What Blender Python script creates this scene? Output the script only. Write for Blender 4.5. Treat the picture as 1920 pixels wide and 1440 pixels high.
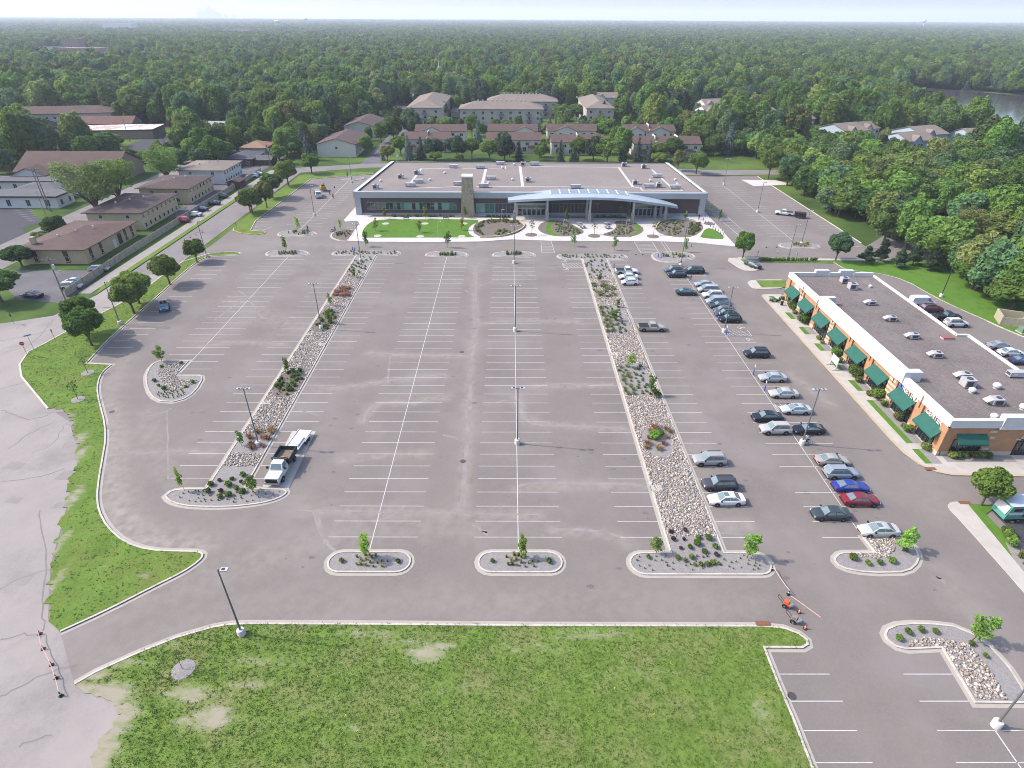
import bpy, bmesh, math, random
import numpy as np
from mathutils import Vector, Matrix
from mathutils.geometry import tessellate_polygon
rad = math.radians
sc = bpy.context.scene
COL = sc.collection
for o in list(bpy.data.objects): bpy.data.objects.remove(o)
# ------------------------------------------------------------------ camera
W0, H0, FPX, CH = 1920., 1440., 1109., 55.0          # photograph size, focal length in its pixels, drone height
PITCH = math.atan(688 / FPX); YAW = rad(-.31); ROLL = rad(.3)
cam = bpy.data.cameras.new('camera'); camo = bpy.data.objects.new('camera', cam); COL.objects.link(camo)
CR = Matrix.Rotation(YAW, 3, 'Z') @ Matrix.Rotation(math.pi / 2 - PITCH, 3, 'X') @ Matrix.Rotation(ROLL, 3, 'Z')
camo.matrix_world = Matrix.Translation((0, 0, CH)) @ CR.to_4x4()
cam.sensor_width = 36; cam.lens = FPX / W0 * 36; cam.clip_start = 1; cam.clip_end = 60000
sc.camera = camo
# ------------------------------------------------------------------ light
SUN_EL, SUN_AZ_VEC = rad(43.5), Vector((-.99, .14, 0)).normalized()      # the sun stands west, a touch north
w = bpy.data.worlds.new('World'); sc.world = w; w.use_nodes = True
nt = w.node_tree; bg = nt.nodes['Background']; sky = nt.nodes.new('ShaderNodeTexSky'); sky.sky_type = 'NISHITA'
sky.sun_disc = False; sky.sun_elevation = SUN_EL; sky.sun_rotation = math.atan2(SUN_AZ_VEC.x, SUN_AZ_VEC.y)
sky.air_density = 1.0; sky.dust_density = 3.5; sky.ozone_density = 3.0; sky.altitude = 250
nt.links.new(sky.outputs[0], bg.inputs[0]); bg.inputs[1].default_value = .15
sun = bpy.data.lights.new('sun', 'SUN'); sun.energy = 2.05; sun.angle = rad(.9); sun.color = (1, .935, .83)
suno = bpy.data.objects.new('sun', sun); COL.objects.link(suno)
sd = (SUN_AZ_VEC * math.cos(SUN_EL) + Vector((0, 0, math.sin(SUN_EL))))
suno.rotation_euler = sd.to_track_quat('Z', 'Y').to_euler(); suno.location = (0, 0, 100)
sc.view_settings.view_transform = 'Standard'; sc.view_settings.look = 'None'
sc.view_settings.exposure = 1.38; sc.view_settings.gamma = 1
sc.cycles.use_denoising = True; sc.cycles.denoising_prefilter = 'NONE'; sc.cycles.filter_width = .95
sc.cycles.max_bounces = 5; sc.cycles.diffuse_bounces = 2; sc.cycles.glossy_bounces = 2; sc.cycles.transmission_bounces = 2
sc.cycles.volume_bounces = 2; sc.cycles.transparent_max_bounces = 4

def G(u, v, z=0.):                                     # the point of the plane at height z seen at photo position u, v
    d = CR @ Vector((u - W0 / 2, -(v - H0 / 2), -FPX)); t = (z - CH) / d.z
    return (d.x * t, d.y * t)
def GL(s, z=0.): return [G(*map(float, p.split(',')), z) for p in s.split()]
def PX(x, y, z=0.):
    q = CR.transposed() @ Vector((x, y, z - CH))
    return (W0 / 2 + FPX * q.x / -q.z, H0 / 2 - FPX * q.y / -q.z) if q.z < 0 else (-9999, -9999)

# ------------------------------------------------------------------ materials
MATS = {}; ALB = .64                                     # tones below are noted about half a stop bright; this brings them to real-world values
def mat(name, c, rough=.8, var=.12, scale=3., metal=0., bump=0., c2=None, thr=None, coord='Object', spec=.3, detail=6., rnd=0., rnd_hue=0., speck=None):
    """procedural surface: noise between two tones of one colour, an optional second colour in patches, optional random tone per object"""
    if name in MATS: return MATS[name]
    if not name.startswith(('foliage', 'grass', 'rough_grass', 'mown', 'ground_green', 'river')): c = tuple(x * ALB for x in c); c2 = c2 and tuple(x * ALB for x in c2); speck = speck and (speck[0], tuple(x * ALB for x in speck[1]), speck[2])
    m = bpy.data.materials.new(name); m.use_nodes = True; t = m.node_tree; L = t.links; N = t.nodes
    b = N['Principled BSDF']; b.inputs['Roughness'].default_value = rough; b.inputs['Metallic'].default_value = metal
    b.inputs['Specular IOR Level'].default_value = spec
    tc = N.new('ShaderNodeTexCoord'); co = tc.outputs[coord]
    n = N.new('ShaderNodeTexNoise'); n.inputs['Scale'].default_value = scale; n.inputs['Detail'].default_value = detail
    n.inputs['Roughness'].default_value = .62; L.new(co, n.inputs['Vector'])
    r = N.new('ShaderNodeValToRGB'); e = r.color_ramp.elements
    e[0].position = .28; e[1].position = .74
    e[0].color = (*[x * (1 - var) for x in c], 1); e[1].color = (*[min(1, x * (1 + var)) for x in c], 1)
    L.new(n.outputs['Fac'], r.inputs[0]); out = r.outputs[0]
    if c2:
        n2 = N.new('ShaderNodeTexNoise'); n2.inputs['Scale'].default_value = (thr or (.1, .5, .6))[0]; n2.inputs['Detail'].default_value = 8
        n2.inputs['Roughness'].default_value = .68; L.new(co, n2.inputs['Vector'])
        mr = N.new('ShaderNodeMapRange'); mr.inputs[1].default_value = thr[1]; mr.inputs[2].default_value = thr[2]
        L.new(n2.outputs['Fac'], mr.inputs[0])
        mx = N.new('ShaderNodeMix'); mx.data_type = 'RGBA'; L.new(mr.outputs[0], mx.inputs[0]); L.new(out, mx.inputs[6]); mx.inputs[7].default_value = (*c2, 1)
        out = mx.outputs[2]
    if speck:                                            # (scale, colour, amount): small flecks
        vo = N.new('ShaderNodeTexVoronoi'); vo.inputs['Scale'].default_value = speck[0]; L.new(co, vo.inputs['Vector'])
        rr = N.new('ShaderNodeValToRGB'); rr.color_ramp.elements[0].position = 0; rr.color_ramp.elements[1].position = 1
        sx = N.new('ShaderNodeSeparateColor'); L.new(vo.outputs['Color'], sx.inputs[0])
        m2 = N.new('ShaderNodeMapRange'); m2.inputs[1].default_value = .35; m2.inputs[2].default_value = 1; m2.inputs[4].default_value = speck[2]
        L.new(sx.outputs[0], m2.inputs[0])
        mx = N.new('ShaderNodeMix'); mx.data_type = 'RGBA'; L.new(m2.outputs[0], mx.inputs[0]); L.new(out, mx.inputs[6]); mx.inputs[7].default_value = (*speck[1], 1)
        out = mx.outputs[2]
    if rnd or rnd_hue:
        oi = N.new('ShaderNodeObjectInfo'); hs = N.new('ShaderNodeHueSaturation')
        a = N.new('ShaderNodeMapRange'); a.inputs[3].default_value = 1 - rnd; a.inputs[4].default_value = 1 + rnd
        L.new(oi.outputs['Random'], a.inputs[0]); L.new(a.outputs[0], hs.inputs['Value'])
        ml = N.new('ShaderNodeMath'); ml.operation = 'MULTIPLY'; ml.inputs[1].default_value = 7.13; fr = N.new('ShaderNodeMath'); fr.operation = 'FRACT'
        L.new(oi.outputs['Random'], ml.inputs[0]); L.new(ml.outputs[0], fr.inputs[0])
        h = N.new('ShaderNodeMapRange'); h.inputs[3].default_value = .5 - rnd_hue; h.inputs[4].default_value = .5 + rnd_hue
        L.new(fr.outputs[0], h.inputs[0]); L.new(h.outputs[0], hs.inputs['Hue']); L.new(out, hs.inputs['Color']); out = hs.outputs[0]
    L.new(out, b.inputs['Base Color'])
    if bump:
        bp = N.new('ShaderNodeBump'); bp.inputs['Strength'].default_value = bump; bp.inputs['Distance'].default_value = .05
        L.new(n.outputs['Fac'], bp.inputs['Height']); L.new(bp.outputs[0], b.inputs['Normal'])
    MATS[name] = m; return m
def paint(name, c, rough=.28, metal=0.): return mat(name, c, rough, .04, 2., metal, spec=.5)

# ------------------------------------------------------------------ mesh helpers
class MB:
    def __init__(s): s.v, s.f = [], []
    def add(s, vs, fs):
        k = len(s.v); s.v += [tuple(p) for p in vs]; s.f += [tuple(i + k for i in f) for f in fs]; return s
    def box(s, x0, x1, y0, y1, z0, z1):
        return s.add([(x0, y0, z0), (x1, y0, z0), (x1, y1, z0), (x0, y1, z0), (x0, y0, z1), (x1, y0, z1), (x1, y1, z1), (x0, y1, z1)],
                     [(3, 2, 1, 0), (4, 5, 6, 7), (0, 1, 5, 4), (1, 2, 6, 5), (2, 3, 7, 6), (3, 0, 4, 7)])
    def quad(s, *p): return s.add(p, [tuple(range(len(p)))])
    def prism(s, poly, z0, z1):                        # outline in x, y
        if sum(a[0] * b[1] - b[0] * a[1] for a, b in zip(poly, poly[1:] + poly[:1])) < 0: poly = poly[::-1]
        n = len(poly); vs = [(p[0], p[1], z0) for p in poly] + [(p[0], p[1], z1) for p in poly]
        fs = [(i, (i + 1) % n, n + (i + 1) % n, n + i) for i in range(n)]
        tri = tessellate_polygon([[Vector((p[0], p[1], 0)) for p in poly]])
        for t in tri:
            a, b, c = [poly[i] for i in t]
            if (b[0] - a[0]) * (c[1] - a[1]) - (b[1] - a[1]) * (c[0] - a[0]) < 0: t = t[::-1]
            fs.append(tuple(n + i for i in t)); fs.append(tuple(i for i in reversed(t)))
        return s.add(vs, fs)
    def sheet(s, poly, z):
        if sum(a[0] * b[1] - b[0] * a[1] for a, b in zip(poly, poly[1:] + poly[:1])) < 0: poly = poly[::-1]
        fs = []
        for t in tessellate_polygon([[Vector((p[0], p[1], 0)) for p in poly]]):
            a, b, c = [poly[i] for i in t]
            if (b[0] - a[0]) * (c[1] - a[1]) - (b[1] - a[1]) * (c[0] - a[0]) < 0: t = t[::-1]
            fs.append(tuple(t))
        return s.add([(p[0], p[1], z) for p in poly], fs)
    def tube(s, a, b, r0, r1=None, n=8, cap=True):
        a, b = Vector(a), Vector(b); r1 = r0 if r1 is None else r1; d = (b - a)
        q = d.to_track_quat('Z', 'Y'); vs = []
        for p, r in ((a, r0), (b, r1)):
            for i in range(n):
                t = 2 * math.pi * i / n; vs.append(p + q @ Vector((r * math.cos(t), r * math.sin(t), 0)))
        fs = [(i, (i + 1) % n, n + (i + 1) % n, n + i) for i in range(n)]
        if cap: fs += [tuple(range(n - 1, -1, -1)), tuple(range(n, 2 * n))]
        return s.add(vs, fs)
    def lathe(s, prof, n=12, c=(0, 0, 0), axis='Z'):   # prof: (r, z) from bottom to top
        vs = []
        for r, z in prof:
            for i in range(n):
                t = 2 * math.pi * i / n; p = (r * math.cos(t), r * math.sin(t), z)
                if axis == 'Y': p = (p[0], p[2], -p[1])
                vs.append((p[0] + c[0], p[1] + c[1], p[2] + c[2]))
        fs = []
        for k in range(len(prof) - 1):
            for i in range(n): fs.append((k * n + i, k * n + (i + 1) % n, (k + 1) * n + (i + 1) % n, (k + 1) * n + i))
        fs.append(tuple(range(n - 1, -1, -1))); fs.append(tuple((len(prof) - 1) * n + i for i in range(n)))
        return s.add(vs, fs)
    def ball(s, c, r, nu=10, nv=6, sx=1, sy=1, sz=1):
        pr = [(max(1e-3, math.sin(math.pi * k / nv)) * r, -math.cos(math.pi * k / nv) * r) for k in range(nv + 1)]
        k0 = len(s.v); s.lathe(pr, nu)
        for i in range(k0, len(s.v)): v = s.v[i]; s.v[i] = (v[0] * sx + c[0], v[1] * sy + c[1], v[2] * sz + c[2])
        return s
    def mesh(s, name, m=None, smooth=None):
        me = bpy.data.meshes.new(name); me.from_pydata(s.v, [], s.f)
        if m: me.materials.append(m)
        if smooth is not None:
            me.shade_smooth()
            me.set_sharp_from_angle(angle=rad(smooth))
        me.update(); return me
    def build(s, name, m, parent=None, smooth=None, loc=None):
        return put(name, s.mesh(name, m, smooth), parent, loc=loc)
def put(name, me, parent=None, loc=None, rz=0, m=None):
    o = bpy.data.objects.new(name, me); COL.objects.link(o)
    if parent is not None: o.parent = parent
    if loc is not None: o.location = loc
    if rz: o.rotation_euler.z = rz
    if m is not None: o.material_slots[0].link = 'OBJECT'; o.material_slots[0].material = m
    return o
def tag(o, label=None, cat=None, group=None, kind=None):
    if label: o['label'] = label
    if cat: o['category'] = cat
    if group: o['group'] = group
    if kind: o['kind'] = kind
    return o
def thing(name, label, cat, loc=(0, 0, 0), rz=0, group=None):
    o = bpy.data.objects.new(name, None); COL.objects.link(o); o.location = loc if len(loc) == 3 else (*loc, 0); o.rotation_euler.z = rz
    o.empty_display_size = .5
    return tag(o, label, cat, group)
def struct(mb, name, m, smooth=None): return tag(mb.build(name, m, None, smooth), kind='structure')
KIDS = {}
def copy_tree(o, parent=None):
    c = o.copy(); COL.objects.link(c)
    if parent is not None: c.parent = parent
    for ch in KIDS.get(o.name) or list(o.children): copy_tree(ch, c)
    return c
def chaikin(p, it=2, closed=True):
    for _ in range(it):
        q = []; n = len(p)
        for i in range(n if closed else n - 1):
            a, b = p[i], p[(i + 1) % n]
            q += [(a[0] * .75 + b[0] * .25, a[1] * .75 + b[1] * .25), (a[0] * .25 + b[0] * .75, a[1] * .25 + b[1] * .75)]
        if not closed: q = [p[0]] + q + [p[-1]]
        p = q
    return p
def offset(poly, d, closed=True):                      # to the left of travel for d > 0
    n = len(poly); out = []
    for i in range(n):
        a = Vector(poly[i - 1] if closed or i > 0 else poly[i]); b = Vector(poly[i]); c = Vector(poly[(i + 1) % n] if closed or i < n - 1 else poly[i])
        e1 = (b - a); e2 = (c - b)
        n1 = Vector((-e1.y, e1.x)).normalized() if e1.length > 1e-6 else None; n2 = Vector((-e2.y, e2.x)).normalized() if e2.length > 1e-6 else None
        n1 = n1 or n2; n2 = n2 or n1; m = (n1 + n2)
        if m.length < 1e-3: m = n1.copy()
        m.normalize(); k = d / max(.45, m.dot(n1)); out.append((b.x + m.x * k, b.y + m.y * k))
    return out
def ccw(p): return p if sum(a[0] * b[1] - b[0] * a[1] for a, b in zip(p, p[1:] + p[:1])) > 0 else p[::-1]
def ribbon(mb, p, wd, z0, z1, closed=True, side=1):
    """a strip of width wd along polyline p with real height (kerb) or flat (z0 == z1)"""
    a, b = p, offset(p, wd * side, closed); n = len(p)
    if side < 0: a, b = b, a
    for i in range(n if closed else n - 1):
        j = (i + 1) % n
        if z0 == z1: mb.add([(*a[i], z1), (*a[j], z1), (*b[j], z1), (*b[i], z1)], [(0, 1, 2, 3)])
        else:
            mb.add([(*a[i], z0), (*a[j], z0), (*b[j], z0), (*b[i], z0), (*a[i], z1), (*a[j], z1), (*b[j], z1), (*b[i], z1)],
                   [(4, 5, 6, 7), (0, 1, 5, 4), (2, 3, 7, 6)] + ([(0, 4, 7, 3)] if not closed and i == 0 else []) + ([(1, 2, 6, 5)] if not closed and i == n - 2 else []))
def inside(p, poly):
    x, y = p; c = False; n = len(poly); j = n - 1
    for i in range(n):
        xi, yi = poly[i]; xj, yj = poly[j]
        if (yi > y) != (yj > y) and x < (xj - xi) * (y - yi) / (yj - yi) + xi: c = not c
        j = i
    return c
R = random.Random(7)
# ------------------------------------------------------------------ colours
ASPH = mat('asphalt', (.244, .209, .188), .9, .13, .09, c2=(.285, .25, .232), thr=(.045, .5, .72), bump=.0, speck=(9., (.29, .262, .26), .35), spec=.15)
ASPH_NEW = mat('fresh_asphalt', (.075, .073, .085), .9, .12, .3, speck=(9., (.11, .11, .12), .3), spec=.15)
ASPH_OLD = mat('worn_asphalt', (.15, .142, .152), .9, .15, .15, c2=(.2, .19, .19), thr=(.08, .45, .62), spec=.15)
ROADM = mat('old_road', (.385, .34, .315), .92, .12, .12, c2=(.3, .27, .258), thr=(.1, .5, .66), speck=(7., (.42, .39, .36), .3), spec=.1)
ROADG = mat('grey_road', (.275, .243, .238), .92, .12, .12, c2=(.23, .205, .2), thr=(.1, .5, .66), speck=(7., (.33, .3, .28), .3), spec=.1)
PATCH = mat('road_patch', (.335, .297, .28), .92, .12, .6, spec=.1)
CRACK = mat('crack_sealant', (.25, .222, .215), .9, .2, .8)
SEAM = mat('chalky_seam', (.32, .288, .27), .92, .2, .5, spec=.1)
CONC = mat('concrete', (.56, .51, .455), .88, .09, .5, c2=(.48, .43, .38), thr=(.3, .5, .7), spec=.15)
CONC_NEW = mat('pale_concrete', (.68, .635, .60), .88, .07, .4, c2=(.6, .56, .53), thr=(.25, .5, .7), spec=.15)
KERB = mat('kerb_concrete', (.64, .585, .515), .88, .14, 1.6, c2=(.45, .4, .34), thr=(.35, .48, .72), spec=.15)
GUT = mat('gutter_concrete', (.5, .44, .385), .9, .1, .6, c2=(.4, .35, .31), thr=(.3, .5, .7), spec=.1)
YPAINT = mat('yellow_kerb_paint', (.62, .5, .1), .8, .2, 1.5)
LINE = mat('white_paint', (.66, .63, .62), .7, .08, .7, c2=(.4, .37, .36), thr=(1.4, .5, .74))
BLUE = mat('blue_paint', (.05, .13, .55), .6, .1, 2)
GRASS = mat('grass', (.098, .155, .03), .95, .24, .35, c2=(.14, .14, .045), thr=(.16, .48, .75), bump=.6, spec=.05)
GRASS_ROUGH = mat('rough_grass', (.11, .165, .034), .95, .24, .8, c2=(.175, .165, .075), thr=(.2, .46, .72), bump=.8, spec=.05)
LAWN = mat('mown_lawn', (.07, .15, .02), .95, .16, .5, c2=(.09, .15, .03), thr=(.5, .4, .7), spec=.05)
FOREST_FLOOR = mat('ground_green', (.05, .085, .022), .95, .35, .04, c2=(.085, .13, .03), thr=(.02, .45, .6), spec=.05)
DIRT = mat('bare_dirt', (.42, .365, .295), .95, .2, .7, c2=(.26, .23, .13), thr=(1.1, .5, .64), spec=.05)
GRAVEL = mat('grey_gravel', (.3, .27, .258), .95, .14, 2., speck=(14., (.42, .4, .4), .7), spec=.1)
SOIL = mat('mulch', (.2, .165, .14), .95, .2, 2., speck=(10., (.3, .26, .22), .5), spec=.05)

# ------------------------------------------------------------------ ground sheet to the horizon
xs = [-14000, -7000, -3500, -1800, -900, -450, -220, -110, 0, 110, 220, 450, 900, 1800, 3500, 7000, 14000]
ys = [-400, -200, -100, 0, 100, 200, 300, 450, 700, 1200, 2200, 4000, 8000, 14000, 25500]
gm = MB(); gm.add([(x, y, -.06) for y in ys for x in xs], [(j * len(xs) + i, j * len(xs) + i + 1, (j + 1) * len(xs) + i + 1, (j + 1) * len(xs) + i) for j in range(len(ys) - 1) for i in range(len(xs) - 1)])
struct(gm, 'ground', FOREST_FLOOR)

# ------------------------------------------------------------------ paved sheets
DUST = [(GL(s), w_, k) for s, w_, k in (('196,765 203,830 204,900 212,950 235,990 290,1020 370,1025', 2.6, .95), ('205,760 212,700 240,672', 1.6, .5), ('120,1180 300,1110 420,1070 520,1040 620,1005 760,985 900,985', 3.2, .4), ('150,1240 300,1185 420,1150 700,1130 1100,1130 1400,1130', 3., .3), ('335,910 300,880 270,800 280,770', 2.2, .35), ('540,930 700,965 860,960', 2., .3), ('890,500 890,620 876,800 866,960', 1.6, .35), ('430,560 520,600 640,640', 3.5, .45), ('380,640 470,600', 3., .35), ('460,440 520,455 640,462 900,463', 2.6, .4), ('900,463 1300,470 1400,476', 2.4, .3), ('1750,1060 1800,1120 1880,1220', 1.6, .4), ('1280,700 1330,900', 2., .2), ('1560,660 1700,860 1760,960', 2.5, .2))]
def seg_d(p, a, b):
    ab = np.array(b) - np.array(a); t_ = np.clip(((p - a) @ ab) / max(1e-6, ab @ ab), 0, 1); return np.hypot(*(p - (np.array(a) + t_[:, None] * ab)).T)
SEAMS = ('893,500 889,560 895,600 884,660 882,700 876,830 866,960', '690,662 760,666 880,668', '600,730 660,725 720,715 835,703', '840,745 770,755 700,756 680,790', '970,745 985,795 1100,800 1180,806', '970,915 1100,908 1225,912', '1030,995 1150,1002 1180,1018', '380,650 440,640 530,645', '200,855 330,845 400,850', '1000,725 1150,722', '895,608 960,600 1080,604', '560,958 900,964 1010,966', '1290,985 1400,985', '640,860 800,850', '1480,700 1560,760')
gx = np.linspace(-84, 135, 293); gy1 = np.linspace(-5, 163, 226); gy2 = np.linspace(163, 250.5, 71); V_, F_ = [], []
for gx_, gy_ in ((gx, gy1), (gx[gx < 101.3].tolist() + [101.3], gy2)):
    k = len(V_); n = len(gx_); V_ += [(x, y, 0.) for y in gy_ for x in gx_]; F_ += [(k + j * n + i, k + j * n + i + 1, k + (j + 1) * n + i + 1, k + (j + 1) * n + i) for j in range(len(gy_) - 1) for i in range(n - 1)]
me = bpy.data.meshes.new('asphalt_lot'); me.from_pydata(V_, [], F_); P_ = np.array(V_)[:, :2]; du = np.zeros(len(P_))
for pl_, w_, k in DUST + [(GL(s), 1., .75) for s in SEAMS]:
    pl_ = chaikin(pl_, 2, False); d = np.min([seg_d(P_, a, b) for a, b in zip(pl_, pl_[1:])], 0); du = np.maximum(du, k * np.exp(-(d / w_) ** 2))
at_ = me.attributes.new('dust', 'FLOAT', 'POINT'); at_.data.foreach_set('value', du.astype(np.float32)); me.materials.append(ASPH); tag(put('asphalt_lot', me), kind='structure')
nt_ = ASPH.node_tree; pb = nt_.nodes['Principled BSDF']; src = pb.inputs['Base Color'].links[0].from_socket; an = nt_.nodes.new('ShaderNodeAttribute'); an.attribute_name = 'dust'; mx_ = nt_.nodes.new('ShaderNodeMix'); mx_.data_type = 'RGBA'   # sandy dust washed along the drives
nz = nt_.nodes.new('ShaderNodeTexNoise'); nz.inputs['Scale'].default_value = .8; mm = nt_.nodes.new('ShaderNodeMath'); mm.operation = 'MULTIPLY'; mr_ = nt_.nodes.new('ShaderNodeMapRange'); mr_.inputs[1].default_value = .25; mr_.inputs[2].default_value = .7; tcd = nt_.nodes.new('ShaderNodeTexCoord'); nt_.links.new(tcd.outputs['Object'], nz.inputs['Vector']); nt_.links.new(nz.outputs['Fac'], mr_.inputs[0])
nt_.links.new(an.outputs['Fac'], mm.inputs[0]); nt_.links.new(mr_.outputs[0], mm.inputs[1]); nt_.links.new(mm.outputs[0], mx_.inputs[0]); nt_.links.new(src, mx_.inputs[6]); mx_.inputs[7].default_value = (.25, .216, .19, 1); nt_.links.new(mx_.outputs[2], pb.inputs['Base Color'])
OLD_ROAD = GL('-500,560 -150,600 0,607 100,592 180,554 262,500') + [(-95.2, 260)] + [(-86.4, 253.4)] + GL('280,537 240,563 180,594 130,620 85,645 55,660 38,684 42,707 92,766 130,790 150,860 95,1060 90,1165 112,1181 140,1284 290,1225 320,1330 260,1440 260,1650 -900,1650')
a = MB(); a.sheet(OLD_ROAD, .010); struct(a, 'old_road', ROADM)
a = MB(); a.sheet([(-95.2, 138), (-86.4, 141), (-86.4, 253.4), (-95.2, 256)], .014); struct(a, 'side_road', ROADG)
a = MB(); a.sheet([(-143, 90), (-129, 90), (-128.8, 340), (-143.3, 340)], 0.); struct(a, 'residential_road', ROADG)
ROADN = chaikin([(-95.2, 254), (-86.4, 253.4), (-72, 260), (-56, 265.4), (0, 268), (50, 262), (73, 250.6), (101, 254), (140, 254), (140, 262), (101, 262), (78, 262.6), (55, 271), (0, 277), (-60, 273), (-75, 268), (-95.2, 262)], 1)
a = MB(); a.sheet(ROADN, -.02); struct(a, 'back_road', ROADG)
a = MB(); a.sheet([(-65.6, 271), (-57.4, 271), (-56.5, 470), (-66, 470)], -.028); struct(a, 'side_street', ASPH_OLD)
a = MB(); a.sheet(GL('0,389 56,393 80,417 41,427 51,440 0,471 -160,520 -160,389'), -.01); struct(a, 'church_car_park', ASPH_NEW)
a = MB(); a.sheet(GL('0,507 165,507 205,503 130,560 125,569 35,562 0,530 -60,530 -60,507'), -.01); struct(a, 'house_car_park', ASPH_OLD)
a = MB(); a.sheet([(-110.2, 190), (-103.2, 190), (-103.2, 285), (-113.2, 285), (-113.2, 262), (-126, 247), (-113, 236), (-126, 221), (-111.3, 205)], -.01); struct(a, 'flats_car_park', ASPH_OLD)
a = MB(); a.sheet(GL('205,287 262,263 330,252 335,262 300,285 240,300 205,300'), -.01); struct(a, 'rear_car_park', ASPH_NEW)
a = MB(); a.sheet([(122, 150), (135, 150), (141, 300), (133, 300), (124, 185), (101, 163.0), (108, 157), (122, 157)], -.012); struct(a, 'east_street', ROADG)
a = MB(); a.sheet(GL('1860,455 1990,470 1990,400 1905,360 1880,345 1850,345 1880,368 1930,400 1930,440'), -.01); struct(a, 'driveway', ROADM)
a = MB(); a.sheet([(63.6, -5), (96, -5), (96, 57.3), (63.6, 57.3)], .008); struct(a, 'new_car_park', ASPH_NEW)
a = MB(); a.sheet(GL('1390,337 1456,338 1485,346 1413,349'), .006); struct(a, 'concrete_apron', CONC_NEW)
a = MB(); a.sheet(GL('492,913 548,808 592,809 541,917'), .006); struct(a, 'concrete_pad', CONC)

# ------------------------------------------------------------------ lawns with kerbs
def gutter_kerb(p, closed=False, side=1, gut=True, m=KERB, z=.15, name='kerb', wd=.22):
    k = MB(); ribbon(k, p, wd, -.05, z, closed, side); tag(k.build(name, m), kind='structure')
    if gut:
        g = MB(); ribbon(g, p, .42, .012, .012, closed, -side); tag(g.build('gutter', GUT), kind='structure')
S_EDGE = GL('140,1282 180,1259 260,1223 330,1195 400,1175 430,1170 470,1168.5 700,1169.5 1000,1172 1430,1173 1470,1177 1499,1188 1514,1200 1516,1210 1505,1216.5 1435,1216 1460,1280 1490,1350 1525,1440 1545,1490')
def ragged(p, a=.4, st=.55):                             # a worn edge without a kerb
    q = []
    for (x0, y0), (x1, y1) in zip(p, p[1:]):
        n = max(1, int(math.dist((x0, y0), (x1, y1)) / st)); q += [(x0 + (x1 - x0) * k / n + R.uniform(-a, a), y0 + (y1 - y0) * k / n + R.uniform(-a, a)) for k in range(n)]
    return q + [p[-1]]
S_LAWN = S_EDGE + GL('1560,1640') + ragged(GL('178,1640 175,1440 185,1390 225,1345 205,1312 158,1300'))
a = MB(); a.prism(S_LAWN, -.05, .1); struct(a, 'south_lawn', GRASS_ROUGH)
gutter_kerb(S_EDGE, side=-1)
W_EDGE = chaikin(GL('114,1186 200,1147 290,1101 345,1074 374,1054 384,1041 376,1034 340,1033 280,1031 235,1016 203,988 187,957 184,930 187,900 194,860 200,825 198,792 190,762 184,738 185,716 193,698 208,686'), 1, False) + GL('211,684 163,681.5') + chaikin(GL('200,641 245,600 287,564 350,506 385,481 420,479 446,478.5 452,475.5 446,473 420,473'), 1, False)
W_LAWN = W_EDGE + GL('394,476 344,491 310,514 280,537 240,563 180,594 130,620 85,645 55,660 39,684 43,707') + ragged(GL('92,766 118,771 132,776 140,810 150,862 130,905 122,950 108,1010 96,1060 92,1120 92,1165'))
a = MB(); a.prism(W_LAWN, -.05, .1); struct(a, 'west_lawn', GRASS)
gutter_kerb(W_EDGE, side=1)
gutter_kerb(GL('92,766 43,707 39,684 55,660 85,645 130,620 180,594 240,563 280,537 310,514 344,491 394,476'), side=1, gut=False, wd=.3)
NW_EDGE = GL('437,428 437,433 452,438 480,440.5 497,438 499,434.5 470,432.5 480,414.5 583,336 620,333 701,326.5')
a = MB(); a.prism(NW_EDGE + GL('700,322 640,324 600,325.5 562,329 541,345 493,380'), -.05, .1); struct(a, 'northwest_lawn', GRASS)
gutter_kerb(NW_EDGE[5:], side=1, gut=False); gutter_kerb(NW_EDGE[:6], side=1, gut=False, m=YPAINT)
F_EDGE = GL('177,557 257,508 360,436 447,379')
a = MB(); a.prism([(-97.2, 132), (-95.6, 127), (-95.6, 258), (-97.2, 258)], -.05, .1); struct(a, 'verge', GRASS)
a = MB(); a.sheet([(-100.3, 128), (-97.3, 128), (-97.3, 258), (-100.3, 258)], .02); struct(a, 'sidewalk', mat('grey_walk', (.36, .32, .29), .9, .1, .5))
M_EDGE = chaikin(GL('1563,493 1584,506 1610,510 1646,513 1697,526 1748,556 1800,581 1851,603'), 1, False)
a = MB(); a.prism(M_EDGE + GL('1960,650') + GL('2010,490 1790,490 1700,490.5 1600,489.5 1565,489.5'), -.05, .12); struct(a, 'east_lawn', LAWN)
gutter_kerb(M_EDGE + GL('1870,612 1960,650'), side=1, gut=False)
gutter_kerb([(101.3, 250), (101.3, 166)], side=1, gut=False)
gutter_kerb(GL('1596,462.5 1640,466 1690,467 1715,465 1728,458 1736,449'), side=1, gut=False, m=CONC)
a = MB(); a.sheet(GL('1384,482 1560,485 1780,488 1780,490.5 1560,488 1384,486'), .03); struct(a, 'sidewalk', CONC)
a = MB(); a.prism(GL('1425,487.5 1562,490 1562,494 1424,491.5'), -.02, .1); struct(a, 'hedge_strip', LAWN)
a = MB(); a.prism(chaikin(GL('1357,484 1394,484 1410,494 1426,503 1422,508 1402,509 1388,505'), 1), -.02, .13); struct(a, 'walkway_apron', CONC)
a = MB(); a.prism(GL('1388,487 1399,487 1420,503 1408,504'), .1, .145); struct(a, 'lawn_patch', LAWN)
a = MB(); a.prism(chaikin(GL('1399,527 1432,524.5 1475,525 1475,541 1420,543 1408,540'), 1), -.02, .13); struct(a, 'walkway_apron', CONC)
a = MB(); a.prism(GL('1417,526.5 1474,526.5 1474,539.5 1428,540'), .1, .145); struct(a, 'lawn_patch', GRASS)
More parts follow.
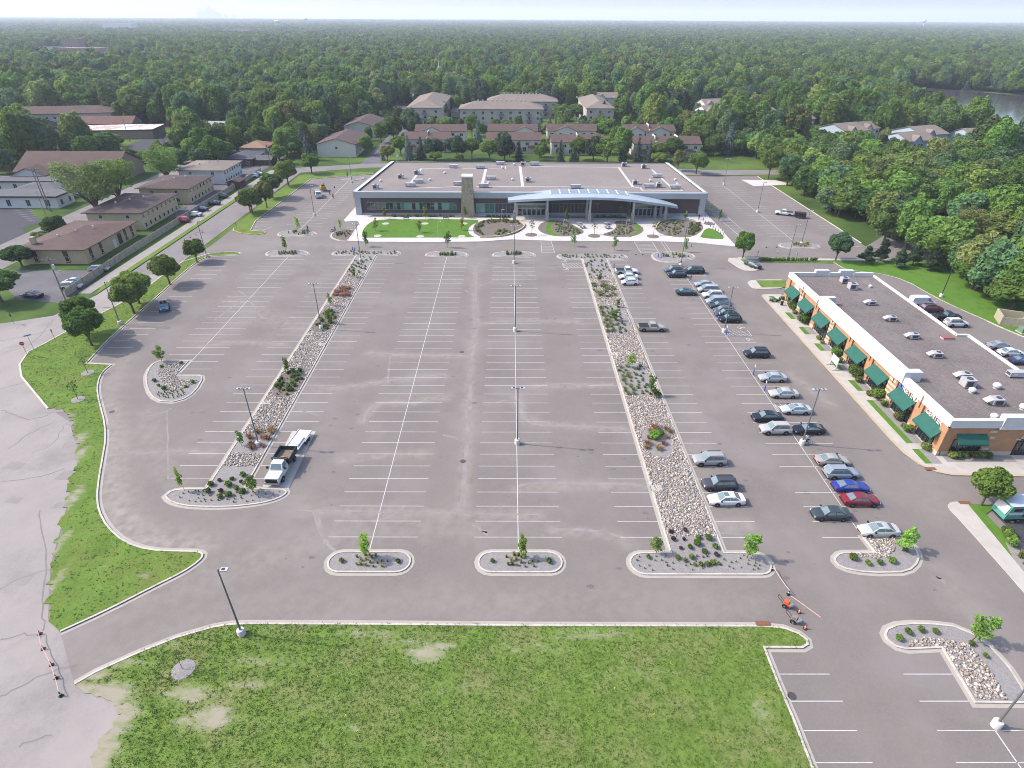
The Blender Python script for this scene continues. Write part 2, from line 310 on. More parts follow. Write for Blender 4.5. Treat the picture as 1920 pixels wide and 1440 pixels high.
# sidewalk round the shops
WK = [(63.6, 128.6), (59.4, 128.6), (58.6, 127.6), (58.5, 72), (58.7, 69), (59.5, 66.6), (61, 64.9), (63, 64.2), (90, 63.6), (90, 68.3), (63.5, 69.4)]
a = MB(); a.prism(WK, -.02, .13); struct(a, 'sidewalk', CONC)
a = MB(); a.sheet(offset(WK, .45)[2:9] + WK[2:9][::-1], .14)
a = MB(); ribbon(a, WK[1:9], .45, -.02, .142, False, 1); tag(a.build('kerb', mat('tan_kerb', (.55, .44, .31), .88, .1, .8)), kind='structure')
a = MB()
for k in range(34): a.box(58.98, 60.9, 70 + k * 1.7, 70.03 + k * 1.7, .12, .136)
for k in range(12): a.box(64 + k * 2, 64.03 + k * 2, 64.4, 66.4, .12, .136)
struct(a, 'paving_joints', GUT)
SE_W = chaikin(GL('1776,945 1790,941 1812,943 1822,956 1920,1074 1960,1125 1990,1200 1940,1135 1880,1066 1800,976 1779,955'), 1)
a = MB(); a.prism(SE_W, -.02, .13); struct(a, 'sidewalk', CONC)
a = MB(); a.prism(GL('1809,946 1861,947.5 1862,955 1848,965 1870,988 1905,1022 1940,1070 1930,1082 1822,957'), -.02, .12); struct(a, 'lawn_patch', LAWN)
a = MB(); a.prism(GL('1884,1018 1902,1022 1940,1068 1990,1130 1975,1140 1900,1050'), .05, .125); struct(a, 'gravel_bed', GRAVEL)

# ------------------------------------------------------------------ painted lines
SP = 2.74; Y0 = 52.5
def YL(k): return Y0 + SP * k
pl = MB()
def hl(x0, x1, y, t=.09): pl.add([(x0, y - t / 2, .007), (x1, y - t / 2, .007), (x1, y + t / 2, .007), (x0, y + t / 2, .007)], [(0, 1, 2, 3)])
def seg(a, b, t=.11, z=.007, mb=None):
    a, b = Vector(a), Vector(b); d = (b - a).normalized(); n = Vector((-d.y, d.x)) * t / 2
    (mb or pl).add([(*(a - n), z), (*(b - n), z), (*(b + n), z), (*(a + n), z)], [(0, 1, 2, 3)])
for k in range(37):
    y = YL(k)
    hl(-22.4, -11.3, y); hl(-4.35, 6.6, y)
    if 0 <= k <= 34: hl(13.9, 19.2, y)
    if k <= 36: hl(26.4, 31.6, y)
    if k <= 33 and k not in (4,): hl(39.05, 44.15, y)
    if 2 <= k <= 33: hl(44.15, 49.3, y)
    if k >= 4: hl(-47.3, -41.9, y); hl(-35.9, -30.3, y)
    if k >= 15: hl(-59.5, -54.4, y)
    if k >= 16: hl(-64.9, -59.5, y)
    if 16.4 <= k: hl(-78.4, -73.1, y)
for x, y0, y1 in ((-16.9, 50.4, 153.6), (1.15, 50.6, 153.2), (44.15, 51.3, 147), (-59.5, 92.3, 154.8)): seg((x, y0), (x, y1), .11)
for k in range(-1, 9):
    y = 34.45 - 2.72 * k
    if k >= 0: hl(26.5, 31.7, y); hl(39., 44.2, y) if k < 3 or k > 0 else None; hl(44.2, 49.4, y) if k >= 2 else None
seg((44.3, 29.0), (44.5, 10), .13)
for k in range(24):
    y = 178.5 + 2.74 * k
    hl(-79.4, -74.2, y - 1.5)
    if k > 0: pl.add([], []); seg((-69., y + .9), (-63.5, y)); seg((-63.5, y), (-58., y - .9))
seg((-63.5, 177.5), (-63.5, 241), .13); seg(G(480, 438), G(511, 424.5), .12)
for k in range(4): seg(G(648, 419 + 4.2 * k), G(671, 416 + 4.2 * k), .11)
for k in range(24):
    y = 172. + 2.74 * k
    hl(95.9, 101.1, y)
    if y < 233: hl(77.2, 82.6, y); hl(82.6, 88, y)
    if 188 < y < 232 : hl(66.5, 71.5, y - .6)
seg((82.6, 169), (82.6, 234), .13)
for k in range(8): hl(63.9, 69.2, 54.6 - 2.9 * k, .12)
for k in range(7): seg((-124.5 + 0 * k, 100), (-124.5, 100.1), .1)
for k in range(6): seg(G(18 + 7 * k, 396 + 3.6 * k), G(60 + 2.2 * k, 392.5 + 3.9 * k), .12)
# accessible bays: hatched aisles beside the lamp bases, crossings on the drive
def hatch(p, n, lean=.45):
    (x0, y0), (x1, y1) = p; b = [(x0, y0), (x1, y0), (x1, y1), (x0, y1)]
    for i in range(4): seg(b[i], b[(i + 1) % 4], .11)
    for i in range(n): x = x0 + (x1 - x0) * (i + .6) / n; seg((x, y0), (max(x0, x - (y1 - y0) * lean), y1), .1)
hatch(((13.9, YL(34) + .3), (19.2, YL(35) + .6)), 6); hatch(((26.6, YL(33) + .3), (31.7, YL(34))), 6); hatch(((44.4, YL(32) + .3), (49.3, YL(33))), 6)
hatch(((44.4, YL(20)), (49.4, YL(21))), 6); hatch(((44.4, YL(10)), (49.4, YL(11))), 6)
def ladder(a, b, c, d, n):
    a, b, c, d = [Vector(G(*p)) for p in (a, b, c, d)]                 # a-b one rail, d-c the other
    seg(a, b, .12); seg(d, c, .12)
    for i in range(n + 1): t = i / n; seg(a.lerp(b, t), d.lerp(c, t), .12)
ladder((1014, 451), (1016, 473.5), (1040, 473.5), (1033, 451), 8)
ladder((1189, 453), (1202, 474), (1235, 473), (1223, 453), 8)
seg(G(1239, 453), G(1252, 472), .12); seg(G(1245, 453), G(1258, 472), .12)
for k in range(9): seg(G(1338 + 6.2 * k, 402 + 5.2 * k), G(1357 + 6.2 * k, 401 + 5.4 * k), .12)
seg(G(1335, 399), G(1392, 447), .12); seg(G(1355, 399), G(1405, 442), .12)
struct(pl, 'parking_lines', LINE)
wm = MB()                                               # painted wheelchair marks
def chair_mark(x, y, s=.55, r=0.):
    q = Matrix.Rotation(r, 2); P = lambda a, b: (Vector((x, y)) + q @ Vector((a * s, b * s)))
    c = [P(.75 * math.cos(t), .75 * math.sin(t) - .3) for t in np.linspace(rad(100), rad(390), 12)]
    for u, v2 in zip(c, c[1:]): seg(u, v2, .13, .008, wm)
    seg(P(-.1, 1.5), P(.05, .1), .16, .008, wm); seg(P(.05, .1), P(.9, .1), .14, .008, wm); seg(P(.9, .1), P(1.2, -1), .14, .008, wm)
    t = [P(-.12 + .25 * math.cos(k), 1.8 + .25 * math.sin(k)) for k in np.linspace(0, 6.28, 8)[:-1]]; wm.quad(*[(*p, .008) for p in t])
for x, y, r in ((48.3, YL(21) + 1.2, -1.57), (48.3, YL(20) - 1.3, -1.57), (14.6, YL(34) - 1, 1.57), (14.6, YL(36) - .6, 1.57), (30.9, YL(34) + 1.2, -1.57), (48.4, YL(33) + 1.2, -1.57)): chair_mark(x, y, .5, r)
struct(wm, 'wheelchair_marks', LINE)
# chalky seams and tyre-washed streaks on the asphalt, patches and cracks on the old road
sm = MB()
SZ = [0]
def streak(s, t=.22, z=.005, mb=None, jit=.1):
    p = chaikin(GL(s), 2, False); q = []; SZ[0] += 1; z += SZ[0] * .00012
    for x, y in p: q.append((x + R.uniform(-jit, jit), y + R.uniform(-jit, jit)))
    (lambda m: [m.add([(*a, z), (*b, z), (*c, z), (*d, z)], [(0, 1, 2, 3)]) for a, b, c, d in zip(q, q[1:], offset(q, t, False)[1:], offset(q, t, False))])(mb or sm)
for s, t in (('893,500 889,560 895,600 893,620 884,660 882,700 880,760 876,830 870,880 866,960', .3), ('889,500 885,560 890,600 889,640 881,680 878,760 872,830 866,900 862,960', .2),
             ('590,960 600,990 610,1020 625,1035', .3), ('586,960 596,990 606,1020', .2), ('690,662 760,666 880,668', .3), ('730,665 727,690 726,718', .25), ('600,730 660,725 720,715 780,710 835,703', .35),
             ('840,745 770,755 700,756 685,768 678,795', .4), ('830,818 850,820 868,830', .3), ('700,980 735,970 760,950', .25), ('885,985 900,995 912,1000', .25), ('970,745 980,785 1000,800 1100,800 1180,806', .35),
             ('1000,725 1040,720 1150,722', .3), ('970,915 1000,907 1100,908 1225,912', .35), ('1030,995 1080,994 1150,1002 1180,1018', .35), ('930,755 960,750 972,765', .25), ('870,545 892,555 895,610', .4),
             ('380,650 440,640 530,645', .3), ('200,855 260,853 330,845 400,850', .3), ('312,770 313,830 314,900', .2), ('320,765 300,775 275,780', .25), ('520,590 490,600 470,560 450,545', .35), ('455,560 400,600', .3), ('560,770 600,780', .2), ('1330,1000 1420,1004', .2),
             ('895,608 960,600 1080,604', .25), ('890,540 950,520 1000,516', .25), ('560,958 700,961 900,964 1010,966', .2), ('1755,1080 1770,1095 1790,1105', .3), ('870,490 930,500 1000,505', .25)): streak(s, t * 1.25)
struct(sm, 'washed_seams', SEAM)
dm = MB()
for s, t in (('0,1105 60,1075 130,1060', 0.120), ('70,960 85,1050 78,1120 85,1180', 0.135), ('0,905 60,900 120,880', 0.150), ('0,730 40,720 80,700', 0.180), ('10,660 60,650 100,600', 0.150), ('0,1310 60,1270 140,1250', 0.135), ('40,1400 100,1375', 0.120), ('0,1200 40,1190 80,1195', 0.120), ('20,840 60,810 95,795', 0.150), ('60,850 100,835 120,800', 0.105), ('0,640 80,625 150,600', 0.150), ('5,770 50,790 90,780', 0.180)): streak(s, t, .017, dm, .25)
struct(dm, 'road_cracks', CRACK); dm = MB()
for x, y, sx, sy in ((-64.5, 68, 2., 1.2), (-66, 71, 1.3, 1), (-62, 64, 1.7, 1.3), (-66, 59, 1.2, .8), (-58.5, 58, 2, .7), (-68, 76, 3, .6), (-74, 80, 4, .8), (-71, 66, 1.6, 1), (-63, 75.5, 1.5, .9), (-78, 90, 6, .6), (-56, 46, 1.5, 1.2)):
    q = R.uniform(-.4, .4); dm.sheet([(x + a * math.cos(q) - b * math.sin(q), y + a * math.sin(q) + b * math.cos(q)) for a, b in ((-sx * .8, -sy * .8), (sx * .9, -sy * .7), (sx * .8, sy * .8), (-sx * .7, sy * .9))], .0165)
struct(dm, 'road_repairs', PATCH)
st = MB()                                               # oil drips and tyre scuffs
for _ in range(120):
    x = R.choice((-26, -8, 10, 35, 42, 47, -50, 29, 16)) + R.uniform(-3, 3); y = R.uniform(44, 150); s = R.uniform(.1, .38)
    st.sheet([(x + s * 1.6 * math.cos(t) * R.uniform(.6, 1.2), y + s * math.sin(t) * R.uniform(.6, 1.2)) for t in np.linspace(0, 6.28, 9)[:-1]], .0045)
struct(st, 'oil_stains', mat('oil_stain', (.18, .16, .155), .85, .2, 2))
mh = MB()
for u, v in ((210, 772), (868, 865), (1485, 1305)): x, y = G(u, v); mh.lathe([(.42, .0), (.42, .012)], 14, (x, y, 0))
for u, v in ((866, 660),): x, y = G(u, v); mh.box(x - .4, x + .4, y - .3, y + .3, 0, .012)
struct(mh, 'manhole_covers', mat('cast_iron', (.12, .1, .1), .7, .2, 3, .4))
# worn ground in the rough grass: soft-edged bare patches where the photo has them
BARE = [(355, 1302, 2.2, .9, .9), (400, 1345, 1.8, 1.3, 1.), (348, 1354, 1.2, .5, .8), (470, 1284, 2.4, .5, .6), (800, 1226, 1.8, 1.1, 1.), (832, 1212, 1.3, .5, .8), (760, 1205, 3., .8, .5), (690, 1190, 4, .6, .55), (1100, 1192, 5, .7, .6), (1000, 1215, 4, 1., .45), (265, 1082, 1.6, .8, .6), (200, 1060, 1.4, .7, .45), (1425, 1335, .9, 1.6, .6), (500, 1240, 4, .8, .5), (200, 1310, 2.2, 1.6, 1.1), (222, 1345, 1.8, 1.6, 1.05), (185, 1420, 1.3, 3.5, 1.1), (155, 1298, 2., 1., 1.1), (230, 1242, 2.4, .7, .7), (300, 1207, 2.5, .5, .55), (180, 1265, 1.6, .7, .9), (140, 860, 1.3, 2.6, 1.), (122, 950, 1.1, 5., 1.), (103, 1030, .9, 4., .95), (90, 1110, .7, 4., .9), (120, 785, 2., 1.6, 1.), (142, 830, 1.5, 2.6, 1.), (660, 1365, .7, .4, .55), (860, 1290, 3.5, 1., .35), (1200, 1260, 3, 1., .35), (560, 1330, 2., .8, .35)]
def add_bare(mt, col, lo, hi):
    t = mt.node_tree; N, L = t.nodes, t.links; pb = N['Principled BSDF']; src = pb.inputs['Base Color'].links[0].from_socket; tc = N.new('ShaderNodeTexCoord'); last = None
    for u, v, rx, ry, k in BARE:
        x, y = G(u, v); mp = N.new('ShaderNodeVectorMath'); mp.operation = 'SUBTRACT'; L.new(tc.outputs['Object'], mp.inputs[0]); mp.inputs[1].default_value = (x, y, 0); ml = N.new('ShaderNodeVectorMath'); ml.operation = 'MULTIPLY'; L.new(mp.outputs[0], ml.inputs[0]); ml.inputs[1].default_value = (1 / rx, 1 / ry, 0)
        ln = N.new('ShaderNodeVectorMath'); ln.operation = 'LENGTH'; L.new(ml.outputs[0], ln.inputs[0]); mr = N.new('ShaderNodeMapRange'); mr.interpolation_type = 'SMOOTHSTEP'; mr.inputs[1].default_value = 1.9; mr.inputs[2].default_value = .2; mr.inputs[4].default_value = k; L.new(ln.outputs['Value'], mr.inputs[0])
        if last is None: last = mr.outputs[0]
        else: mx = N.new('ShaderNodeMath'); mx.operation = 'MAXIMUM'; L.new(last, mx.inputs[0]); L.new(mr.outputs[0], mx.inputs[1]); last = mx.outputs[0]
    nz = N.new('ShaderNodeTexNoise'); nz.inputs['Scale'].default_value = 1.1; nz.inputs['Detail'].default_value = 10; nz.inputs['Roughness'].default_value = .7; st_ = N.new('ShaderNodeVectorMath'); st_.operation = 'MULTIPLY'; st_.inputs[1].default_value = (.6, 1.3, 1); L.new(tc.outputs['Object'], st_.inputs[0]); L.new(st_.outputs[0], nz.inputs['Vector'])
    ad = N.new('ShaderNodeMath'); ad.operation = 'MULTIPLY_ADD'; ad.inputs[1].default_value = 2.4; L.new(nz.outputs['Fac'], ad.inputs[0]); L.new(last, ad.inputs[2]); mr = N.new('ShaderNodeMapRange'); mr.inputs[1].default_value = lo; mr.inputs[2].default_value = hi; L.new(ad.outputs[0], mr.inputs[0])
    mx = N.new('ShaderNodeMix'); mx.data_type = 'RGBA'; L.new(mr.outputs[0], mx.inputs[0]); L.new(src, mx.inputs[6]); mx.inputs[7].default_value = (*col, 1); L.new(mx.outputs[2], pb.inputs['Base Color'])
add_bare(GRASS_ROUGH, (.25, .222, .165), 1.55, 2.25); add_bare(GRASS, (.25, .222, .175), 1.72, 2.4)
BXY = [(*G(u, v), rx, ry, k) for u, v, rx, ry, k in BARE]
def bare_at(x, y): return max(k * max(0., 1 - math.hypot((x - a) / b, (y - c) / d) / 1.7) for a, c, b, d, k in BXY)
# ------------------------------------------------------------------ foliage
def np_mesh(name, V, F, m=None, cols=None):
    V = np.asarray(V, np.float32); F = np.asarray(F, np.int32); me = bpy.data.meshes.new(name); k = F.shape[1]
    me.vertices.add(len(V)); me.vertices.foreach_set('co', V.ravel()); me.loops.add(F.size); me.loops.foreach_set('vertex_index', F.ravel())
    me.polygons.add(len(F)); me.polygons.foreach_set('loop_start', np.arange(0, F.size, k, dtype=np.int32))
    if cols is not None:
        at = me.color_attributes.new('tone', 'FLOAT_COLOR', 'POINT'); at.data.foreach_set('color', np.asarray(cols, np.float32).ravel())
    if m: me.materials.append(m)
    me.update(calc_edges=True); me.validate(); return me
def leaves(pts, nrm, size, rng, asp=1.5, spread=.8):
    """one small four-cornered leaf spray per point, roughly facing nrm"""
    n = len(pts); nr = nrm + rng.normal(0, spread, (n, 3)); nr /= np.linalg.norm(nr, axis=1, keepdims=True) + 1e-9
    a = np.cross(nr, rng.normal(0, 1, (n, 3))); a /= np.linalg.norm(a, axis=1, keepdims=True) + 1e-9; b = np.cross(nr, a)
    s = size * rng.uniform(.6, 1.35, (n, 1)); A = a * s * asp * .5; B = b * s * .5; bend = nr * s * .12
    V = np.stack([pts - A, pts - B * 1. + bend, pts + A, pts + B + bend], 1).reshape(-1, 3)
    return V, np.arange(4 * n).reshape(-1, 4)
ICO_V = []
for s1 in (-1, 1):
    for s2 in (-1, 1): p = (1 + 5 ** .5) / 2; ICO_V += [(0, s1, s2 * p), (s1, s2 * p, 0), (s2 * p, 0, s1)]
ICO_V = np.array(ICO_V) / math.sqrt(1 + ((1 + 5 ** .5) / 2) ** 2)
_b = bmesh.new(); _r = bmesh.ops.create_icosphere(_b, subdivisions=1, radius=1); ICO_V = np.array([v.co[:] for v in _b.verts]); ICO_F = np.array([[v.index for v in f.verts] for f in _b.faces]); _b.free()
def surf_points(blobs, n, rng, lo=.82, hi=1.06, keep=.8, top=0.):
    C = np.array([b[0] for b in blobs]); S = np.array([b[1] for b in blobs]); w_ = (S[:, 0] * S[:, 1] + S[:, 0] * S[:, 2]); w_ = w_ / w_.sum()
    P, Nn = [], []; got = 0
    while got < n:
        i = rng.choice(len(C), n, p=w_); d = rng.normal(0, 1, (n, 3)); d /= np.linalg.norm(d, axis=1, keepdims=True)
        if top: d[:, 2] = np.where(rng.uniform(0, 1, n) < top, np.abs(d[:, 2]), d[:, 2])
        p = C[i] + d * S[i] * rng.uniform(lo, hi, (n, 1))
        ok = np.ones(n, bool)
        for c, s in zip(C, S):
            q = (((p - c) / s) ** 2).sum(1); ok &= q > keep * keep * lo * lo * .95
        p = p[ok]; P.append(p); Nn.append((d / S[i])[ok]); got += len(p)
        if not len(p): break
    P = np.concatenate(P)[:n]; Nn = np.concatenate(Nn)[:n]; Nn /= np.linalg.norm(Nn, axis=1, keepdims=True); return P, Nn
def crown_mesh(name, blobs, n, size, m, seed=0, core=.74, keep=.8, spread=.75, asp=1.5, top=.3, hi=1.08):
    rng = np.random.default_rng(seed); P, Nn = surf_points(blobs, n, rng, keep=keep, top=top, hi=hi); V, F = leaves(P, Nn, size, rng, asp, spread)
    F = [tuple(f) for f in F]
    if core:
        V = [V]; k = 4 * n
        for c, s in blobs:
            V.append(np.array(c) + ICO_V * np.array(s) * core * rng.uniform(.85, 1.1, (len(ICO_V), 1))); F += [tuple(int(i) + k for i in f) for f in ICO_F]; k += len(ICO_V)
        V = np.concatenate(V)
    me = bpy.data.meshes.new(name); me.from_pydata([tuple(map(float, p)) for p in V], [], F); me.materials.append(m); me.update(); return me
def fol(name, c, rnd=.3, hue=.022, var=.3):
    m = mat(name, c, .75, var, .55, rnd=rnd, rnd_hue=hue, spec=.1, detail=3.); t = m.node_tree; b = t.nodes['Principled BSDF']; tr = t.nodes.new('ShaderNodeBsdfTranslucent'); mx = t.nodes.new('ShaderNodeMixShader'); mx.inputs[0].default_value = .45   # thin leaves let some light through
    t.links.new(b.inputs['Base Color'].links[0].from_socket, tr.inputs[0]); t.links.new(b.outputs[0], mx.inputs[1]); t.links.new(tr.outputs[0], mx.inputs[2]); t.links.new(mx.outputs[0], t.nodes['Material Output'].inputs[0]); return m
F_MID = fol('foliage_green', (0.141, 0.217, 0.048)); F_DARK = fol('foliage_dark', (0.091, 0.153, 0.042)); F_LIGHT = fol('foliage_light', (0.197, 0.274, 0.067))
F_OLIVE = fol('foliage_olive', (0.179, 0.222, 0.071)); F_BLUE = fol('foliage_bluegreen', (0.120, 0.195, 0.086)); F_SPR = fol('foliage_spruce', (0.077, 0.113, 0.063)); F_BSPR = fol('foliage_blue_spruce', (0.136, 0.192, 0.164))
F_PURP = fol('foliage_purple', (0.11, 0.06, 0.075)); F_YOUNG = fol('foliage_young', (.23, .38, .06)); F_BRIGHT = fol('foliage_bright', (0.15, 0.24, 0.05)); F_BROWN = fol('foliage_brown_grass', (0.3, 0.185, 0.11)); F_GREY = fol('foliage_grey_green', (.26, .31, .15)); F_YEL = fol('foliage_yellow_green', (.221, .247, .058)); F_GRASSY = fol('foliage_straw', (.36, .36, .15))
BARK = mat('bark', (.14, .105, .08), .95, .25, 3., bump=.4)
F_ALL = [F_MID, F_DARK, F_LIGHT, F_OLIVE, F_BLUE, F_BRIGHT]
def blobs_round(seed, n=13, h=1., flat=.85, r0=.36):
    r = random.Random(seed); out = [((0, 0, .5), (.36, .36, .36 * flat))]
    for k in range(n):
        t = k * 2.39996 + r.uniform(-.4, .4); z = -.55 + 1.45 * (k + .5) / n; rr = math.sqrt(max(.05, 1 - z * z)) * .33 * r.uniform(.8, 1.15)
        s = r.uniform(.14, .24) * (1 if z < .5 else .9)
        out.append(((rr * math.cos(t), rr * math.sin(t), .5 + z * .36), (s, s, s * flat)))
    return [(tuple((c[0] / 1.18, c[1] / 1.18, .5 + (c[2] - .5) / 1.06)), (s[0] / 1.18, s[1] / 1.18, s[2] / 1.06)) for c, s in out]   # crown of unit width centred on z = .5, about .0 to 1.0 high
def scale_blobs(b, w_, h, z0): return [((c[0] * w_, c[1] * w_, z0 + c[2] * h), (s[0] * w_, s[1] * w_, s[2] * h)) for c, s in b]
def limbs(h, w_, z0, seed, r0=.2, n=6, spread=.33):
    r = random.Random(seed); m = MB(); zt = z0 + (h - z0) * .35; m.tube((0, 0, -.1), (0, 0, z0 * .55), r0 * 1.25, r0, 8); m.tube((0, 0, z0 * .55), (0, 0, zt), r0, r0 * .6, 8)
    for k in range(n):
        t = k * 2.4 + r.uniform(-.3, .3); zb = z0 * r.uniform(.75, 1.1); e = (w_ * spread * math.cos(t), w_ * spread * math.sin(t), z0 + (h - z0) * r.uniform(.45, .8))
        mid = (e[0] * .4, e[1] * .4, zb + (e[2] - zb) * .55); m.tube((0, 0, zb), mid, r0 * .5, r0 * .34, 6, False); m.tube(mid, e, r0 * .34, r0 * .1, 6, False)
    return m
# prototypes: unit-size data per kind -> (trunk mesh, crown mesh), nominal height and width
KIND = {}
def kind(name, trunk, crown): KIND.setdefault(name, []).append((trunk, crown))
for s in range(4):                                       # round maples and lindens, 8 m by 7 m
    b = scale_blobs(blobs_round(s, 15), 7.4, 6.4, 1.7); kind('round', limbs(8, 7, 1.8, s).mesh('trunk', BARK, 50), crown_mesh('crown', b, 4200, .38, F_MID, s))
for s in range(7):                                       # tall forest trees, 14 m by 10 m
    r = random.Random(s + 50); b = scale_blobs(blobs_round(s + 20, (18, 11, 24)[s % 3], flat=(1., .8, 1.25)[s % 3]), (10., 11.5, 8.2)[s % 3], (12.4, 11, 13.2)[s % 3], 1.6)
    b = [((c[0] + r.uniform(-.7, .7), c[1] + r.uniform(-.7, .7), c[2] + r.uniform(-.9, .6)), tuple(q * r.uniform(.8, 1.2) for q in sz)) for c, sz in b]
    kind('forest', limbs(14, 9, 4, s, .28).mesh('trunk', BARK, 50), crown_mesh('crown', b, 3000, .62, F_MID, s + 9, core=.8, spread=.6))
for s in range(2):                                       # open locust-like crowns with limbs showing, 14 m by 14 m
    r = random.Random(s + 80); b = [((4.6 * math.sqrt(r.random()) * math.cos(t), 4.6 * math.sqrt(r.random()) * math.sin(t), r.uniform(5.6, 12.6)), (r.uniform(1.2, 2.2),) * 2 + (r.uniform(.8, 1.3),)) for t in [r.uniform(0, 6.28) for _ in range(30)]]
    kind('open', limbs(13.5, 14, 3.2, s + 3, .42, 9, .36).mesh('trunk', BARK, 50), crown_mesh('crown', b, 5000, .34, F_LIGHT, s + 5, core=0, keep=.3, spread=1.2, hi=1.25))
for s in range(3):                                       # spruces, 11 m by 5.5 m: whorls of drooping sprays
    rng = np.random.default_rng(s + 3); P, Nn = [], []
    for k in range(16):
        z = .8 + k * .64; rad_ = 2.75 * (1 - k / 16.6) ** .85; n = int(9 + rad_ * 5)
        for i in range(n):
            t = rng.uniform(0, 6.283); L_ = rad_ * rng.uniform(.75, 1.12)
            for q in np.linspace(.25, 1, max(2, int(L_ * 3.2))): P.append((L_ * q * math.cos(t) + rng.normal(0, .08), L_ * q * math.sin(t) + rng.normal(0, .08), z - .28 * q * q * L_ + rng.normal(0, .06))); Nn.append((math.cos(t) * .4, math.sin(t) * .4, 1))
    V, F = leaves(np.array(P), np.array(Nn), .5, rng, 1.5, .45); c = MB().add(V.tolist(), F.tolist()); c.lathe([(1.75, 1.), (1.1, 4.), (.55, 7.5), (.05, 10.4)], 9)
    kind('spruce', MB().tube((0, 0, -.1), (0, 0, 9), .2, .05, 7).mesh('trunk', BARK, 50), c.mesh('crown', F_SPR))
for s in range(2):                                       # young pines with tufted tiers, 6 m
    r = random.Random(s); b = [((1.25 * (1 - k / 11) * math.cos(k * 2.4) * r.uniform(.6, 1.1), 1.25 * (1 - k / 11) * math.sin(k * 2.4), 1.5 + k * .42), (.75 * (1 - k / 16), .75 * (1 - k / 16), .42)) for k in range(11)]
    kind('pine', MB().tube((0, 0, -.1), (0, 0, 5.3), .14, .04, 7).mesh('trunk', BARK, 50), crown_mesh('crown', b, 2300, .36, F_SPR, s + 70, core=.5, keep=.4, asp=2.4, spread=1.))
for s in range(4):                                       # planted saplings, 4.2 m by 1.5 m
    r = random.Random(s + 5); b = [((.28 * math.cos(k * 2.2) * r.uniform(.4, 1.3), .28 * math.sin(k * 2.2) * r.uniform(.4, 1.3), 1.5 + k * .34), (.42 - .022 * k,) * 2 + (.34,)) for k in range(8)]
    m = MB(); m.tube((0, 0, -.1), (0, 0, 3.6), .045, .015, 6)
    for k in range(5): t = k * 2.4; m.tube((0, 0, 1.3 + k * .35), (.4 * math.cos(t), .4 * math.sin(t), 2 + k * .4), .018, .006, 4, False)
    kind('sapling', m.mesh('trunk', BARK), crown_mesh('crown', [((c[0] + r.uniform(-.25, .25), c[1] + r.uniform(-.25, .25), c[2]), tuple(q * r.uniform(.55, 1.25) for q in z)) for c, z in b], 420, .2, F_YOUNG, s + 30, core=0, keep=.1, spread=1.2, hi=1.5))
for s in range(2):                                       # thin bare-ish saplings on the lawn
    r = random.Random(s + 15); m = MB(); m.tube((0, 0, -.1), (.05, 0, 3.4), .05, .012, 6)
    for k in range(9): t = k * 2.4; z = 1.4 + k * .2; m.tube((0, 0, z), (.55 * math.cos(t), .55 * math.sin(t), z + .55), .018, .005, 4, False)
    b = [((.4 * math.cos(k * 2.4), .4 * math.sin(k * 2.4), 1.9 + k * .2), (.28, .28, .22)) for k in range(8)]
    kind('thin', m.mesh('trunk', BARK), crown_mesh('crown', b, 110, .16, F_OLIVE, s + 44, core=0, keep=.1, spread=1.2, hi=1.2))
def shrub_mesh(seed, n=260, size=.16, m=F_MID, flat=.8):
    r = random.Random(seed); b = [((.3 * math.cos(k * 2.4) * r.uniform(.3, 1), .3 * math.sin(k * 2.4) * r.uniform(.3, 1), .38 + .1 * (k % 2)), (.26,) * 2 + (.3 * flat,)) for k in range(7)]
    return crown_mesh('shrub', b, n, size, m, seed, core=.8)
SHRUB = [shrub_mesh(s) for s in range(3)]; SHRUB_BIG = [shrub_mesh(s + 7, 1500, .085) for s in range(2)]
def tuft_mesh(seed, n=90, h=.62, sp=.8, wd=.03, m=F_BROWN, name='ornamental_grass'):
    rng = np.random.default_rng(seed); V, F = [], []
    for i in range(n):
        t = rng.uniform(0, 6.283); l = h * rng.uniform(.6, 1.1); o = sp * rng.uniform(.15, 1); c, s_ = math.cos(t), math.sin(t); b0 = (rng.normal(0, .07), rng.normal(0, .07)); p = Vector((-s_, c, 0)) * wd
        pts = [Vector((b0[0], b0[1], 0)), Vector((b0[0] + c * o * .45, b0[1] + s_ * o * .45, l * .75)), Vector((b0[0] + c * o, b0[1] + s_ * o, l * (.95 - .25 * o)))]
        k = len(V); V += [pts[0] - p, pts[0] + p, pts[1] + p, pts[1] - p, pts[2]]; F += [(k, k + 1, k + 2, k + 3), (k + 3, k + 2, k + 4)]
    return MB().add(V, F).mesh(name, m)
TUFT_B = [tuft_mesh(s) for s in range(3)]; TUFT_G = [tuft_mesh(s + 9, 60, .7, .3, .03, F_GRASSY) for s in range(3)]
TREE_CATS = {'round': 'broadleaf_tree', 'forest': 'broadleaf_tree', 'open': 'broadleaf_tree', 'spruce': 'spruce_tree', 'pine': 'pine_tree', 'sapling': 'sapling', 'thin': 'sapling'}
NOM = {'round': (8., 7.), 'forest': (14., 10.), 'open': (13.6, 13.), 'spruce': (11., 5.5), 'pine': (6., 3.6), 'sapling': (4.3, 1.4), 'thin': (3.8, 1.3)}
NTREE = [0]; TREES = []
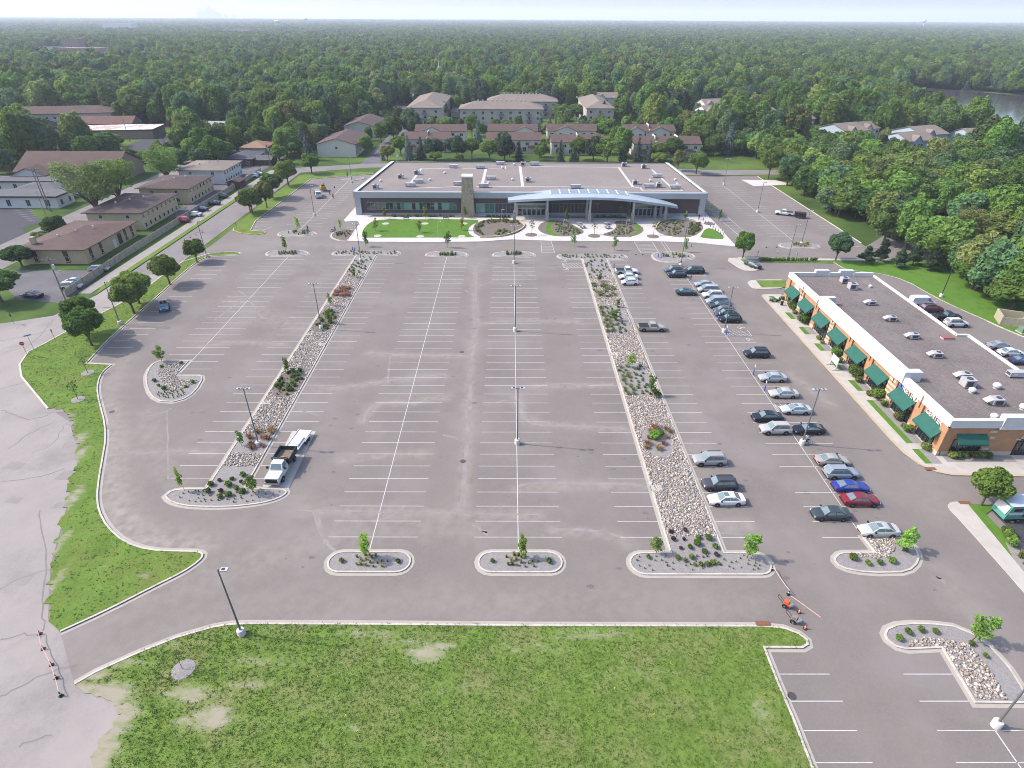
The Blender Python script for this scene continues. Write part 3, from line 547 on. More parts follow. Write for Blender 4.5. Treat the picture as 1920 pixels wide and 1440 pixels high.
def tree(k, x, y, h, w_, label, m=None, group=None, var=None, z=0., lean=(0, 0)):
    if k == 'sapling': w_, h = w_ * .82, h * .94
    NTREE[0] += 1; i = NTREE[0]; tr, cr = KIND[k][(i if var is None else var) % len(KIND[k])]
    t = thing(TREE_CATS[k], label, {'spruce': 'spruce', 'pine': 'pine', 'sapling': 'young tree', 'thin': 'young tree'}.get(k, 'tree'), (x, y, z), (i * 2.4) % 6.28, group)
    if lean != (0, 0): t.rotation_euler.z = 0
    t.scale = (w_ / NOM[k][1], w_ / NOM[k][1], h / NOM[k][0]); t.rotation_euler.x, t.rotation_euler.y = lean
    put('trunk', tr, t); c = put('crown', cr, t, m=m or cr.materials[0]); TREES.append((x, y)); return t
def tree_px(k, u, v, h, w_, label, **a): x, y = G(u, v); return tree(k, x, y, h, w_, label, **a)
def tree_top(k, u, v, h, w_, label, **a): x, y = G(u, v, h); return tree(k, x, y, h, w_, label, **a)

# ------------------------------------------------------------------ planting islands
ROCK = bpy.data.materials.new('river_rock'); ROCK.use_nodes = True; _t = ROCK.node_tree; _a = _t.nodes.new('ShaderNodeAttribute'); _a.attribute_name = 'tone'
_n = _t.nodes.new('ShaderNodeTexNoise'); _n.inputs['Scale'].default_value = 9.; _m = _t.nodes.new('ShaderNodeMix'); _m.data_type = 'RGBA'; _m.blend_type = 'MULTIPLY'; _m.inputs[0].default_value = .4
_t.links.new(_a.outputs['Color'], _m.inputs[6]); _t.links.new(_n.outputs['Fac'], _m.inputs[7]); _t.links.new(_m.outputs[2], _t.nodes['Principled BSDF'].inputs['Base Color']); _t.nodes['Principled BSDF'].inputs['Roughness'].default_value = .9
def rocks(poly, dens, lo, hi, z, label, holes=(), seed=0):
    rng = np.random.default_rng(seed); px, py = [p[0] for p in poly], [p[1] for p in poly]; x0, x1, y0, y1 = min(px), max(px), min(py), max(py)
    n = int((x1 - x0) * (y1 - y0) * dens); X = rng.uniform(x0, x1, n); Y = rng.uniform(y0, y1, n)
    ok = [i for i in range(n) if inside((X[i], Y[i]), poly) and not any(inside((X[i], Y[i]), h) for h in holes)]; V, F, C = [], [], []
    tones = np.array([(.52, .46, .4), (.4, .36, .33), (.62, .57, .52), (.36, .31, .29), (.5, .4, .33), (.68, .65, .62), (.3, .29, .29)])
    iv = ICO_V[:12] if False else ICO_V
    for k, i in enumerate(ok):
        s = rng.uniform(lo, hi) * (1 + (rng.random() < .06) * .6); sc_ = s * rng.uniform(.65, 1.25, 3) * (1, 1, .7); t = rng.uniform(0, 6.28); c, d = math.cos(t), math.sin(t)
        p = iv * sc_ * rng.uniform(.85, 1.12, (len(iv), 1)); V.append(np.stack([p[:, 0] * c - p[:, 1] * d + X[i], p[:, 0] * d + p[:, 1] * c + Y[i], p[:, 2] + z + s * .25], 1)); F.append(ICO_F + k * len(iv))
        tc = tones[rng.integers(len(tones))] * rng.uniform(.75, 1.2) * (.78, .73, .67); C.append(np.tile([*tc, 1.], (len(iv), 1)))
    if not V: return
    o = put('river_rocks', np_mesh('river_rocks', np.concatenate(V), np.concatenate(F), ROCK, np.concatenate(C))); return tag(o, label, 'rocks', None, 'stuff')
def island(p, bed=GRAVEL, gut=True, kw=.2, z=.15):
    p = ccw(p); k = MB(); ribbon(k, p, kw, -.05, z, True, 1); tag(k.build('kerb', KERB), kind='structure')
    if gut: g = MB(); ribbon(g, p, .42, .012, .012, True, -1); tag(g.build('gutter', GUT), kind='structure')
    inn = offset(p, kw - .01); b = MB(); b.prism(inn, -.03, .09); tag(b.build('gravel_bed', bed), kind='structure'); return inn
def stad(x0, x1, y0, y1, n=9):
    r = (y1 - y0) / 2; return [(x1 - r + r * math.sin(t), (y0 + y1) / 2 - r * math.cos(t)) for t in np.linspace(0, math.pi, n)] + [(x0 + r - r * math.sin(t), (y0 + y1) / 2 + r * math.cos(t)) for t in np.linspace(0, math.pi, n)]
def tee(x0, x1, y0, y1, xa, xb, yt, xc, xd, y2, y3, n=9):
    """outline of a median: bottom stadium x0-x1/y0-y1, stem xa-xb, top stadium xc-xd/y2-y3"""
    r = (y1 - y0) / 2; r2 = (y3 - y2) / 2; ym = (y0 + y1) / 2; yn = (y2 + y3) / 2
    return [(x1 - r + r * math.sin(t), ym - r * math.cos(t)) for t in np.linspace(0, math.pi, n)] + [(xb, y1), (xb, y2)] + [(xd - r2 + r2 * math.sin(t), yn - r2 * math.cos(t)) for t in np.linspace(0, math.pi, n)] + \
           [(xc + r2 - r2 * math.sin(t), yn + r2 * math.cos(t)) for t in np.linspace(0, math.pi, n)] + [(xa, y2), (xa, y1)] + [(x0 + r - r * math.sin(t), ym + r * math.cos(t)) for t in np.linspace(0, math.pi, n)]
def rect(x0, x1, y0, y1): return [(x0, y0), (x1, y0), (x1, y1), (x0, y1)]
island(stad(-21.5, -11.6, 46.9, 50.1)); island(stad(-3.7, 6.4, 46.9, 50.1))
LM = island(chaikin(GL('309,931 316,940 335,947 360,951 400,952 440,951 490,945 520,937 536,928 539,922 532,918'), 1, False) + [(-36.1, 61.4), (-36.1, 154.2)] + stad(-48.2, -30., 154.2, 157.8)[2:-2] + [(-41.4, 154.2), (-41.4, 61.4)] + chaikin(GL('383,917 345,917 322,920 309,931'), 1, False)[:-1])
RM = island(tee(14.3, 31.1, 46.6, 50., 19.5, 26.1, 0, 13., 31.6, 152.2, 155.8))
CI = island(chaikin(GL('300,676 289,682 280,692 273,706 274,722 279,735 287,746 300,753 325,754.5 350,747 368,731 380,712 378,706 370,704.5'), 1, True)[:-1] + GL('329,704.5 355,677')) if 0 else island(GL('301,676.5 288,682 279,692 273,706 274,721 279,736 287,746 300,753 325,754.5 345,749 360,740 371,728 380,712 379,706 372,704.5 329,704.5 355,676.5'))
SI = island(GL('1617,1008.5 1638.5,1035.5 1582,1036 1571,1039 1564,1046 1564,1053 1572,1062 1586,1068 1610,1073 1645,1075.5 1690,1074.5 1708,1069 1719,1059 1724,1047 1721,1035 1714,1024 1700,1012 1685,1008'))
BI = island(GL('1765,1216 1700,1219 1680,1214 1663,1202 1657,1190 1662,1179 1680,1171.5 1710,1168.5 1749,1169.6 1788,1174 1827,1190 1858,1213 1893,1252 1916,1288 1930,1320 1827,1319'))
for p in ('500,479 500,474 510,470.5 540,469 567,470 578,474.5 578,478 567,480 511,480.5', '521,441 524,436 540,433 565,431.5 585,434 592,437.5 592,440 580,442 545,444 530,444', '1244,475 1247,473 1263,471 1287,471 1300,473 1305,476 1303,480 1280,484 1228,482 1226,486',
          '800,480.5 799,477 806,474 825,471.5 850,471.5 870,474 877,478 874,481 860,482', '925,481 924,477.5 931,474 950,471.5 975,471.5 996,474 1003,478 1001,481 990,482', '1223,480 1224,477 1231,474 1250,472.5 1280,473.5 1298,477 1302,482 1297,486.5 1270,488 1272,492 1250,492 1232,489 1225,485', '1461,460 1464,457.5 1475,456 1500,456 1520,457 1534,460 1536,463 1528,465.5 1500,466.5 1475,465.5 1464,463'):
    if p.startswith('1244'): continue
    island(chaikin(GL(p), 1))
island(chaikin(GL('636,337 655,334.5 662,337 673,334.5 682,332 684,335 675,338 655,339.5'), 1), gut=False)
island(chaikin(GL('621,445 622,438 632,434 655,431 668,432.5 655,451 640,452 628,449'), 1), SOIL)
rocks(rect(-41.2, -36.3, 66, 150.5), 34, .065, .16, .1, 'pale river rock filling the long median beside the dump truck', [rect(-41.2, -36.3, 69., 74.), chaikin(rect(-41., -36.3, 84, 93.5), 2), chaikin(rect(-41., -36.6, 108, 120), 2), rect(-41, -36.3, 141, 151)], 1)
rocks(rect(19.7, 25.9, 52.6, 140), 34, .065, .16, .1, 'pale river rock filling the long median beside the parked cars', [chaikin(rect(20.3, 24.6, 68.2, 75.4), 2), chaikin(rect(19.7, 25, 84.5, 96.5), 2), chaikin(rect(19.7, 25.5, 108, 122), 2)], 2)
rocks(offset(CI, .3)[:] if 0 else GL('300,684 318,683 345,684 330,702 335,712 365,712 372,716 345,730 325,734 306,722 296,700'), 34, .065, .16, .1, 'pale river rock in the curved island by the west lawn', seed=3)
rocks(GL('1624,1010 1680,1010 1678,1030 1664,1045 1640,1048 1600,1044 1600,1040 1645,1038'), 34, .065, .16, .1, 'pale river rock in the small island beside the silver sedan', seed=4)
rocks(GL('1700,1213 1766,1212 1832,1312 1888,1312 1850,1250 1815,1210 1775,1202 1740,1196 1712,1200'), 30, .075, .18, .1, 'pale river rock in the corner island nearest the camera', seed=5)
for (x, y, side) in ((-41.4, 84.4 - 2.6, 1), (-41.4, 107, 1), (-36.1, 102.4, -1), (-36.1, 122, -1), (19.5, 60.9, 1), (19.5, 99, 1)):
    m = MB(); m.box(min(x, x + 1.5 * side), max(x, x + 1.5 * side), y, y + 1.1, 0, .17); struct(m, 'drain_apron', CONC)
MASS = []; MASSED = ('in the gravel rim', 'before the', 'at the foot of the curved', 'garden bed', 'crescent bed', 'along the hall wall', 'along the rim', 'at the far end of the')   # the tiniest plants read as ground cover
def plants(meshes, m, pts, s, label, cat, group, name=None, z=.09, jit=.25):
    if any(s_ in label for s_ in MASSED): return MASS.append((meshes, m, pts, s, z, jit))
    for i, (x, y) in enumerate(pts):
        o = put(name or 'shrub', meshes[i % len(meshes)], None, (x, y, z), i * 2.1, m); k = s * R.uniform(1 - jit, 1 + jit); o.scale = (k, k, k * R.uniform(.9, 1.1)); tag(o, label, cat, group, 'thing')
def scat(poly, n, seed, dmin=.5):
    r = random.Random(seed); px, py = [p[0] for p in poly], [p[1] for p in poly]; out = []; t = 0
    while len(out) < n and t < n * 60:
        t += 1; q = (r.uniform(min(px), max(px)), r.uniform(min(py), max(py)))
        if inside(q, poly) and all((q[0] - o[0]) ** 2 + (q[1] - o[1]) ** 2 > dmin * dmin for o in out): out.append(q)
    return out
def wpx(s): return [G(*map(float, p.split(','))) for p in s.split()]
T = tree_px
# bottom islands
for nm, xc in (('left', -16.5), ('right', 1.35)):
    lab = 'first' if nm == 'left' else 'second'
    isl = 'end island west of the drain seam' if nm == 'left' else 'end island east of the drain seam'
    plants(TUFT_G, None, scat(stad(xc - 2, xc + 2.1, 47.6, 49.6), 16, 3), .75, 'straw-green grass clump in the ' + isl, 'grass clump', 'grass clumps in the ' + isl, 'ornamental_grass')
    plants(SHRUB, F_BRIGHT, [(xc - 3.3, 48.5), (xc + 3.4, 48.4)], .72, 'low green shrub at one tip of the ' + isl, 'shrub', 'shrubs in the ' + isl)
T('sapling', 688, 1046, 4.3, 1.7, 'young green tree in the gravel island west of the drain seam', m=F_YOUNG); T('sapling', 978, 1047, 4., 1.5, 'young green tree in the gravel island east of the drain seam', m=F_YOUNG)
# left median
gl = 'rounded end of the dump truck median'
plants(SHRUB, F_BRIGHT, wpx('396,911 391,925 436,900 456,893 413,934 430,930 429,912 444,919 456,924'), .85, 'round bright shrub in the gravel at the ' + gl, 'shrub', 'round shrubs at the ' + gl)
plants(SHRUB, F_PURP, wpx('412,903 415,924 453,905'), .6, 'small dull purple shrub in the gravel at the ' + gl, 'shrub', 'purple shrubs at the ' + gl)
plants(TUFT_G, F_GREY, scat(GL('322,926 380,920 500,924 528,922 505,936 440,945 380,946 335,938'), 46, 5, .45), .42, 'tiny grey-green perennial in the gravel rim at the ' + gl, 'plant', 'perennials at the ' + gl, 'perennial')
T('sapling', 347, 921, 4.6, 1.0, 'thin leaning sapling at the rounded tip of the median by the dump truck', m=F_YOUNG, lean=(0, -.1)); T('sapling', 474, 924, 3.4, 1.9, 'bushy sapling beside the concrete pad of the dump truck', m=F_BRIGHT)
plants(TUFT_B, None, wpx('468,822 484,812 493,822 508,812 511,808 503,824 492,838 472,842 473,835'), 1.15, 'rusty brown grass clump round the lamp base in the left median', 'grass clump', 'brown grass clumps round the left median lamp', 'ornamental_grass')
T('sapling', 453, 836, 3., 1.3, 'young tree beside the brown grass in the left median', m=F_BRIGHT); T('sapling', 541, 700, 3.6, 1.6, 'young tree at the shrub bed halfway up the left median', m=F_MID)
def bed(x0, x1, y0, y1, cols, name, n=40, s=.85, soil=True):
    p = chaikin(rect(x0, x1, y0, y1), 2)
    if soil: m = MB(); m.prism(p, .05, .13); struct(m, 'mulch_bed', SOIL)
    pts = scat(offset(ccw(p), .35), n, int(x0 * 7 + y0), .55)
    for c, (ms, mt, lab) in enumerate(cols):
        q = pts[c::len(cols)]; plants(ms, mt, q, s, lab + ' in the ' + name, 'grass clump' if ms in (TUFT_B, TUFT_G) else 'shrub', lab + 's in the ' + name, 'ornamental_grass' if ms in (TUFT_B, TUFT_G) else 'shrub')
bed(-41., -36.4, 84.2, 93.2, [(SHRUB, F_MID, 'leafy shrub'), (SHRUB, F_BRIGHT, 'bright green shrub'), (SHRUB, F_DARK, 'dark shrub'), (TUFT_G, F_GREY, 'grey-green clump')], 'nearer planted bed of the left median', 34, .7)
bed(-41., -36.7, 108.4, 119.6, [(SHRUB, F_OLIVE, 'olive shrub'), (SHRUB, F_BRIGHT, 'bright green shrub'), (TUFT_G, None, 'straw clump')], 'farther planted bed of the left median', 34, .75)
plants(TUFT_B, None, scat(rect(-40.5, -36.8, 126.5, 131.5), 20, 9, .6), 1.15, 'rusty brown grass clump at the far end of the left median rocks', 'grass clump', 'brown grass clumps far along the left median', 'ornamental_grass')
plants(SHRUB, F_GREY, scat(rect(-41, -36.5, 141, 153), 22, 19, .8), .62, 'small grey-green shrub at the far end of the left median', 'shrub', 'shrubs at the far end of the left median')
plants(SHRUB, F_GREY, scat(stad(-47.5, -30.6, 154.8, 157.3), 40, 29, .6), .5, 'small grey-green shrub in the cross island before the plaza lawn', 'shrub', 'shrubs in the cross island before the plaza lawn')
T('sapling', 616, 606, 3.6, 1.8, 'young tree in the farther planted bed of the left median', m=F_MID); T('sapling', 620, 574, 3.4, 1., 'slim young tree beside the lamp in the left median', m=F_MID); T('sapling', 665, 521, 2.6, 1.3, 'small young tree near the far end of the left median rocks', m=F_MID)
T('sapling', 686, 462.5, 4.6, 2., 'young tree in the cross island before the plaza lawn', m=F_MID); T('sapling', 536, 471, 4.8, 1.9, 'pale upright sapling in the island east of the long west divider line', m=F_YOUNG)
T('sapling', 839, 464, 5., 1.9, 'dark young tree in the fringed island before the plaza lawn', m=F_DARK); T('sapling', 559, 433, 4.6, 1.9, 'pale sapling in the island where a worker trims', m=F_YOUNG); T('sapling', 639, 431, 3.8, 1.6, 'sapling in the bed at the plaza corner by the mower', m=F_YOUNG); T('sapling', 652, 334, 3., 1., 'small sapling in the far northwest island', m=F_MID)
for p, lab in (('522,474 556,474 556,478 522,478', 'island east of the long west divider line'), ('824,476 855,476 855,480 824,480', 'fringed island with the dark young tree'), ('950,475 978,475 978,479 950,479', 'fringed island with the tall lamp'), ('540,435 578,433 578,441 540,441', 'island where a worker trims'), ('630,437 658,434 656,445 632,445', 'bed at the plaza corner by the mower'), ('1487,457 1516,457 1516,463 1487,463', 'oval island in the east lot'), ('1240,476 1296,478 1290,485 1240,484', 'island with the blue bollards')):
    plants(TUFT_G, F_GRASSY if 'oval' in lab or 'blue' in lab else F_OLIVE, scat(GL(p), 16, len(lab), .5), 1.15, 'green grass clump in the ' + lab, 'grass clump', 'grass clumps in the ' + lab, 'ornamental_grass')
# right median
gr = 'rounded end of the parked cars median'
plants(SHRUB, F_MID, wpx('1306,1022 1293,1029 1309,1010 1320,1037 1340,1028 1296,1047 1328,1012'), .75, 'round green shrub in the gravel at the ' + gr, 'shrub', 'green shrubs at the ' + gr)
plants(SHRUB, F_PURP, wpx('1258,1000 1284,997 1282,1013 1276,1030 1342,1043 1262,1013'), .55, 'small dull purple shrub in the gravel at the ' + gr, 'shrub', 'purple shrubs at the ' + gr)
plants(TUFT_G, F_GREY, scat(stad(15, 30.4, 47.1, 49.5), 50, 15, .5), .42, 'tiny grey-green perennial in the gravel rim at the ' + gr, 'plant', 'perennials at the ' + gr, 'perennial')
plants(SHRUB, F_BRIGHT, wpx('1302,1061 1313,1061 1325,1060 1335,1058 1347,1059 1284,1053 1270,1048 1215,1047'), .6, 'low bright green plant along the rim at the ' + gr, 'plant', 'bright plants at the ' + gr)
T('sapling', 1230, 1038, 3., 1.5, 'small dark sapling at the tip of the median by the parked cars', m=F_MID); T('sapling', 1400, 1047, 4.3, 2.1, 'broad leaning sapling at the tip of the median by the parked cars', m=F_YOUNG, lean=(0, .1))
p = chaikin(rect(20.2, 24.8, 68, 75.6), 2); m = MB(); m.prism(p, .05, .14); struct(m, 'gravel_bed', GRAVEL)
plants(TUFT_B, None, wpx('1213,834 1216,823 1221,812 1248,806 1257,812 1250,822 1243,834 1234,843 1212,842 1226,804'), 1.2, 'rusty brown grass clump ringing the bright shrub in the right median', 'grass clump', 'brown grass clumps ringing the bright shrub', 'ornamental_grass')
plants(SHRUB, F_YOUNG, wpx('1226,823'), 1.9, 'bright yellow-green bush inside the ring of brown grass', 'shrub', None); plants(SHRUB, F_MID, wpx('1238,816'), 1.2, 'darker green bush inside the ring of brown grass', 'shrub', None)
def rows(x0, x1, y0, y1, name):
    p = chaikin(rect(x0, x1, y0, y1), 2); m = MB(); m.prism(p, .05, .13); struct(m, 'gravel_bed', GRAVEL); n = int((y1 - y0) / 1.0)
    for j, (x, ms, mt, lab) in enumerate(((x0 + .6, TUFT_B, F_OLIVE, 'brownish grass clump'), (x0 + 1.7, TUFT_B, F_OLIVE, 'brownish grass clump'), (x0 + 2.9, SHRUB, F_GREY, 'grey-green shrub'), (x0 + 4.1, SHRUB, F_OLIVE, 'olive shrub'))):
        plants(ms, mt, [(x + R.uniform(-.35, .35), y0 + .8 + k * 1.0 + R.uniform(-.4, .4)) for k in range(n - 1)], .8 if ms is TUFT_B else .55, lab + ' in the ' + name, 'grass clump' if ms is TUFT_B else 'shrub', lab + 's in the ' + name, 'ornamental_grass' if ms is TUFT_B else 'shrub')
rows(19.8, 25., 84.6, 96.4, 'nearer planted bed of the right median'); rows(19.8, 25.4, 108, 122, 'farther planted bed of the right median')
plants(TUFT_B, F_OLIVE, scat(rect(20, 25, 126.5, 134), 20, 33, .7), 1.1, 'dry brown grass clump behind the farther bed of the right median', 'grass clump', 'dry grass clumps of the right median', 'ornamental_grass')
plants(SHRUB, F_GREY, scat(rect(19.8, 25.6, 138, 151.5), 24, 39, .8), .62, 'small grey-green shrub at the far end of the right median', 'shrub', 'shrubs at the far end of the right median')
plants(SHRUB, F_GREY, scat(stad(13.6, 31, 152.8, 155.2), 36, 49, .6), .5, 'small grey-green shrub in the cross island before the entrance plaza', 'shrub', 'shrubs in the cross island before the entrance plaza')
T('sapling', 1219, 742, 4.2, 1.8, 'tall green shrub-like sapling at the right edge of the nearer right median bed', m=F_MID); T('sapling', 1230, 744, 1.6, 2., 'low sapling beside the taller one in the right median', m=F_DARK)
T('sapling', 1180, 690, 3.3, 1.7, 'yellow-green sapling above the nearer bed of the right median', m=F_YOUNG); T('sapling', 1151, 602, 2.9, 2.1, 'bright sapling in the farther bed of the right median', m=F_BRIGHT); T('sapling', 1158, 577, 2.4, 1.3, 'small dark sapling just beyond the farther bed of the right median', m=F_MID); T('sapling', 1124, 529, 2.6, 1.5, 'dark sapling behind the dry grass of the right median', m=F_DARK)
T('sapling', 1076, 462, 4.2, 1.7, 'pale sapling in the cross island left of the entrance crossing', m=F_YOUNG); T('sapling', 1152, 469, 4.4, 1.7, 'sapling in the cross island near the white pickup', m=F_YOUNG); T('sapling', 1284, 473, 4.3, 1.6, 'sapling in the island with the blue bollards', m=F_YOUNG)
# other islands
plants(SHRUB, F_MID, wpx('290,716 298,725 309,731 349,727 362,719 341,683 304,690'), .75, 'green shrub in the curved island by the west lawn', 'shrub', 'shrubs in the curved island'); plants(TUFT_G, F_BRIGHT, scat(GL('294,738 345,732 350,740 325,748 300,746'), 26, 11, .5), .5, 'tiny bright perennial at the foot of the curved island', 'plant', 'perennials in the curved island', 'perennial')
T('sapling', 304, 678, 3.6, 2.3, 'dense young maple at the tip of the curved island', m=F_MID, var=1)
plants(SHRUB, F_BRIGHT, wpx('1598,1049 1626,1059 1648,1057 1671,1055 1696,1034'), .8, 'green shrub in the small island beside the silver sedan', 'shrub', 'shrubs in the small island'); T('sapling', 1691, 1034, 3.9, 2.2, 'yellow-green sapling in the small island beside the silver sedan', m=F_YOUNG)
plants(SHRUB, F_BRIGHT, wpx('1684,1200 1701,1188 1725,1183 1752,1187 1846,1232 1820,1209'), .8, 'green shrub in the corner island nearest the camera', 'shrub', 'shrubs in the corner island'); T('sapling', 1819, 1204, 4.4, 2.4, 'leaning yellow-green sapling in the corner island nearest the camera', m=F_YOUNG, lean=(0, .28))
for u, v, lab in ((147, 750, 'nearer'), (165, 700, 'farther')):
    x, y = G(u, v); m = MB(); m.lathe([(1.1, 0), (1.05, .14), (.5, .17)], 18, (x, y, 0)); struct(m, 'mulch_ring', GRAVEL); T('thin', u, v, 3.9, 1.5, f'{lab} thin sapling in a gravel ring on the west lawn', m=F_DARK)
x, y = G(345, 1256); m = MB(); m.lathe([(1.25, 0), (1.1, .15), (.4, .2)], 14, (x, y, 0)); struct(m, 'mulch_ring', GRAVEL); T('thin', 343, 1256, 3.2, .8, 'thin sapling in a gravel ring on the south lawn', m=F_DARK)
# ------------------------------------------------------------------ buildings
ALU = mat('silver_panel', (.47, .495, .515), .45, .05, .4, .35); SIDING = mat('dark_brown_siding', (.115, .082, .08), .7, .12, 1.2); FRAME = mat('window_frame', (.3, .34, .34), .5, .05, 1, .4)
GLASS = mat('dark_glass', (.02, .035, .035), .06, .3, .5, spec=.8); GLASS_G = mat('green_glass', (.07, .19, .15), .08, .3, .35, spec=.8); GLASS_L = mat('pale_green_glass', (.22, .38, .33), .1, .15, .4, spec=.8)
STONE = mat('field_stone', (.46, .39, .26), .9, .22, 1.6, c2=(.3, .25, .18), thr=(1.1, .48, .6), bump=.5); ROOFG = mat('gravel_roof', (.31, .264, .236), .95, .1, .5, c2=(.25, .21, .205), thr=(.05, .4, .7), speck=(5., (.38, .34, .32), .5), spec=.05)
WHITE = mat('white_trim', (.72, .71, .69), .6, .05, 1.); ROOF_LINE = mat('roof_path', (.62, .59, .56), .85, .08, .6); UNIT = mat('roof_unit_paint', (.52, .5, .51), .5, .08, 1.5); UNIT_D = mat('unit_grille', (.08, .085, .09), .7, .2, 4.)
BRICK = mat('orange_brick', (.56, .3, .16), .9, .14, 2.4, c2=(.48, .25, .13), thr=(.6, .45, .65)); CAST = mat('cast_stone', (.62, .55, .42), .85, .1, 1.); AWN = mat('green_awning', (.022, .125, .095), .8, .1, 1.2); DARKF = mat('dark_frame', (.035, .03, .035), .5, .1, 2)
ROOF_BR = mat('brown_shingles', (.125, .08, .068), .95, .18, 1.5, c2=(.155, .1, .087), thr=(.25, .4, .7)); ROOF_DK = mat('dark_brown_shingles', (.10, .068, .062), .95, .16, 1.5, c2=(.13, .09, .08), thr=(.3, .4, .7)); ROOF_RED = mat('reddish_shingles', (.17, .088, .07), .95, .16, 1., c2=(.21, .115, .095), thr=(.2, .4, .7))
ROOF_TAN = mat('tan_shingles', (.25, .2, .165), .95, .12, 1.5, c2=(.29, .235, .2), thr=(.3, .4, .7)); ROOF_GR = mat('grey_shingles', (.125, .122, .13), .95, .14, 1.5, c2=(.155, .15, .155), thr=(.3, .4, .7)); ROOF_OR = mat('orange_tan_shingles', (.36, .22, .14), .95, .14, 1.5)
CREAM = mat('cream_siding', (.7, .645, .54), .85, .06, .8); YBRICK = mat('yellow_brick', (.57, .44, .27), .9, .12, 2.5); BUTTER = mat('butter_siding', (.66, .53, .32), .85, .07, .8); WHITE_S = mat('white_siding', (.72, .71, .68), .8, .05, .7); TANBR = mat('tan_brick', (.36, .27, .2), .9, .1, 1.5); BROWN_P = mat('brown_panel', (.12, .06, .045), .8, .12, 2); BLUESH = mat('pale_blue_siding', (.46, .53, .6), .8, .05, .7)

ROOF_MALL = mat('brown_gravel_roof', (.24, .2, .185), .95, .16, .5, c2=(.165, .138, .128), thr=(.09, .42, .7), speck=(5., (.3, .265, .26), .55), spec=.05)
def window(parent, side, c, z, w_, h, at, fm=FRAME, gm=GLASS, bars=1, name='window', proud=.04):
    """window unit on a wall: side S/N/E/W of the parent's local axes, centre c along the wall, wall plane at 'at'"""
    def tr(mb):
        if side in 'SN': sgn = -1 if side == 'S' else 1; f = lambda p: (c + p[0], at + sgn * p[1], z + p[2])
        else: sgn = -1 if side == 'W' else 1; f = lambda p: (at + sgn * p[1], c + p[0], z + p[2])
        mb.v = [f(p) for p in mb.v]; return mb
    m = MB(); t = .07
    m.box(-w_ / 2 - t, w_ / 2 + t, -.02, proud, -t, 0).box(-w_ / 2 - t, w_ / 2 + t, -.02, proud, h, h + t).box(-w_ / 2 - t, -w_ / 2, -.02, proud, 0, h).box(w_ / 2, w_ / 2 + t, -.02, proud, 0, h)
    for k in range(1, bars + 1): x = -w_ / 2 + w_ * k / (bars + 1); m.box(x - .03, x + .03, -.02, proud * .8, 0, h)
    f = tr(m).build(name, fm, parent); g = MB(); g.quad((-w_ / 2, proud * .4, 0), (w_ / 2, proud * .4, 0), (w_ / 2, proud * .4, h), (-w_ / 2, proud * .4, h)); tr(g).build('pane', gm, f); return f
def roof_mesh(x0, x1, y0, y1, z, rh, kind_, over=.5, th=.18):
    """gable_x: ridge along x; gable_y: ridge along y; hip"""
    a0, a1, b0, b1 = x0 - over, x1 + over, y0 - over, y1 + over; m = MB(); xm, ym = (x0 + x1) / 2, (y0 + y1) / 2
    zb = z - (rh * over / ((y1 - y0) / 2) if kind_ != 'gable_y' else rh * over / ((x1 - x0) / 2)) * .6
    def slab(top):
        n = len(top); c = [(p[0], p[1], p[2] - th) for p in top]; m.add(list(top) + c, [tuple(range(n)), tuple(range(2 * n - 1, n - 1, -1))] + [(i, n + i, n + (i + 1) % n, (i + 1) % n) for i in range(n)])
    if kind_ == 'gable_x':
        slab([(a0, b0, zb + th), (a1, b0, zb + th), (a1, ym, z + rh), (a0, ym, z + rh)]); slab([(a1, b1, zb + th), (a0, b1, zb + th), (a0, ym, z + rh + .002), (a1, ym, z + rh + .002)])
    elif kind_ == 'gable_y':
        slab([(a0, b1, zb + th), (a0, b0, zb + th), (xm, b0, z + rh), (xm, b1, z + rh)]); slab([(a1, b0, zb + th), (a1, b1, zb + th), (xm, b1, z + rh + .002), (xm, b0, z + rh + .002)])
    else:
        if x1 - x0 >= y1 - y0: r0, r1 = (a0 + (b1 - b0) / 2, ym), (a1 - (b1 - b0) / 2, ym)
        else: r0, r1 = (xm, b0 + (a1 - a0) / 2), (xm, b1 - (a1 - a0) / 2)
        A, B, C, D = (a0, b0, zb + th), (a1, b0, zb + th), (a1, b1, zb + th), (a0, b1, zb + th); r0 = (*r0, z + rh); r1 = (*r1, z + rh)
        q = [A, B, C, D, r0, r1] + [(p[0], p[1], zb) for p in (A, B, C, D)]
        sl = [(0, 1, 5, 4), (1, 2, 5), (2, 3, 4, 5), (3, 0, 4)] if x1 - x0 >= y1 - y0 else [(0, 1, 4), (1, 2, 5, 4), (2, 3, 5), (3, 0, 4, 5)]
        m.add(q, sl + [(0, 6, 7, 1), (1, 7, 8, 2), (2, 8, 9, 3), (3, 9, 6, 0), (9, 8, 7, 6)])
    return m
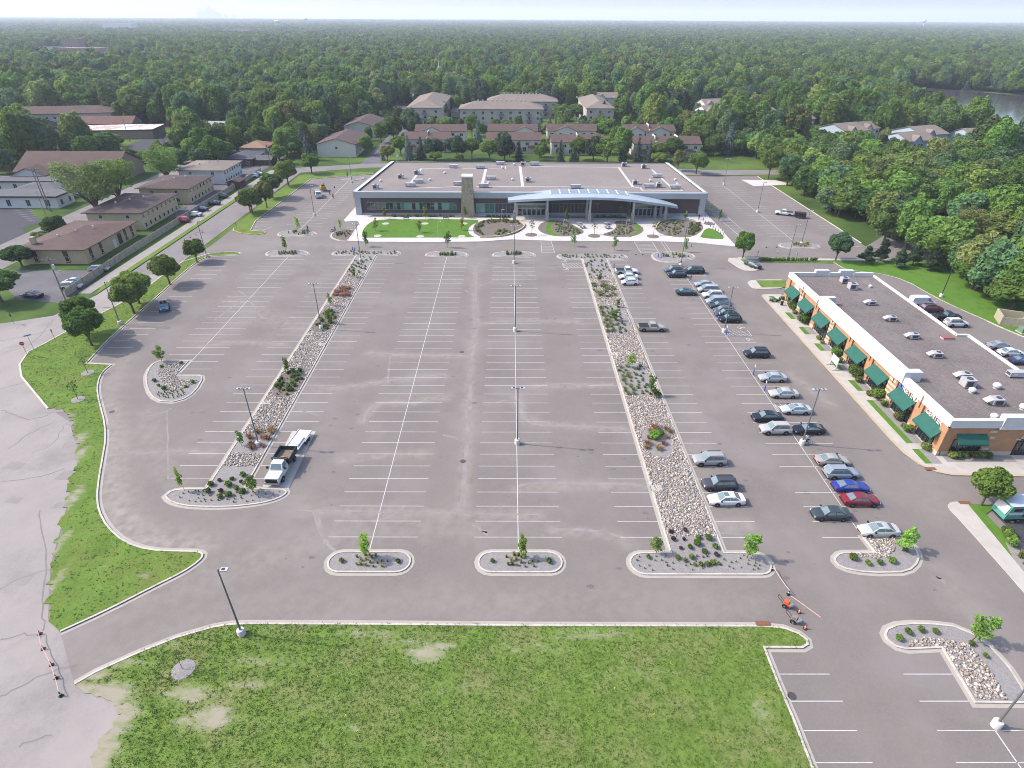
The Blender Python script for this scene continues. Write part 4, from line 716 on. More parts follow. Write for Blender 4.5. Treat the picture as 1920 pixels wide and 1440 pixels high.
def bldg(name, label, cat, x0, x1, y0, y1, h, rk, rh, wm_, rm, rz=0., group=None, over=.5, wins=(), chimney=None, gwall=None):
    """a house: wall (with gables), roof, windows; wins = (side, n, z, w, h, bars) rows"""
    cx, cy = (x0 + x1) / 2, (y0 + y1) / 2; t = thing(name, label, cat, (cx, cy, 0), rz, group); hx, hy = (x1 - x0) / 2, (y1 - y0) / 2
    m = MB(); m.box(-hx, hx, -hy, hy, -.3, h)
    if rk == 'gable_x':
        for s in (-1, 1): m.add([(s * hx, -hy, h), (s * hx, hy, h), (s * hx, 0, h + rh - .12), (s * (hx - .2), -hy, h), (s * (hx - .2), hy, h), (s * (hx - .2), 0, h + rh - .12)], [(0, 1, 2), (5, 4, 3), (0, 2, 5, 3), (1, 4, 5, 2)])
    if rk == 'gable_y':
        for s in (-1, 1): m.add([(-hx, s * hy, h), (hx, s * hy, h), (0, s * hy, h + rh - .12), (-hx, s * (hy - .2), h), (hx, s * (hy - .2), h), (0, s * (hy - .2), h + rh - .12)], [(0, 1, 2), (5, 4, 3), (0, 2, 5, 3), (1, 4, 5, 2)])
    m.build('wall', wm_, t)
    if rk == 'flat':
        r = MB(); r.box(-hx - over, hx + over, -hy - over, hy + over, h, h + .45).build('fascia', rm if gwall is None else gwall, t); MB().box(-hx - over + .25, hx + over - .25, -hy - over + .25, hy + over - .25, h + .452, h + .46).build('roof', rm, t)
    else:
        ro = roof_mesh(-hx, hx, -hy, hy, h, rh, rk, over).build('roof', rm, t)
        if chimney: c = chimney; MB().box(c[0] - .4, c[0] + .4, c[1] - .4, c[1] + .4, h + .2, h + rh + .9).build('chimney', TANBR, ro)
    for side, n, z, ww, wh, bars in wins:
        L = hx if side in 'SN' else hy
        for k in range(n): window(t, side, -L + 2 * L * (k + .5) / n, z, ww, wh, {'S': -hy, 'N': hy, 'E': hx, 'W': -hx}[side], WHITE, GLASS, bars)
    return t
# ---- community centre: long low hall with silver frame, dark siding, stone tower, arched canopy
t = thing('community_center', 'long low flat-roofed hall with silver frame, dark siding and stone tower', 'building', (0, 0, 0))
FL, FR, BL, BR = (-49.8, 193.4), (63.1, 193.2), (-45.6, 240), (61, 239.4); HT = 7.4
m = MB(); m.prism([FL, FR, BR, BL], -.1, 6.9); m.build('wall', SIDING, t)
m = MB(); m.prism([(FL[0] + .5, FL[1] + .4), (FR[0] - .5, FR[1] + .4), (BR[0] - .5, BR[1] - .4), (BL[0] + .5, BL[1] - .4)], 6.9, 6.98); rf = m.build('roof', ROOFG, t)
m = MB(); m.prism([(FL[0], 192.5), (FR[0], 192.3), (FR[0], 193.95), (FL[0], 194.1)], 5.6, HT)             # deep front fascia and its two legs
m.box(-49.8, -47.9, 192.5, 193.38, 0, 5.6); m.box(61.2, 63.1, 192.3, 193.18, 0, 5.6); m.box(-47.9, 61.2, 192.9, 193.37, 0, .62)
for a_, b_ in ((FL, BL), (BR, FR)):
    d = offset([a_, b_], .55, False) if a_ is FL else offset([a_, b_], .55, False)
    m.prism([a_, b_, d[1], d[0]], 5.2, HT - .003)
m.build('silver_frame', ALU, t)
m = MB(); m.prism([BL, BR, (BR[0], BR[1] - .4), (BL[0], BL[1] - .4)], 6.9, 7.25); m.build('parapet', mat('tan_coping', (.42, .36, .33), .8, .1, 1), t)
m = MB()
for s in (-1, 1): x0_, x1_ = (-50.35, -49.8) if s < 0 else (63.1, 63.65)
for ss, b_ in ((FL, BL), (FR, BR)):
    sg = 1 if ss is FL else -1
    m.prism([(ss[0], ss[1] + .5), (b_[0], b_[1]), (b_[0] + sg * .9, b_[1]), (ss[0] + sg * .9, ss[1] + .5)], HT, HT + .06)
m.build('coping', WHITE, t)
def strip_window(x0, x1, z0, z1, n, seed, gl=(GLASS, GLASS_G), y=193.36, tr=.62):
    r = random.Random(seed); w_ = (x1 - x0) / n
    for k in range(n):                                  # each glazed unit is a window of its own
        a, b = x0 + k * w_ + .004, x0 + (k + 1) * w_ - .004; f = MB(); f.box(a, b, y - .1, y, z0 - .1, z0).box(a, b, y - .1, y, z1, z1 + .1).box(a, a + .05, y - .1, y, z0, z1).box(b - .05, b, y - .1, y, z0, z1)
        if k % 2: f.box(a + .05, b - .05, y - .085, y, z0 + (z1 - z0) * tr, z0 + (z1 - z0) * tr + .09)
        o = f.build('window', FRAME, t); MB().quad((a + .05, y - .04, z0), (b - .05, y - .04, z0), (b - .05, y - .04, z1), (a + .05, y - .04, z1)).build('pane', gl[r.randrange(len(gl))], o)
strip_window(-46.2, -17.2, 1.7, 3.85, 24, 2, (GLASS, GLASS_G, GLASS, GLASS_L)); strip_window(-11, -3.6, .75, 3.7, 5, 3, (GLASS_L, GLASS_G)); strip_window(-3.5, 1.4, .75, 3.7, 4, 4, (GLASS,))
strip_window(12.6, 25.9, .9, 3.85, 11, 5, (GLASS, GLASS, GLASS_G)); strip_window(27.2, 39.4, .9, 3.85, 10, 6, (GLASS, GLASS, GLASS_G)); strip_window(51.4, 60.6, .9, 3.85, 8, 7, (GLASS, GLASS_G))
m = MB(); m.box(-11.2, 1.6, 193.1, 193.37, .62, .72).box(12.4, 39.6, 193.1, 193.37, .62, .8).box(51.2, 60.8, 193.1, 193.37, .62, .8); m.build('sill', mat('teal_sill', (.36, .5, .5), .5, .05, 1), t)
for x0, x1, n in ((2.6, 11.6, 6), (40.4, 48.6, 6)):
    m = MB(); m.box(x0 - .7, x0, 191.9, 193.3, 0, 4.3).box(x1, x1 + .7, 191.9, 193.3, 0, 4.3).box(x0, x1, 191.9, 193.3, 3.6, 4.3); m.build('entrance_surround', mat('pale_stone', (.55, .53, .5), .8, .08, 1), t)
    w_ = (x1 - x0) / n; tw = MB(); tw.box(x0, x1, 192.5, 192.6, 2.55, 2.7); tw.box(x0, x1, 192.5, 192.6, 3.5, 3.6)
    for k in range(n + 1): tw.box(max(x0, x0 + k * w_ - .05), min(x1, x0 + k * w_ + .05), 192.5, 192.6, 2.7, 3.5)
    fr_ = tw.build('window', FRAME, t); g = MB(); g.quad((x0, 192.55, 2.7), (x1, 192.55, 2.7), (x1, 192.55, 3.5), (x0, 192.55, 3.5)); g.build('pane', GLASS_G, fr_)
    for k in range(n):
        d = MB(); a_, b_ = x0 + k * w_ + .04, x0 + (k + 1) * w_ - .04; d.box(a_, b_, 192.45, 192.6, 0, .25).box(a_, b_, 192.45, 192.6, 2.4, 2.55).box(a_, a_ + .12, 192.45, 192.6, .25, 2.4).box(b_ - .12, b_, 192.45, 192.6, .25, 2.4)
        dd = d.build('door', WHITE, t); g = MB(); g.quad((a_ + .12, 192.52, .25), (b_ - .12, 192.52, .25), (b_ - .12, 192.52, 2.4), (a_ + .12, 192.52, 2.4)); g.build('pane', GLASS, dd); MB().box(b_ - .22, b_ - .17, 192.38, 192.45, .9, 1.5).build('handle', FRAME, dd)
m = MB(); m.add([(-15.7, 191.2, 0), (-11.3, 191.2, 0), (-11.3, 195.2, 0), (-15.7, 195.2, 0), (-15.1, 191.6, 12.2), (-11.9, 191.6, 12.2), (-11.9, 195.2, 12.2), (-15.1, 195.2, 12.2)], [(0, 1, 5, 4), (1, 2, 6, 5), (2, 3, 7, 6), (3, 0, 4, 7), (4, 5, 6, 7)])
tw = m.build('tower', STONE, t); MB().box(-15.3, -11.7, 191.4, 195.4, 12.2, 12.55).build('capstone', CONC_NEW, tw)
# canopy: shallow arch along x
CX = [-.6, 4, 9, 14, 20, 26, 32, 38, 43, 48, 53.4]; CZ = [6.0, 6.75, 7.3, 7.7, 7.95, 8., 7.85, 7.3, 6.5, 5.55, 4.2]
def cf(x): k = abs((x - 26) / 27.5); return 184.6 + 4.4 * k ** 3
def cb(x): return 195.2 if x < 42 else 195.2 - (x - 42) * .35
m = MB(); tk = [.75] * 11
for i in range(10):
    xa, xb = CX[i], CX[i + 1]; za, zb = CZ[i], CZ[i + 1]; ta = .72
    m.add([(xa, cf(xa), za - ta), (xb, cf(xb), zb - ta), (xb, cb(xb), zb - ta), (xa, cb(xa), za - ta), (xa, cf(xa), za), (xb, cf(xb), zb), (xb, cb(xb), zb), (xa, cb(xa), za)],
          [(3, 2, 1, 0), (4, 5, 6, 7), (0, 1, 5, 4), (2, 3, 7, 6)] + ([(3, 0, 4, 7)] if i == 0 else []) + ([(1, 2, 6, 5)] if i == 9 else []))
cn = m.build('canopy', mat('silver_canopy', (.5, .56, .6), .45, .05, .4, .2), t, smooth=30)
def czi(x):
    for i in range(10):
        if CX[i] <= x <= CX[i + 1]: q = (x - CX[i]) / (CX[i + 1] - CX[i]); return CZ[i] * (1 - q) + CZ[i + 1] * q
    return CZ[-1]
for k in range(8):
    xa = 13.2 + k * 3.05; xb = xa + 2.6; g = MB(); ya, yb = 189.6, 194.8; g.add([(xa, ya, czi(xa) + .05), (xb, ya, czi(xb) + .05), (xb, yb, czi(xb) + .05), (xa, yb, czi(xa) + .05), (xa, ya, czi(xa) - .1), (xb, ya, czi(xb) - .1), (xb, yb, czi(xb) - .1), (xa, yb, czi(xa) - .1)], [(0, 1, 2, 3), (0, 4, 5, 1), (1, 5, 6, 2), (3, 2, 6, 7), (0, 3, 7, 4)])
    g.build('skylight', mat('skylight_glass', (.22, .24, .27), .2, .1, .6, spec=.7), cn)
m = MB()
for k in range(9): x = 12.85 + k * 3.05; m.box(x - .2, x + .2, 189.5, 194.9, czi(x) - .15, czi(x) + .12)
m.build('skylight_rail', WHITE, cn)
for x, y in ((1.6, 186.9), (11.8, 186.6), (25.1, 185.9), (38.7, 185.9), (49.4, 187.7), (11.9, 190.2), (24.6, 189.4), (38., 189.4), (46.6, 190.)):
    c = MB(); c.box(x - .48, x + .48, y - .48, y + .48, 0, 3.1); cc = c.build('column', mat('stone_pier', (.42, .385, .34), .9, .15, 2), t); MB().box(x - .3, x + .3, y - .3, y + .3, 3.1, czi(x) - .7).build('post', ALU, cc)
# rooftop things
def unit(kind_, u, v, zr, label, s=1., rz=0., xy=None):
    x, y = xy or G(u, v, zr); t = thing('rooftop_unit' if kind_ != 'vent' else 'roof_vent', label, 'rooftop unit' if kind_ != 'vent' else 'roof vent', (x, y, zr), rz)
    if kind_ == 'long':
        MB().box(-1.9 * s, 1.9 * s, -.75 * s, .75 * s, .2, 1.45 * s).build('housing', UNIT, t); MB().box(-1.7 * s, 1.7 * s, -.6 * s, .6 * s, 0, .2).build('base', UNIT_D, t); MB().box(-1.94 * s, -1.9 * s, -.6 * s, .6 * s, .45, 1.25 * s).build('grille', UNIT_D, t); MB().box(-1.3 * s, -.2, -.79 * s, -.75 * s, .45, 1.2 * s).build('access_panel', WHITE, t)
    elif kind_ == 'cube':
        MB().box(-.95 * s, .95 * s, -.8 * s, .8 * s, .15, 1.5 * s).build('housing', UNIT, t); MB().box(-.75 * s, .35 * s, -.84 * s, -.8 * s, .35, 1.3 * s).build('grille', UNIT_D, t); MB().box(-.8 * s, .8 * s, -.7 * s, .7 * s, 0, .15).build('base', UNIT_D, t); MB().lathe([(.5 * s, 1.5 * s), (.5 * s, 1.62 * s), (.1, 1.66 * s)], 12).build('fan', UNIT_D, t)
    elif kind_ == 'hood':
        MB().box(-.9 * s, .9 * s, -.75 * s, .75 * s, .15, 1.15 * s).build('housing', UNIT, t); MB().box(-.75 * s, .75 * s, -.6 * s, .6 * s, 0, .15).build('base', UNIT_D, t)
        MB().add([(-1.9 * s, -.6 * s, .6 * s), (-.9 * s, -.6 * s, .55 * s), (-.9 * s, .6 * s, .55 * s), (-1.9 * s, .6 * s, .6 * s), (-1.75 * s, -.6 * s, .75 * s), (-.9 * s, -.6 * s, 1.15 * s), (-.9 * s, .6 * s, 1.15 * s), (-1.75 * s, .6 * s, .75 * s)], [(0, 1, 5, 4), (3, 7, 6, 2), (4, 5, 6, 7), (0, 4, 7, 3), (0, 3, 2, 1)]).build('hood', UNIT, t)
        MB().lathe([(.42 * s, 1.15 * s), (.42 * s, 1.25 * s), (.1, 1.27 * s)], 12, (.25 * s, 0, 0)).build('fan', UNIT_D, t); MB().box(-.6 * s, .6 * s, -.79 * s, -.75 * s, .3, 1. * s).build('grille', UNIT_D, t)
    else:
        MB().lathe([(.28 * s, 0), (.28 * s, .4 * s), (.55 * s, .42 * s), (.5 * s, .7 * s), (.2 * s, .9 * s)], 12).build('dome', WHITE, t, 40); MB().lathe([(.4 * s, 0), (.4 * s, .12)], 10).build('base', UNIT, t)
    return t
for i, (k, u, v, lab) in enumerate((('cube', 705, 354, 'grey air conditioner nearest the front left corner of the hall roof'), ('cube', 752, 335, 'white air conditioner alone on the left of the hall roof'), ('cube', 782, 327, 'dark-faced air conditioner at the bend of a roof path'), ('long', 770, 350, 'long white rooftop unit on the front roof path, left end'), ('long', 785, 343, 'long white rooftop unit just behind the left front one'), ('long', 860, 347, 'long white rooftop unit beside the stone tower'), ('long', 851, 315, 'large white rooftop unit with ducts near the back of the hall roof'),
     ('long', 901, 316, 'long white rooftop unit where two back roof paths meet'), ('long', 907, 351, 'long white rooftop unit right of the stone tower'), ('long', 921, 337, 'dark-ended rooftop unit inside the middle roof square'), ('long', 938, 309, 'rooftop unit at the back edge above the middle square'), ('cube', 981, 311, 'square rooftop unit at the back edge, mid roof'), ('cube', 990, 341, 'square white rooftop unit standing alone mid roof'), ('long', 1002, 310, 'small long rooftop unit at the back edge beside the square one'),
     ('long', 1079, 353, 'long white rooftop unit on the front path above the canopy'), ('cube', 1170, 312, 'dark square rooftop unit at the back right'), ('cube', 1191, 346, 'white air conditioner by the diagonal path'), ('long', 1217, 352, 'long white rooftop unit in the right front group'), ('cube', 1235, 351, 'square white rooftop unit in the right front group'), ('long', 1232, 333, 'long white rooftop unit on the right diagonal path'), ('long', 1266, 354, 'long white rooftop unit nearest the right edge'), ('cube', 1207, 316, 'tall rooftop unit with ducts at the back right'))):
    unit(k, u, v, 6.98, lab, .95 if k == 'cube' else .85)
for i, (u, v) in enumerate(((714, 341), (806, 339), (834, 326), (916, 345), (961, 338), (942, 316), (964, 310), (1219, 340), (1266, 339), (1270, 347))): unit('vent', u, v, 6.98, 'small white vent on the gravel roof of the hall', .9)['group'] = 'white vents on the hall roof'
m = MB()
for a_, b_, w_ in (('776,353', '870,349.5', .55), ('893,349.5', '1188,351', .55), ('765,350', '790,316', .8), ('788,316', '905,315.5', .5), ('903,350', '911,317', 1.), ('980,349.5', '975,312', 1.), ('920,311', '975,311.5', .5), ('984,312', '1165,314', .5), ('1160,314', '1187,351', .9), ('1187,351', '1200,352', .6), ('1199,351', '1206,358', .6), ('1205,358', '1280,357.5', .6), ('1222,318', '1262,354', .7), ('1275,354', '1280,357.5', .5), ('905,316', '953,317', .4), ('948,312', '947,317', .5)):
    seg(G(*map(float, a_.split(',')), 6.98), G(*map(float, b_.split(',')), 6.98), w_, 6.995, m)
m.build('roof_path', ROOF_LINE, rf)
# ---- plaza in front
PLZ = GL('669,386 645,413 648,416 671,415 674,420 651,452 700,454 800,454.5 900,453.5 960,449.5 1030,452 1114,452.5 1217,452.5 1307,455.5 1350,460 1381,463 1320,396')
m = MB(); m.prism(PLZ, -.03, .12); struct(m, 'plaza', CONC_NEW)
def flat(px, mt, name='planting_bed', z=.15, it=1): m = MB(); m.prism(chaikin(GL(px), it), .0, z); struct(m, name, mt)
flat('678,440 681,432 690,420 706,413 740,412 890,412 900,415 880,425 877,436 886,444 895,446 690,446.5 680,446', LAWN, 'plaza_lawn')
flat('889,420 905,414 930,411 960,412 978,418 984,426 975,436 955,443 920,447 900,445 886,436', SOIL); flat('700,404 860,405 958,407 958,410 900,409 790,408 690,407', SOIL, it=0)
flat('1030,408.5 1098,409 1098,407 1030,407', SOIL, it=0); flat('1112,409.5 1178,410 1178,407 1112,407', SOIL, it=0)
flat('1007,428 1017,417 1040,413.5 1064,416 1078,425 1097,434 1088,441 1060,444.5 1035,443 1015,437', SOIL); flat('1126,441 1150,433 1157,424 1150,416 1170,414.5 1195,420 1209,430 1200,440 1180,445 1150,445', SOIL)
flat('1227,424 1235,415 1255,411 1300,414 1318,422 1318,432 1300,445 1270,446 1240,440 1230,433', SOIL); flat('1022,430 1026,419 1036,415 1050,414.5 1036,418 1032,427 1036,436 1050,443 1036,443 1026,438', LAWN, 'lawn_patch', .165); flat('1183,445 1196,439 1204,430 1196,420 1186,417 1192,424 1194,432 1188,440 1176,446', LAWN, 'lawn_patch', .165); flat('1314,443 1321,431 1330,428 1345,434 1356,443 1357,449 1340,449 1312,446', LAWN, 'lawn_patch', .165)
for u, v in ((996, 441), (1114, 443), (1224, 444), (1330, 420)): x, y = G(u, v); m = MB(); m.lathe([(1.8, .1), (1.8, .14), (.3, .17)], 18, (x, y, 0)); struct(m, 'mulch_ring', SOIL)
m = MB(); ribbon(m, chaikin(GL('900,446.5 935,446 965,439 985,428 984,420 974,415'), 2, False), .35, .1, .55, False, 1); o = m.build('garden_wall', mat('tan_block', (.6, .47, .3), .85, .12, 1.5)); tag(o, 'low tan curved block wall round the left garden bed of the plaza', 'garden wall')
m = MB(); ribbon(m, chaikin(GL('1228,431 1231,422 1242,414 1258,411'), 2, False), .35, .1, .5, False, -1); o = m.build('garden_wall', MATS['tan_block']); tag(o, 'low tan curved wall at the left rim of the right garden bed', 'garden wall')
for u, v in ((723, 420), (797, 420), (870, 420), (708, 443), (788, 444), (866, 444)): x, y = G(u, v); m = MB(); m.lathe([(1.2, .1), (1.1, .17), (.3, .18)], 16, (x, y, 0)); struct(m, 'mulch_ring', CONC)
for (u, v, lab, mm) in ((722, 411, 'yellowish sapling on the plaza lawn, back row left', F_YEL), (798, 411, 'yellowish sapling on the plaza lawn, back row middle', F_YEL), (872, 409, 'yellowish sapling on the plaza lawn, back row by the tower', F_YEL), (704, 434, 'faint yellow sapling on the plaza lawn, front row left', F_YEL), (787, 437, 'yellow sapling on the plaza lawn, front row middle', F_YEL), (866, 432, 'faint yellow sapling on the plaza lawn, front row right', F_YEL)): T('sapling', u, v, 4.2, 1.8, lab, m=mm)
for u, v, k, h, lab in ((997, 441, 'thin', 5., 'bare-looking young tree left of the first crescent bed'), (1062, 419, 'sapling', 5., 'young green tree in the first crescent bed'), (1114, 440, 'thin', 4., 'thin bare sapling between the two crescent beds'), (1177, 414, 'sapling', 6.2, 'slim young tree by the column beside the right entrance'), (1163, 412, 'thin', 5., 'faint young tree in the second crescent bed'), (1225, 441, 'thin', 4.5, 'thin bare sapling left of the right garden bed'), (1285, 413, 'sapling', 3.2, 'small dark sapling by the right end wall'), (1347, 415, 'sapling', 4.2, 'young tree beside the accessible bays'), (1330, 410, 'thin', 5.5, 'thin young tree by the row of plaza posts')): T(k, u, v, h, 1.7, lab, m=F_MID)
for p, n, ms, mt, lab, s in (('895,440 889,428 902,417 930,413 965,414 976,420 968,421 935,417 908,421 898,430 906,441', 44, SHRUB, F_OLIVE, 'olive shrub round the left garden bed of the plaza', .8), ('925,438 942,431 958,439 940,444', 14, SHRUB, F_GREY, 'silvery shrub in the middle of the left garden bed', .9), ('1042,419 1060,420 1078,428 1092,435 1080,441 1050,441 1040,430', 44, SHRUB, F_GREY, 'grey-green shrub in the first crescent bed', .7), ('1135,440 1158,430 1158,420 1180,420 1186,432 1175,442', 40, SHRUB, F_GREY, 'grey-green shrub in the second crescent bed', .7), ('1233,430 1238,417 1280,416 1280,438 1255,442', 50, SHRUB, F_GREY, 'grey-green shrub in the right garden bed', .7), ('1286,440 1294,420 1311,420 1311,432 1300,442', 30, SHRUB, F_OLIVE, 'dark olive shrub at the right of the right garden bed', .9), ('735,405.5 850,406 850,407 735,407', 26, SHRUB, F_OLIVE, 'dark shrub along the hall wall left of the tower', .8), ('1120,407.8 1165,408 1165,409 1120,409', 12, SHRUB, F_BRIGHT, 'bright green shrub at the hall wall between the columns', .9), ('912,406.5 955,407 955,409 912,408.5', 12, SHRUB, F_DARK, 'dark shrub along the hall wall right of the tower', .8)):
    plants(ms, mt, scat(GL(p), n, n, .7), s, lab, 'shrub', lab.replace('shrub', 'shrubs', 1), z=.14)
# ---- shops: brick strip with green awnings
t = thing('shop_building', 'long brick shop row with green awnings, white cornice and gravel roof', 'building', (0, 0, 0))
X0, X1, X2, YS, YM, YN = 63.4, 82.2, 84.2, 68.9, 96.8, 126.4
m = MB(); m.prism([(X0, YS), (X2, YS), (X2, YM), (X1, YM), (X1, YN), (X0, YN)], -.1, 5.55); m.build('wall', BRICK, t)
m = MB(); m.prism([(X0 + .3, YS + .3), (X2 - .3, YS + .3), (X2 - .3, YM - .3), (X1 - .3, YM - .3), (X1 - .3, YN - .3), (X0 + .3, YN - .3)], 5.55, 5.6); rf = m.build('roof', ROOF_MALL, t)
m = MB()
def par(x0, x1, y0, y1, z1, o=.0): m.box(x0, x1, y0, y1, 5.3, z1)
par(X0 - .25, X0 + .5, 110, YN + .2, 6.4); par(X0 - .45, X0 + .75, 81.8, 110, 7.3); par(X0 - .25, X0 + .5, YS - .25, 81.8, 6.4)
par(X0 - .45, X0 + 2.4, 80.6, 81.8, 7.302); par(X0 - .45, X0 + 2.4, 110, 111, 7.302)
par(X0 + .5, 70.5, YS - .25, YS + .45, 6.4); par(70.5, 78.6, YS - .45, YS + .6, 7.1); par(78.6, X2, YS - .25, YS + .45, 6.4)
par(X1 - .3, X1 + .15, YM, YN + .2, 5.95); par(X2 - .3, X2 + .15, YS - .25, YM, 5.95); par(X1 - .3, X2 - .3, YM - .3, YM + .15, 5.95)
par(X0 + .5, 69., YN - .4, YN + .2, 6.4); par(69, 72, YN - .2, YN + .7, 6.9); par(72, 74.5, YN - .4, YN + .2, 6.4); par(74.5, 77.5, YN - .2, YN + .7, 6.9); par(77.5, X1 - .3, YN - .4, YN + .2, 6.4)
m.build('cornice', WHITE, t)
m = MB(); m.box(X0 - .5, X0 - .02, 81.7, 110.1, 5.15, 5.3).box(X0 - .3, X0 - .02, YS - .3, 81.7, 5.15, 5.3).box(X0 - .3, X2, YS - .3, YS - .02, 5.15, 5.3).box(70.4, 78.7, YS - .5, YS - .3, 5.0, 5.3); m.build('cornice_moulding', WHITE, t)
AY = [124.4, 117.5, 110.4, 103.3, 96.1, 89., 81.4, 74.3]
for i, y1 in enumerate(AY):
    y0 = y1 - 4.8; L_ = 4.8
    a_ = MB(); a_.add([(X0 - .02, y0, 4.2), (X0 - .02, y1, 4.2), (X0 - 1.4, y1, 2.75), (X0 - 1.4, y0, 2.75), (X0 - 1.4, y1, 2.5), (X0 - 1.4, y0, 2.5)], [(0, 1, 2, 3), (3, 2, 4, 5), (0, 3, 5), (1, 4, 2)]); a_.build('awning', AWN, t)
    f = MB(); f.box(X0 - .12, X0, y0 + .1, y1 - .1, 0, .12).box(X0 - .12, X0, y0 + .1, y1 - .1, 3.2, 3.35).box(X0 - .12, X0, y0 + .1, y1 - .1, 2.2, 2.28)
    for k in range(6): yy = y0 + .15 + k * (L_ - .3) / 5; f.box(X0 - .12, X0, yy - .05, yy + .05, .12, 3.2)
    fo = f.build('shopfront', DARKF, t); g = MB(); g.quad((X0 - .05, y0 + .1, .1), (X0 - .05, y1 - .1, .1), (X0 - .05, y1 - .1, 3.2), (X0 - .05, y0 + .1, 3.2)); g.build('pane', GLASS, fo)
    d = MB(); d.box(X0 - .16, X0 - .12, y0 + 2.2, y0 + 2.3, .1, 2.2).box(X0 - .16, X0 - .12, y0 + 3., y0 + 3.1, .1, 2.2).box(X0 - .16, X0 - .12, y0 + 2.3, y0 + 3., 1., 1.1); d.build('door', DARKF, t)
PY = [125.6] + [(AY[i] - 5.1 + AY[i + 1]) / 2 for i in range(7)] + [69.4]
for i, y in enumerate(PY):
    w_ = .75 if i not in (6,) else 1.1; m = MB(); m.box(X0 - .3, X0 - .005, y - w_, y + w_, .8, 5.15); p = m.build('pilaster', BRICK, t)
    b = MB(); b.box(X0 - .38, X0 - .01, y - w_ - .06, y + w_ + .06, 0, .8)
    if i in (1, 6, 3):
        for k in range(5): b.box(X0 - .34, X0 - .01, y - w_ * (.98 if k % 2 else .6), y + w_ * .98, 1.2 + k * .8, 1.6 + k * .8)
    b.build('cast_stone_base', CAST, p)
    MB().tube((X0 - .4, y, 4.2), (X0 - .4, y, 6.3), .06).build('downpipe', mat('copper_brown', (.2, .11, .07), .6, .1, 3), p) if i not in (0, 8) else None
m = MB(); m.box(X0 + .4, 74.2, YS - .12, YS - .004, 0, .75).box(77.6, X2, YS - .12, YS - .004, 0, .75).box(69.6, 70.6, YS - .14, YS - .004, 4.2, 4.6).box(69.9, 70.6, YS - .14, YS - .004, 3.1, 3.5).box(69.6, 70.6, YS - .14, YS - .004, 1.1, 1.5); m.build('cast_stone_band', CAST, t)
a_ = MB(); a_.add([(64.9, YS - .02, 4.), (69.3, YS - .02, 4.), (69.3, YS - 1.2, 2.9), (64.9, YS - 1.2, 2.9), (69.3, YS - 1.2, 2.6), (64.9, YS - 1.2, 2.6)], [(0, 1, 2, 3), (3, 2, 4, 5), (0, 3, 5), (1, 4, 2)]); a_.build('awning', AWN, t)
f = MB(); f.box(64.9, 69.3, YS - .1, YS, .85, .97).box(64.9, 69.3, YS - .1, YS, 2.9, 3.)
for k in range(6): f.box(64.9 + k * .86, 65. + k * .86, YS - .1, YS, .97, 2.9)
fo = f.build('window', DARKF, t); MB().quad((64.9, YS - .04, .9), (69.3, YS - .04, .9), (69.3, YS - .04, 2.95), (64.9, YS - .04, 2.95)).build('pane', GLASS, fo)
arc = [(75.9 + 1.05 * math.cos(q), 2.9 + 1.05 * math.sin(q)) for q in np.linspace(0, math.pi, 11)]
m = MB(); m.quad(*[(x, YS - .05, z) for x, z in [(77.5, 0), (77.5, 2.9)] + arc + [(74.3, 2.9), (74.3, 0)]]); d = m.build('arched_entrance', GLASS, t)
m = MB(); [m.box(x - .06, x + .06, YS - .12, YS - .05, 0, 3.2) for x in (74.4, 75.2, 76.6, 77.4)]; m.box(74.3, 77.5, YS - .125, YS - .05, .0, .9).box(74.3, 77.5, YS - .125, YS - .05, 2.5, 2.65); m.build('door', DARKF, d)
m = MB()
for (xa, za), (xb, zb) in zip(arc, arc[1:]): m.add([(xa, YS - .16, za), (xb, YS - .16, zb), (75.9 + (xb - 75.9) * 1.28, YS - .16, 2.9 + (zb - 2.9) * 1.28), (75.9 + (xa - 75.9) * 1.28, YS - .16, 2.9 + (za - 2.9) * 1.28), (xa, YS, za), (xb, YS, zb), (75.9 + (xb - 75.9) * 1.28, YS, 2.9 + (zb - 2.9) * 1.28), (75.9 + (xa - 75.9) * 1.28, YS, 2.9 + (za - 2.9) * 1.28)], [(0, 1, 2, 3), (0, 4, 5, 1), (3, 2, 6, 7)])
m.box(73.9, 74.85, YS - .16, YS, 2.9, 3.15).box(76.95, 77.9, YS - .16, YS, 2.9, 3.15); m.build('arch_surround', CAST, d)
def text(s, size, loc, rot, m, parent, ext=.05, name='lettering'):
    c = bpy.data.curves.new(name, 'FONT'); c.body = s; c.size = size; c.extrude = ext; c.materials.append(m); c.align_x = 'LEFT'
    o = bpy.data.objects.new(name, c); COL.objects.link(o); o.location = loc; o.rotation_euler = rot
    bpy.context.view_layer.update(); me = bpy.data.meshes.new_from_object(o.evaluated_get(bpy.context.evaluated_depsgraph_get())); bpy.data.objects.remove(o)
    o = put(name, me, parent, loc); o.rotation_euler = rot; return o
LET = mat('white_letters', (.85, .84, .84), .4, .03, 2)
o = text('RETINA', 1.22, (X0 - .12, 80.15, 4.32), (rad(90), 0, rad(-90)), LET, t, .1); o.scale = (1.02, 1, 1); o = text('CENTER', 1.22, (X0 - .12, 73.9, 4.32), (rad(90), 0, rad(-90)), LET, t, .1); o.scale = (.83, 1, 1)
m = MB(); m.box(X0 - .24, X0 - .12, 80.35, 81.1, 4.25, 4.55).box(X0 - .24, X0 - .12, 80.75, 81.1, 4.55, 5.75).box(X0 - .24, X0 - .12, 80.3, 80.75, 5.45, 5.75).box(X0 - .24, X0 - .12, 80.3, 80.55, 4.95, 5.2); m.build('logo', mat('blue_logo', (.04, .16, .6), .4, .05, 2), t)
MB().box(X0 - .1, X0 - .02, 120.6, 122.9, 4.35, 5.1).build('sign_panel', mat('faded_sign', (.72, .62, .58), .6, .15, 3), t)
